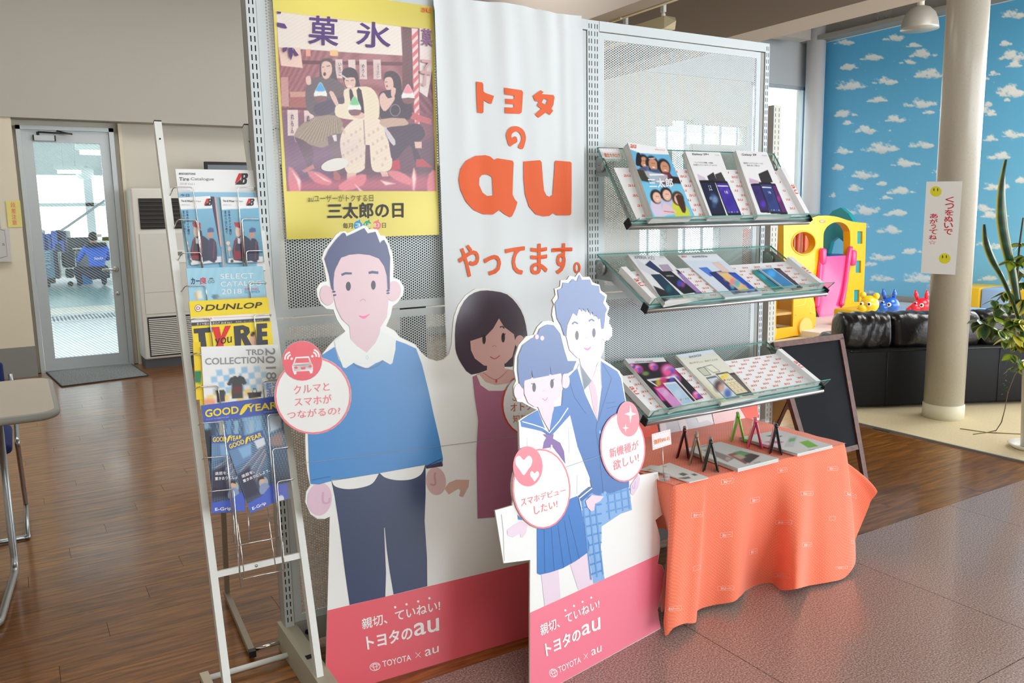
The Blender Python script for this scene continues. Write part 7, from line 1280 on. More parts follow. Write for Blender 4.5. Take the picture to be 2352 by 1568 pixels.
for y in (5.5, 6.0):
    mb = MB(); mb.bb((4.845, y-.02, 3.03), (4.875, y+.02, 3.1)); mb.ball((4.86, y, 3.01), .02, 12); mb.tube([(4.86, y, 2.98), (4.86, y, 3.02)], .01, 8); mb.tube([(4.62, y, 3.02), (4.86, y, 3.09)], .008, 6); mb.build('joint', mat('fixture_white', (220, 222, 216), rough=.4), trk)
# ------------------------------------------------ black leather sofa seen from behind
sx = np.array([.8866, -.4625, 0]); sn = np.array([.4625, .8866, 0]); SO = np.array([4.70, 3.485, .006]); LTH = mat('black_leather', (22, 22, 24), rough=.3, coat=.25, coat_r=.25, bump=(14, .5, .012)); LTB = mat('black_vinyl', (17, 18, 21), rough=.6, spec=.3)
sofa = thing('sofa', 'long black leather sofa standing with its back to the viewer on the beige carpet', 'sofa', tuple(SO)); RS = np.stack([sx, sn, np.array([0, 0, 1.])], 1)
def sw(a, b, c): return SO+sx*a+sn*b+np.array([0, 0, c])
LS = 2.1
MB().rbox(sw(LS/2, .14, .215), (LS-.04, .26, .40), .02, RS, 2).build('backrest_panel', LTB, sofa)
MB().rbox(sw(LS/2+.1, .42, .21), (LS-.4, .34, .34), .04, RS, 3).build('seat', LTH, sofa)
for a in (.085, LS-.07): MB().rbox(sw(a, .30, .255), (.15, .36, .46), .06, RS, 4).build('armrest', LTH, sofa)
def sgp(v, e): return math.copysign(abs(v)**e, v)
for a0, a1 in ((.02, .352), (.358, .985), (.991, 1.5), (1.506, 2.07)):
    mb = MB(); n = 24; m = 28; G = []
    for i in range(n+1):
        u = i/n; row = []; w = abs(2*u-1); sc_ = 1-.10*w**4-.28*max(0, (w-.9)/.1)**2
        for j in range(m+1):
            t = 2*PI*j/m; cr_ = .006*math.sin(u*19+j*.9+a0*9)*(1-w*.5)+.004*math.sin(u*47+a1*5)*max(0, math.sin(t)); yy = (.135+cr_)*sgp(math.cos(t), .62)*sc_; zz = (.132+cr_)*sgp(math.sin(t), .7)*(1-.04*w**4-.2*max(0, (w-.9)/.1)**2); row.append(sw(a0+(a1-a0)*u, .15+yy, .515+zz))
        G.append(row)
    mb.grid(G); mb.F.append(tuple(range(m+1))); mb.I.append(0); mb.S.append(True); b0_ = n*(m+1); mb.F.append(tuple(range(b0_, b0_+m+1))); mb.I.append(0); mb.S.append(True); mb.build('back_cushion', LTH, sofa)
for a in (.31, 1.1, 1.7): MB().tube([sw(a, .009, .02), sw(a, .009, .40)], .003, 6).build('seam', mat('seam_black', (10, 10, 11), rough=.5), sofa)
mb = MB(); mb.tube([sw(.05, .008, .40), sw(LS-.05, .008, .40)], .006, 8); mb.build('piping', LTH, sofa)
# ------------------------------------------------ play area
FY = mat('foam_yellow', (226, 186, 40), rough=.45); FB = mat('foam_blue', (150, 186, 226), rough=.45)
pm_ = MB().bb((7.2, 5.4, .006), (10.55, 8.5, .075)).build('play_mat', mat('play_mat_white', (228, 228, 232), rough=.5)); tagit(pm_, 'pale play mat covering the floor around the slide', 'mat')
def foam(label, a, b, m):
    c = [(a[i]+b[i])/2 for i in range(3)]; o = MB().rbox(c, [b[i]-a[i] for i in range(3)], .025).build('foam_block', m); return tagit(o, label, 'foam block')
foam('yellow foam block in front of the slide, left of the sofa', (7.80, 5.62, .08), (8.42, 5.95, .27), FY)
foam('long pale blue foam mat lying behind the hopper toys', (8.55, 5.2, .077), (9.6, 5.95, .20), FB)
_by = [float(atx(k, 700, 9.9)[1]) for k in (2122, 2150, 2249, 2315, 2420)]
for y1, y0, m, l in ((_by[0], _by[1], FB, 'narrow pale blue foam block against the cloud wall, seen left of the pillar'), (_by[1]-.01, _by[2], FY, 'yellow foam block against the cloud wall right behind the pillar'), (_by[2]-.01, _by[3], FB, 'pale blue foam block against the cloud wall, right of the pillar'), (_by[3]-.01, _by[4], FY, 'yellow foam block against the cloud wall behind the plant')): foam(l, (9.9, y0, .077 if y0 > 5.4 else .007), (10.5, y1, .40), m)
U = T(1760, 480, 4.9); YS = 6.6; TY = Pl((8, YS, 0), (1, 0, 0), (0, 0, 1))
YEL = mat('toy_yellow', (250, 190, 18), rough=.35, coat=.2); TEA = mat('toy_teal', (30, 160, 172), rough=.35, coat=.2); ORA = mat('toy_orange', (246, 112, 40), rough=.35, coat=.2); PNK = mat('toy_pink', (242, 70, 140), rough=.28, coat=.35); BLU = mat('toy_blue', (34, 92, 190), rough=.35)
slide = thing('play_slide', 'yellow, orange and teal plastic climbing tower with a pink slide', 'playground toy', tuple(TY(*U(640, 1130)[0])))
out_ = cat(U(195, 155, 290, 138, 390, 120, 480, 92, 600, 76, 700, 74, 800, 88, 900, 120, 1000, 146, 1125, 156), 3, False)+U(1115, 560, 1098, 900, 1078, 1150, 880, 1150, 200, 1190, 196, 700)
h1 = ell(*U(420, 382)[0], 27.5, 27); h2 = U(638, 570, 644, 300)+cat(U(650, 262, 680, 205, 740, 160, 800, 146, 860, 155, 910, 190, 942, 250), 3, False)+U(946, 330, 940, 570); sl = [U(1026, 250, 1085, 250, 1083, 390, 1024, 390), U(1008, 580, 1068, 580, 1066, 718, 1006, 718), U(990, 908, 1050, 908, 1048, 1045, 988, 1045)]
MB().prism([TY.pxs(l) for l in [out_, h1, h2]+sl], lambda a, b, c: TY.W(a, b, c), -.10, 0).build('front_panel', YEL, slide); fpn_ = bpy.data.objects['front_panel.001'] if 'front_panel.001' in bpy.data.objects else bpy.data.objects['front_panel']
for cx, cy in ((1054, 330), (1036, 658), (1018, 985)):
    o_ = TY(*U(cx, cy)[0]); MB().bb(o_+np.array([-.055, .02, -.125]), o_+np.array([.04, .09, .12])).build('clip_insert', TEA, slide)
rim = MB(); rim.tube([TY.W(*TY.px(*q), .0) for q in h1], .011, 8, closed=True); rim.build('window_rim', YEL, fpn_)
xe = TY(*U(1125, 156)[0])[0]; xl_ = TY(*U(195, 155)[0])[0]; zt = TY(*U(1125, 156)[0])[2]
arch = [(0, .08), (.26, .08), (.26, .75), (.34, .95), (.5, 1.02), (.66, .95), (.74, .75), (.74, .08), (1.0, .08), (1.0, zt), (.85, zt+.04), (.65, zt+.16), (.45, zt+.2), (.25, zt+.12), (.1, zt+.0), (0, zt-.03)]
MB().prism([(YS+.1+p[0]*.60, p[1]) for p in arch], lambda a, b, c: np.array([c, a, b]), xe-.02, xe+.05).build('side_panel', TEA, slide)
MB().prism([(0, .08), (.5, .08), (.5, zt+.02), (.3, zt+.1), (0, zt)], lambda a, b, c: np.array([xl_+1.08+a*.45, YS+.62-c, b]), -.03, .03).build('back_panel', ORA, slide)
for k in range(6): MB().rbox((xl_+.36+k*.135, YS+.30, .62), (.10, .05, 1.08), .022).build('back_slat', ORA, slide)
MB().rbox((xl_+.05, YS+.36, .62), (.08, .6, zt-.12), .03).build('side_panel', ORA, slide); MB().bb((xl_+.55, YS+.05, .76), (xe-.1, YS+.6, .80)).build('platform', BLU, slide)
MB().rbox((xl_+.5, YS+.34, zt-.02), (.35, .05, .12), .03).build('arch_trim', BLU, slide)
for z in (.35, .7, .95): MB().bb((xe-.36, YS+.56, z), (xe-.26, YS+.62, z+.14)).build('latch', mat('latch_dark', (40, 50, 74), rough=.5), slide)
a0, a1 = TY(*U(610, 560)[0]), TY(*U(950, 575)[0]); b0_, b1__ = atz(*U(560, 1195)[0], .10), atz(*U(850, 1170)[0], .10)
def slp(u, v):  # u across, v down
    e = v; p = (a0*(1-u)+a1*u)*(1-e)+(b0_*(1-u)+b1__*u)*e; z = .80*(1-v)+.10*v+.035*math.sin(v*PI*2)-.02*math.sin(v*PI); w = abs(2*u-1); p = p.copy(); p[2] = z+(.10 if w > .93 else (.10*max(0, (w-.72)/.21)**2)); return p
G = [[slp(i/16, j/20) for j in range(21)] for i in range(17)]; mb = MB(); mb.grid(G); mb.grid([[p-np.array([0, 0, .03+.0]) for p in r] for r in G]); mb.build('slide_chute', PNK, slide)
for u in (0.02, .98): MB().tube([slp(u, j/20)+np.array([0, 0, .0]) for j in range(21)], .03, 8).build('chute_rail', PNK, slide)
for a in (a0, a1): MB().rbox(a+np.array([0, -.03, .03]), (.09, .08, .2), .035).build('chute_ear', PNK, slide)
p_ = Print(lambda x, y, L: TY(x, y, L)); p_.ell(*U(630, 138)[0], 7, 3.2, (214, 70, 50)); p_.ell(*U(630, 138)[0], 5.6, 2.2, (240, 236, 226), 1); p_.text('little tikes', U(604, 130, 656, 130, 656, 146, 604, 146), (80, 60, 50), 2); p_.build('badge', slide)
# wooden toy car
CY = 5.9; CPn = Pl((7, CY, 0), (1, 0, 0), (0, 0, 1)); car = thing('toy_car', 'yellow painted plywood play car seen past the end of the partition', 'toy car', tuple(CPn(1820, 785))); 
co_ = U(-420, 880, 55, 872, 300, 850, 470, 860, 520, 955, 546, 1060, 560, 1190, 552, 1300, 520, 1402, 300, 1430, 40, 1482, -420, 1560); cw = U(113, 992, 306, 982, 300, 1322, 108, 1346)
CYM = mat('ply_yellow', (250, 188, 20), rough=.4, coat=.15)
for dy in (0, .5): MB().prism([CPn.pxs(co_), CPn.pxs(cw)], lambda a, b, c, dy=dy: CPn.W(a, b, c-dy), -.02, 0).build('side_panel', CYM, car)
x0, x1 = CPn(*U(-400, 1300)[0])[0], CPn(*U(545, 1200)[0])[0]; PLY = mat('plywood', (206, 166, 96), rough=.5); MB().bb((x0, CY+.02, .26), (x1-.25, CY+.5, .285)).build('seat', PLY, car); MB().bb((x1-.02, CY+.02, .06), (x1, CY+.5, .40)).build('nose_panel', PLY, car); MB().bb((x0, CY+.44, .08), (x1-.3, CY+.46, .5)).build('seat_back', PLY, car)
WHL = mat('wheel_cream', (240, 204, 112), rough=.45)
for cx, cy, rx_ in ((430, 1325, .082), (25, 1385, .082)):
    o_ = CPn(*U(cx, cy)[0]); MB().lathe([(rx_*1.25, 0), (rx_*1.25, .02)], o_+np.array([0, -.001, 0]), 32, rotx(PI/2), False).build('wheel', WHL, car)
p_ = Print(lambda x, y, L: CPn(x, y, L)); LC = (252, 226, 130)
p_.line(U(318, 1095, 430, 1075, 455, 965), 1, LC); p_.line(U(480, 975, 530, 1060, 495, 1110), 1, LC); p_.line(U(495, 1110, 500, 1150, 550, 1170), 1, LC); p_.line(U(50, 1150, 108, 1140), 1, LC)
for q in ((328, 1195), (540, 1318), (495, 1172), (98, 1012)): p_.ell(*U(*q)[0], 1, 1, (180, 120, 40), 1)
p_.build('painted_lines', car)
# bouncing hopper animals
def hopper(kind, label, px_, py_, m, Y=5.0):
    c = aty(px_, py_, Y); t = thing('hopper_toy', label, 'hopper toy', (c[0], c[1]+.1, .006), 'animal hopper toys behind the sofa'); f = -CF*.6+np.array([-.5, 0, 0]); 
    fx = np.array([-.86, -.5, 0]); lx = np.array([-.5, .86, 0])*1.0; rt_ = np.array([.5, -.86, 0]); up_ = np.array([0, 0, 1.]); s = .092
    mb = MB(); mb.ball(c+rt_*.0+np.array([.10, .12, -.26]), (.15, .12, .12), 18, rotz(-.5)); mb.tube([c+np.array([.06, .06, -.2]), c+np.array([.01, .01, -.05])], [.09, .06], 12)
    for dx, dy in ((.0, .07), (.1, .0), (.1, .24), (.2, .16)): mb.tube([(c[0]+dx, c[1]+dy, c[2]-.3), (c[0]+dx, c[1]+dy, .012)], [.05, .04], 10)
    mb.build('body', m, t); mb = MB()
    if kind == 'bear':
        mb.ball(c, (s*.98, s*.98, s*.95), 20); mb.ball(c+fx*s*.7+rt_*(-s*.62)+up_*(-s*.35), (.05, .05, .038), 14)
        for q in (-1, 1): mb.ball(c+rt_*q*s*.66+up_*s*.98+(0 if q < 0 else -.008)*up_, (.034, .03, .034), 12)
        mb.ball(c+fx*s*.95+rt_*(-s*.75)+up_*(-s*.2), .014, 10)
    else:
        mb.ball(c+rt_*s*.1, (s*.95, s*.95, s*.9), 20); mb.tube([c+rt_*(-s*.3)+fx*s*.4, c+fx*s*.8+rt_*(-s*1.05)-up_*s*.5], [.062, .044], 14); mb.ball(c+fx*s*.8+rt_*(-s*1.1)-up_*s*.52, .045, 14)
        for q, w in ((-.5, -.2), (.42, .05)): mb.tube([c+rt_*s*q+up_*s*.65, c+rt_*s*(q+w*.6)+up_*s*1.2, c+rt_*s*(q+w)+up_*s*1.75], [.014, .024, .008], 10)
    hd_ = mb.build('head', m, t); EW, EB = mat('eye_white', (240, 240, 240), rough=.3), mat('eye_black', (20, 20, 22), rough=.2)
    for q in ((-.78, .1), (.05, .1)) if kind == 'bear' else ((.02, .12), (-.62, .3)):
        d = fx*.83+rt_*q[0]*.95+up_*q[1]; d = d/np.linalg.norm(d); mb = MB(); mb.use(EW).ball(c+d*s*.93, .022, 12); mb.use(EB).ball(c+d*(s*.93+.012), .0135, 12); mb.build('eye', None, hd_)
    return t
hopper('bear', 'yellow bear-headed hopper toy peeking over the sofa, leftmost of three', *U(1160, 1072)[0], mat('rubber_yellow', (250, 206, 30), rough=.25, coat=.4)); hopper('horse', 'blue long-eared hopper toy peeking over the sofa between the yellow and red ones', *U(1385, 1080)[0], mat('rubber_blue', (24, 96, 206), rough=.25, coat=.4)); hopper('horse', 'red long-eared hopper toy peeking over the sofa beside the pillar', *V_(985, 632)[0], mat('rubber_red', (236, 34, 58), rough=.25, coat=.4))
# ------------------------------------------------ plant at the right edge
PX, PY = 4.785, 2.30; pot = thing('potted_plant', 'tall white pot with snake plant blades and yellow-edged umbrella leaves at the right edge', 'plant', (PX, PY, 0)); POTM = mat('pot_white', (228, 226, 216), rough=.35, coat=.2)
MB().lathe([(.060, .012), (.082, .5), (.086, .5), (.086, .485), (.07, .48), (.0, .48)], (PX, PY, 0), 28).build('pot', POTM, pot); MB().lathe([(.09, 0), (.125, .03), (.12, .034), (.088, .012)], (PX, PY, 0), 28).build('saucer', POTM, pot)
def leafmat(nm, c1, c2, e0, e1):
    return mat(nm, c1, rough=.35, coat=.2, attr='leafcol')
LMt = mat('leaf_green', rough=.35, coat=.2, attr='leafcol')
def coledge(o, fn):
    at = o.data.color_attributes.new('leafcol', 'FLOAT_COLOR', 'POINT'); 
    for i, v in enumerate(o.data.vertices): at.data[i].color = lin(fn(i))
def blade(pts, ws, Y):
    G = []; 
    for (x, y), w in zip(cat(pts, 5, False), np.interp(np.linspace(0, 1, (len(pts)-1)*5+1), np.linspace(0, 1, len(ws)), ws)):
        c = aty(x, y, Y); r = []
        for k in range(7): s = k/3-1; r.append(c+CR*s*w*.0021+np.array([0, .012*(abs(s))-.006, 0]))
        G.append(r)
    o = MB().grid(G).build('blade_leaf', LMt, pot); coledge(o, lambda i: (222, 210, 90) if i % 7 in (0, 6) else ((30, 62, 40) if (i//7) % 3 else (44, 84, 52))); return o
blade([(2311, 366), (2303, 430), (2303, 500), (2312, 560), (2326, 620), (2340, 700), (2352, 780)], [1, 9, 14, 14, 12, 9, 7], PY+.02); blade([(2261, 515), (2268, 560), (2283, 600), (2305, 640), (2330, 700), (2350, 760)], [1, 9, 10, 7, 5, 4], PY)
mb = MB(); mb.tube([aty(x, y, PY+.02) for x, y in ((2362, 850), (2352, 760), (2345, 700), (2335, 640), (2342, 560), (2350, 500))], [.012, .011, .009, .007, .005, .004], 8); mb.build('stem', mat('stem_brown', (84, 74, 50), rough=.8), pot)
lmesh = {}
for vi, (cA, cB) in enumerate((((58, 92, 36), (186, 190, 60)), ((40, 74, 34), (96, 130, 44)), ((150, 170, 50), (70, 110, 40)), ((206, 196, 60), (230, 216, 96)))):
    V = []; F = []; n = 9
    for i in range(n):
        t = i/(n-1); w = .30*math.sin(PI*t**.8)*(1-.2*t)
        for k in (-1, -.4, .4, 1): V.append((t, k*w, -.10*t*t+.05*abs(k)))
    for i in range(n-1):
        for k in range(3): F.append((i*4+k, i*4+k+1, (i+1)*4+k+1, (i+1)*4+k))
    me = rawmesh('leaf', V, F, LMt, smooth=True); at = me.color_attributes.new('leafcol', 'FLOAT_COLOR', 'POINT')
    for i in range(len(V)): at.data[i].color = lin(cB if (i % 4 in (0, 3)) else cA)
    lmesh[vi] = me
rl = random.Random(5)
def leafat(c, ln, yaw, pit, vi):
    o = link('leaf', lmesh[vi], pot); o.location = Vector([float(q) for q in (np.array(c)-np.array([PX, PY, 0]))]); o.scale = (ln, ln*rl.uniform(1.0, 1.35), ln); o.rotation_euler = (rl.uniform(-.6, .6), pit, yaw)
for cx, cy, n, L, vs in ((2310, 672, 7, .075, (0, 1, 0)), (2330, 700, 7, .08, (0, 1, 2)), (2285, 728, 6, .075, (1, 0, 2)), (2262, 745, 6, .11, (1, 1, 0)), (2318, 745, 8, .075, (2, 0, 3)), (2345, 735, 7, .085, (3, 2, 0)), (2312, 775, 8, .075, (3, 0, 2)), (2340, 790, 8, .08, (3, 2, 0)), (2325, 815, 7, .065, (2, 0, 1)), (2350, 590, 8, .08, (2, 2, 1)), (2345, 560, 5, .07, (2, 2, 0)), (2348, 650, 7, .07, (0, 1, 1)), (2352, 830, 6, .07, (0, 2, 3)), (2280, 690, 3, .06, (1, 0, 1)), (2325, 735, 9, .09, (1, 0, 0)), (2300, 760, 7, .09, (1, 0, 1)), (2335, 765, 9, .09, (3, 0, 2)), (2250, 735, 4, .10, (1, 1, 0)), (2322, 600, 5, .07, (2, 0, 2)), (2352, 620, 9, .09, (2, 0, 1)), (2349, 690, 9, .10, (0, 3, 1)), (2350, 770, 9, .10, (3, 2, 1)), (2328, 845, 6, .07, (0, 1, 2)), (2300, 700, 6, .08, (1, 0, 1))):
    c = aty(cx, cy, PY+rl.uniform(-.06, .10)); a0 = rl.uniform(0, 6)
    for k in range(n): leafat(c, L*rl.uniform(.75, 1.1), a0+2*PI*k/n+rl.uniform(-.3, .3), rl.uniform(.1, 1.2), vs[k % 3])
tw = [(2346, 838), (2330, 862), (2315, 900), (2308, 940), (2300, 970), (2288, 988), (2268, 993)]
mb = MB(); mb.tube([aty(x, y, 2.32-.0*i) if i < 5 else atz(x, y, .008) for i, (x, y) in enumerate(tw)]+[atz(2205, 984, .008)], .0026, 6); mb.tube([atz(2268, 993, .008), atz(2352, 997, .008)], .003, 6); mb.tube([atz(2268, 993, .008), atz(2235, 997, .008)], .0022, 6); mb.build('trailing_twig', mat('twig_brown', (110, 92, 50), rough=.8), pot)
for k in range(12): c = aty(2310+6*math.sin(k*2.1), 860+k*4, 2.32); leafat(c, .014, k*1.3, .5, 1)
_pl = bpy.data.lights.new('pendant_bulb', 'POINT'); _pl.energy = 40; _pl.shadow_soft_size = .06; _pl.color = (1, .97, .9); _po = bpy.data.objects.new('pendant_bulb', _pl); COL.objects.link(_po); _po.location = Vector([float(PLo[0]), float(PLo[1]), float(PLo[2])+.08])
# ------------------------------------------------ left side: air conditioner, mat, notices, monitor, desk and chairs
AC = mat('ac_white', (214, 213, 204), rough=.45); acz0, acz1 = .09, 1.675; AY = 8.22
ac = thing('air_conditioner', 'tall floor standing beige air conditioner beside the glass door', 'air conditioner', (1.25, 8.4, 0))
MB().rbox((1.27, 8.42, (acz0+acz1)/2), (.66, .40, acz1-acz0), .02).build('casing', AC, ac); MB().bb((.955, 8.30, 0), (1.585, 8.6, .09)).build('plinth', mat('ac_plinth', (84, 88, 90), rough=.6), ac)
mb = MB(); mb.bb((1.0, 8.213, 1.30), (1.55, 8.219, 1.58)); o = mb.build('outlet', mat('ac_dark', (36, 34, 32), rough=.6), ac)
for k in range(7): MB().rbox((1.275, 8.21, 1.32+k*.038), (.54, .014, .012), .004).build('louvre', mat('ac_vane', (58, 52, 46), rough=.5), ac)
MB().bb((.985, 8.2125, .72), (1.56, 8.2185, 1.26)).build('front_panel', mat('ac_panel', (206, 205, 196), rough=.45), ac); MB().bb((.985, 8.214, .52), (1.56, 8.2185, .715)).build('lower_panel', mat('ac_panel'), ac)
for k in range(20): MB().bb((1.0, 8.208, .13+k*.0175), (1.56, 8.2165, .1395+k*.0175)).build('grille_slat', AC, ac)
MB().bb((.99, 8.216, .115), (1.57, 8.219, .49)).build('grille_back', mat('ac_dark'), ac)
MB().bb((1.275, 8.207, .985), (1.40, 8.213, 1.10)).build('control_panel', mat('ac_control', (226, 228, 222), rough=.4), ac); ctl_ = bpy.data.objects['control_panel']; MB().bb((1.30, 8.205, 1.05), (1.34, 8.208, 1.085)).build('display', mat('lcd_grey', (110, 120, 112), rough=.3), ctl_)
mt = thing('door_mat', 'grey dirt-trapping mat lying before the glass door', 'mat', (.55, 8.2, 0)); q = [atz(107, 854, .01), atz(142, 886, .01), atz(340, 861, .01), atz(298, 833, .01)]
MB().prism([(p[0], p[1]) for p in q], lambda a, b, c: np.array([a, b, c]), .001, .009).build('pile', mat('mat_grey', (156, 160, 160), rough=.95, noise=(120, (90, 95, 98), .4, .62), bump=(220, .6, .006)), mt)
for i in range(4): MB().tube([q[i]*np.array([1, 1, .6]), q[(i+1) % 4]*np.array([1, 1, .6])], .006, 4, sq=True).build('rubber_edge', mat('rubber_black', (40, 42, 44), rough=.7), mt)
mon = thing('monitor', 'thin black screen standing on the air conditioner top', 'monitor', (1.85, 8.35, 1.68)); mz = float(aty(470, 371, 8.35)[2])
MB().rbox((1.92, 8.35, mz-.13), (.60, .03, .26), .006).build('bezel', BLK, mon); MB().bb((1.65, 8.331, mz-.24), (2.19, 8.334, mz-.03)).build('screen', mat('screen_dark', (40, 56, 66), rough=.15), mon); MB().bb((1.75, 8.30, mz-.29), (2.1, 8.42, mz-.26)).build('stand', BLK, mon)
MB().rbox((1.95, 8.42, .83), (.62, .38, 1.62), .015).build('side_cabinet', mat('cabinet_beige', (206, 204, 194), rough=.5)); tagit(bpy.data.objects['side_cabinet'], 'beige cabinet under the thin black screen, right of the air conditioner', 'cabinet')
nz = thing('warning_sheet', 'yellow laminated sheet with red characters stuck left of the door', 'notice', (.02, 8.49, 1.33)); NP = Pl((0, 8.492, 0), (1, 0, 0), (0, 0, 1)); X0 = T(0, 400, 3.92)
MB().prism(NP.pxs(X0(50, 240, 180, 235, 203, 475, 74, 478))[::-1], lambda a, b, c: NP.W(a, b, c), -.001, 0).build('sheet', mat('sheet_yellow', (226, 214, 130), rough=.25, coat=.5, bump=(12, .6, .01)), nz)
p_ = Print(lambda x, y, L: NP(x, y, L)); vcol(p_, '段差注意', X0(115, 252)[0], X0(134, 462)[0], 11, (220, 120, 90), .02); p_.build('lettering', nz)
bx_ = thing('wall_box', 'grey fire equipment box on the wall at the left edge', 'wall box', (-.1, 8.47, 1.05)); q = NP.pxs(X0(-160, 492, 85, 490, 104, 785, -160, 790)); MB().prism(q[::-1], lambda a, b, c: NP.W(a, b, c), -.008, .05).build('housing', mat('box_grey', (196, 198, 194), rough=.45), bx_)
NP2 = NP.up(.05); p_ = Print(lambda x, y, L: NP2(x, y, L)); p_.poly([cat(X0(-60, 505, 30, 503, 45, 520, 64, 720, 55, 742, -60, 745), 3), cat(X0(-60, 510, 28, 508, 42, 524, 60, 718, 52, 737, -60, 740), 3)], (130, 132, 128), 1) ; p_.text('5', X0(20, 622, 42, 622, 42, 642, 20, 642), (90, 92, 90), 1, bold=.03); p_.build('lettering', bx_)
MB().tube([NP.W(*NP.px(*k), .012) for k in X0(0, 380, 8, 490)]+[], .004, 6).build('conduit', mat('box_grey'), bx_)
# desk
dk = thing('desk', 'desk with a beige laminate top and grey rounded edge at the left edge', 'desk', (-.5, 3.5, 0)); DT = .72
def rrect(x0, y0, x1, y1, r, n=5):
    o = []
    for cx, cy, a in ((x1-r, y1-r, 0), (x0+r, y1-r, 90), (x0+r, y0+r, 180), (x1-r, y0+r, 270)):
        for k in range(n+1): t = math.radians(a+90*k/n); o.append((cx+r*math.cos(t), cy+r*math.sin(t)))
    return o
rr_ = rrect(-1.35, 3.13, .068, 3.88, .07); MB().prism(rrect(-1.347, 3.133, .065, 3.877, .068), lambda a, b, c: np.array([a, b, c]), DT-.026, DT).build('desktop', mat('laminate_beige', (196, 188, 172), rough=.45, noise=(300, (186, 178, 160), .4, .6)), dk)
MB().tube([(p[0], p[1], DT-.014) for p in rr_], .0145, 10, closed=True).build('edge_band', mat('edge_grey', (150, 150, 142), rough=.5), dk)
STL = mat('tube_steel', (176, 180, 182), rough=.3, metal=.85)
for x in (-.115, -1.2): MB().tube(fillet([(x, 3.60, DT-.03), (x, 3.60, .02), (x-.05, 3.10, .018), (x-.35, 3.08, .018)], .06, 5), .0135, 12).build('leg', STL, dk)
MB().tube([(-1.2, 3.62, .5), (-.115, 3.62, .5)], .011, 10).build('crossbar', STL, dk)
def chair(label, x, y, rz, seatm, backm, zb, zt_):
    R = rotz(rz); o = np.array([x, y, 0]); w = lambda a, b, c: o+R@np.array([a, b, c]); t = thing('meeting_chair', label, 'chair', tuple(o))
    G = [[w(-.22+.44*i/8, -.2+.42*j/8, .40+.012*math.sin(j/8*PI)-.01*math.cos(i/8*2*PI)) for j in range(9)] for i in range(9)]
    mb = MB(); mb.rbox(w(0, 0, .405), (.44, .42, .05), .022, R, 3); mb.build('seat', seatm, t)
    mb = MB(); mb.rbox(w(0, .23, (zb+zt_)/2), (.42, .035, zt_-zb), .016, R@rotx(-.1), 4); mb.build('backrest', backm, t)
    for s in (-1, 1): MB().tube(fillet([w(s*.235, .23, zt_-.06), w(s*.24, .2, .47), w(s*.24, -.2, .43), w(s*.24, .22, .02), w(s*.24, -.24, .012)], .05, 5), .0105, 10).build('side_frame', STL, t)
    MB().tube([w(-.24, -.23, .012), w(.24, -.23, .012)], .0105, 10).build('base_bar', STL, t); MB().bb(*[w(0, 0, 0)+np.array(v) for v in ((-.03, -.03, .38), (.03, .03, .39))]).build('seat_mount', BLK, t); return t
chair('navy blue upholstered chair with tubular steel frame behind the desk', -.31, 4.22, 0.0, mat('fabric_navy', (26, 44, 104), rough=.85), mat('fabric_navy'), .46, .72); chair('black backed chair with a dark red seat and steel frame, nearest the viewer', -.42, 2.92, PI, mat('fabric_wine', (120, 44, 48), rough=.85), mat('plastic_brown_black', (38, 30, 28), rough=.5), .47, .60)
# ------------------------------------------------ workshop beyond the glass door
CONC = mat('workshop_floor', (204, 206, 206), rough=.5, noise=(3, (188, 192, 194), .35, .7)); g = MB(); g.bb((-14, 8.84, -.06), (16, 46, -.012)); g = g.build('ground_workshop', CONC); g['kind'] = 'structure'
d0, d1 = atz(190, 735)[1], atz(190, 717)[1]
for nm, y0, y1, m in (('painted_band', atz(190, 701)[1], atz(190, 658)[1], mat('floor_teal', (140, 176, 174), rough=.35)), ('painted_band', d1+.1, atz(190, 703)[1], mat('floor_cream', (226, 222, 206), rough=.5))): MB().bb((-8, y0, -.0119), (8, y1, -.006)).build(nm, m, g)
gr = MB().bb((-3, d0+.02, -.0118), (5, d1-.2, -.009)).build('drain_channel', mat('drain_dark', (90, 96, 104), rough=.7), g); mb = MB()
for k in range(60): mb.bb((-.6+k*.05, d0+.12, -.009), (-.6+k*.05+.024, d1-.3, -.003))
mb.bb((-.7, d0, -.009), (2.6, d0+.12, -.002)); mb.bb((-.7, d1-.3, -.009), (2.6, d1-.2, -.002)); o = mb.build('drain_grating', mat('galvanised', (200, 204, 206), rough=.5), g); o['kind'] = 'stuff'
WY = 27.0; WW = mat('workshop_wall', (196, 208, 206), rough=.7); mb = MB(); wz = lambda y: float(aty(160, y, WY)[2]); wx = lambda x: float(aty(x, 480, WY)[0])
z0w, z1w = wz(552), wz(402)
wall_with_holes(mb, -12, 16, -.01, 6.5, WY, .2, [(-11, 15, z0w, z1w)]); wk = mb.build('wall_workshop', WW); wk['kind'] = 'structure'; mb = MB()
for px_ in (206, 290, 120-60, 380): mb.bb((wx(px_)-.1, WY-.05, z0w), (wx(px_)+.12, WY+.1, z1w))
zh = wz(470); mb.bb((-11, WY-.05, zh-.05), (15, WY+.1, zh+.05)); mb.build('window_frame', mat('frame_pale', (206, 216, 218), rough=.6), wk)
mb = MB(); mb.bb((-12, WY-.3, z0w-.45), (16, WY, z0w-.02)); mb.build('wall_ledge', mat('ledge_cream', (234, 230, 210), rough=.7), wk)
rf = MB(); rf.bb((-12, 11.0, 4.45), (16, WY, 4.6)); rf.build('ceiling_workshop', mat('roof_deck', (150, 160, 160), rough=.8))['kind'] = 'structure'
hb = MB().bb((-12, 12.2, 2.95), (16, 12.4, 3.3)); hb.build('beam_workshop', WW)['kind'] = 'structure'
LT = mat('tube_lamp', (255, 255, 255), emit=(255, 255, 250), es=4)
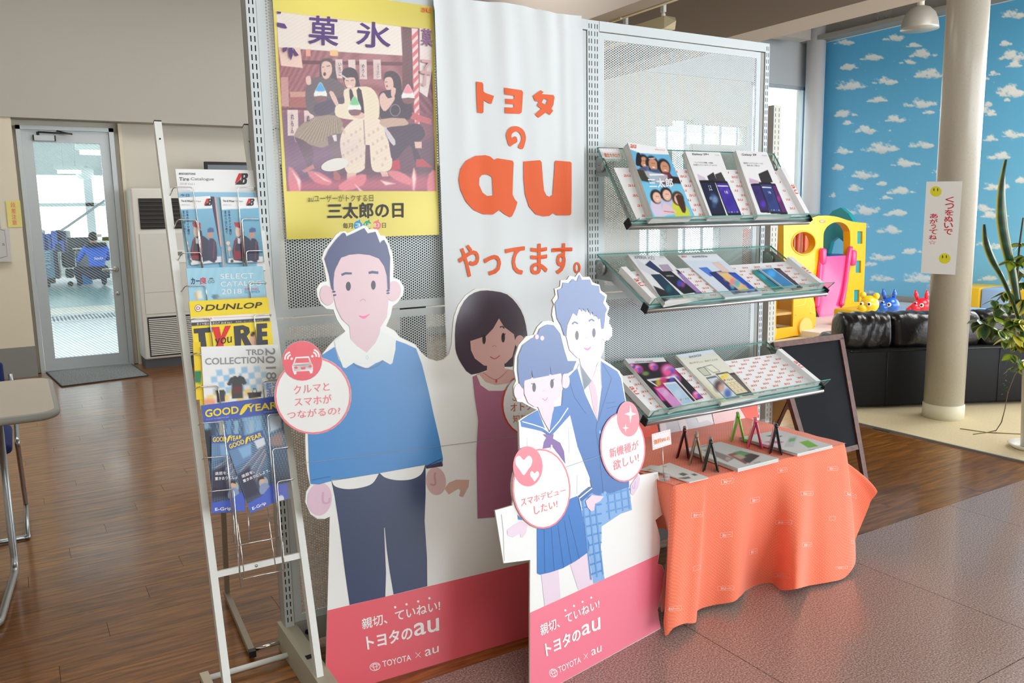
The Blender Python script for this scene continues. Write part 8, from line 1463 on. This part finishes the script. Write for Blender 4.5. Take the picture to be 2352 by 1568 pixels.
for a, b_, Y in (((183, 350), (236, 352), 14.0), ((132, 395), (186, 395), 19.0)):
    A_, B_ = aty(*a, Y), aty(*b_, Y); t = thing('tube_lamp', 'fluorescent tube lamp in the workshop, %s one seen through the door' % ('upper' if Y < 15 else 'lower'), 'lamp', tuple((A_+B_)/2)); MB().tube([A_, B_], .03, 8).build('tube', LT, t); mb = MB(); c = (A_+B_)/2; mb.bb((A_[0]-.05, c[1]-.06, c[2]+.04), (B_[0]+.05, c[1]+.06, c[2]+.12)); mb.build('housing', WW, t); mb = MB(); [mb.tube([(x_, c[1], c[2]+.1), (x_, c[1], 4.46)], .01, 6) for x_ in (A_[0]+.1, B_[0]-.1)]; mb.build('hanger', WW, t)
wl = Pl((0, 22, 0), (1, 0, 0), (0, 0, 1)); br = MB().tube([aty(90, 562, 26.6), aty(155, 520, 26.6), aty(270, 440, 26.6)], .04, 6); tagit(br.build('diagonal_brace', mat('brace_grey', (150, 160, 162), rough=.6)), 'slanting steel brace across the workshop window', 'brace')
tagit(MB().lathe([(.0, 0), (.16, .02), (.22, .12), (.24, .3), (.1, .36), (0, .36)], aty(196, 412, 26.6), 20).build('wall_fan', mat('fan_white', (226, 234, 232), rough=.5)), 'round white fan high on the workshop window wall', 'fan')
G6 = T(60, 520, 6.533)
def wbox(nm, label, cat_, px0, py0, px1, py1, Y, dep, m):
    a, b = aty(*G6(px0, py0)[0], Y), aty(*G6(px1, py1)[0], Y); o = MB().rbox(((a[0]+b[0])/2, Y+dep/2, (a[2]+b[2])/2), (b[0]-a[0], dep, a[2]-b[2]), .015, None, 2).build(nm, m); return tagit(o, label, cat_) if label else o
TB = mat('tool_blue_grey', (86, 124, 146), rough=.45); t = thing('tool_chest', 'blue-grey workshop tool chest with pale drawer lines', 'tool chest', tuple(aty(*G6(330, 860)[0], 21)))
a, b = aty(*G6(195, 372)[0], 21), aty(*G6(440, 770)[0], 21); MB().bb((a[0]-.3, 21, b[2]), (b[0], 21.5, a[2])).build('cabinet', TB, t); tcb_ = bpy.data.objects['cabinet']
for y in (388, 426, 462, 495, 552, 608): q = aty(*G6(320, y)[0], 20.98); MB().bb((a[0]-.25, 20.97, q[2]-.008), (b[0]-.06, 21.0, q[2]+.008)).build('drawer_edge', mat('drawer_pale', (170, 196, 206), rough=.4), tcb_)
MB().bb((a[0]-.25, 21.03, .08), (b[0], 21.45, b[2])).build('underframe', BLK, t); MB().bb((b[0]+.0, 20.98, b[2]-.02), (b[0]+.09, 21.2, a[2]+.02)).build('side_bumper', mat('bumper_dark', (44, 46, 70), rough=.5), t)
for dx in (-.2, .25): MB().lathe([(.06, 0), (.06, .05)], (a[0]+.3+dx, 21.1, .045), 14, rotx(PI/2), False).build('caster', BLK, t)
t = thing('engine_crane', 'dark machine on castors standing in the workshop between chest and blue cabinet', 'machine', tuple(aty(*G6(620, 830)[0], 21.3))); a, b = aty(*G6(525, 372)[0], 21.3), aty(*G6(760, 740)[0], 21.3)
mb = MB(); mb.rbox(((a[0]+b[0])/2, 21.5, a[2]-.2), (b[0]-a[0], .4, .36), .05); mb.rbox(((a[0]+b[0])/2, 21.45, b[2]+.06), (b[0]-a[0]-.1, .4, .2), .04); mb.build('motor', mat('machine_dark', (44, 52, 60), rough=.5), t); mb = MB()
for q in ((480, 380, 490, 770), (505, 380, 512, 770)): mb.tube([aty(*G6(*q[:2])[0], 21.3), aty(*G6(*q[2:])[0], 21.3)], .022, 6)
mb.build('rail', mat('machine_white', (226, 226, 214), rough=.5), t)
t = thing('service_cabinet', 'bright blue service cabinet behind the crouching mechanic', 'cabinet', tuple(aty(*G6(850, 720)[0], 21.6))); a, b = aty(*G6(755, 410)[0], 21.6), aty(*G6(985, 690)[0], 21.6); MB().bb((a[0], 21.6, b[2]-.35), (b[0], 22.1, a[2])).build('body', mat('cabinet_blue', (20, 112, 172), rough=.4), t); MB().rbox(aty(*G6(885, 520)[0], 21.56), (.36, .05, .5), .02).build('grey_panel', mat('panel_grey', (120, 124, 130), rough=.5), t)
mb = MB().rbox(aty(*G6(790, 265)[0], 21.8), (.5, .1, .32), .03); tagit(mb.build('workshop_monitor', mat('machine_dark')), 'dark monitor above the blue service cabinet', 'monitor')
MB().bb(aty(*G6(700, 345)[0], 21.7), aty(*G6(700, 345)[0], 21.7)+np.array([1.4, .5, .03])).build('workbench_top', mat('bench_white', (220, 222, 210), rough=.5)); tagit(bpy.data.objects['workbench_top'], 'pale worktop slab behind the mechanic', 'workbench')
rr2 = random.Random(3); ORD = ORD+['thirteenth', 'fourteenth', 'fifteenth', 'sixteenth', 'seventeenth', 'eighteenth', 'nineteenth', 'twentieth', 'twenty-first', 'twenty-second', 'twenty-third']
for k in range(22):
    px0 = 205+k*23; c = aty(*G6(px0, 300)[0], 23.5); w = rr2.uniform(.09, .15); h = rr2.uniform(.35, .75); m = mat('bin_%d' % (k % 4), ((40, 52, 90), (60, 70, 84), (70, 100, 180), (206, 210, 206))[k % 4], rough=.5); cc = c.copy()
    o = MB().rbox((cc[0], 23.5+rr2.uniform(-.05, .05)+.22*(k % 2), .52+h/2), (w, .2, h), .02, None, 1).build('parts_bottle', m); tagit(o, ('%s container, %s in the row of workshop supplies' % (('navy', 'slate grey', 'blue', 'pale')[k % 4], ORD[k+1]+' from the left' if k else 'leftmost')), 'container', 'row of workshop supplies')
MB().bb((-2, 23.2, .48), (3.5, 23.9, .52)).build('supply_bench', mat('bench_white')); tagit(bpy.data.objects['supply_bench'], 'long low white bench carrying the row of supplies', 'workbench')
# crouching mechanic
def skin_figure(name, verts, edges, rad, m, parent, sub=2):
    me = bpy.data.meshes.new(name); me.from_pydata([tuple(map(float, v)) for v in verts], edges, []); o = bpy.data.objects.new(name, me); COL.objects.link(o)
    if parent: o.parent = parent
    o.modifiers.new('s', 'SKIN'); o.modifiers.new('u', 'SUBSURF').levels = sub; o.modifiers['u'].render_levels = sub
    for i, r in enumerate(rad): me.skin_vertices[0].data[i].radius = (r, r)
    me.skin_vertices[0].data[0].use_root = True; me.materials.append(m); return o
mp_ = aty(*G6(1090, 800)[0], 20.6); mp_[2] = -.01; per = thing('mechanic', 'person in blue and navy overalls crouching with back to the door in the workshop', 'person', tuple(mp_)); CO = mat('overall_blue', (36, 96, 206), rough=.8); CN = mat('overall_navy', (28, 32, 58), rough=.8); SKM_ = mat('skin', (206, 160, 130), rough=.6)
vs = [(0, 0, .36), (.0, .03, .55), (.02, .07, .75), (.0, .10, .90), (-.2, .10, .86), (.2, .10, .86), (-.34, .2, .62), (-.36, .42, .55), (.3, .25, .62), (.2, .46, .58)]
skin_figure('torso', vs, [(0, 1), (1, 2), (2, 3), (2, 4), (2, 5), (4, 6), (6, 7), (5, 8), (8, 9)], [.18, .17, .19, .08, .08, .08, .055, .04, .055, .04], CO, per)
skin_figure('legs', [(0, 0, .34), (-.14, .02, .30), (-.42, .28, .42), (-.36, .12, .08), (-.40, .30, .04), (.14, .02, .30), (.12, .42, .46), (.12, .12, .08), (.12, .3, .04)], [(0, 1), (1, 2), (2, 3), (3, 4), (0, 5), (5, 6), (6, 7), (7, 8)], [.15, .12, .09, .06, .05, .12, .09, .06, .05], CN, per)
mb = MB(); mb.use(SKM_).ball((mp_[0]-.03, mp_[1]+.12, 1.06), (.085, .1, .115), 16); mb.tube([(mp_[0]-.01, mp_[1]+.10, .9), (mp_[0]-.02, mp_[1]+.11, 1.0)], .055, 10); mb.ball((mp_[0]-.11, mp_[1]+.14, 1.05), (.02, .03, .035), 8); mb.ball((mp_[0]+.05, mp_[1]+.12, 1.05), (.02, .03, .035), 8); mb.ball((mp_[0]-.03, mp_[1]+.225, 1.05), (.015, .025, .02), 8); mb.build('head', None, per)
MB().ball((mp_[0]-.03, mp_[1]+.09, 1.10), (.098, .105, .11), 16).build('hair', mat('hair_black', (26, 24, 26), rough=.6), per)
MB().tube([(mp_[0]-.19, mp_[1]+.02, .42), (mp_[0]-.1, mp_[1]-.14, .42), (mp_[0]+.1, mp_[1]-.14, .42), (mp_[0]+.19, mp_[1]+.02, .42)], .025, 8).build('belt', CN, per)
MB().rbox((mp_[0], mp_[1]-.02, .92), (.44, .2, .10), .04).build('shoulder_yoke', CN, per)
HPp = Pl((mp_[0], mp_[1]-.19, 0), (1, 0, 0), (0, 0, 1)); p_ = Print(lambda x, y, L: HPp(x, y, L)); p_.text('Netz', G6(1025, 462, 1158, 448, 1158, 486, 1028, 502), (240, 242, 246), 1, bold=.03); p_.build('back_lettering', per)
for s in (-1, 1):
    h = mp_+np.array([-.37 if s < 0 else .2, .47, .56]); mb = MB(); mb.ball(h, (.03, .05, .02), 10)
    for k in range(4): mb.tube([h+np.array([-.024+.016*k, .04, 0]), h+np.array([-.026+.017*k, .075+.006*(k in (1, 2)), -.006]), h+np.array([-.026+.017*k, .095, -.025])], [.009, .008, .006], 6)
    mb.tube([h+np.array([.03*-s, .0, 0]), h+np.array([.05*-s, .035, -.01])], [.009, .007], 6); mb.build('hand', SKM_, per)
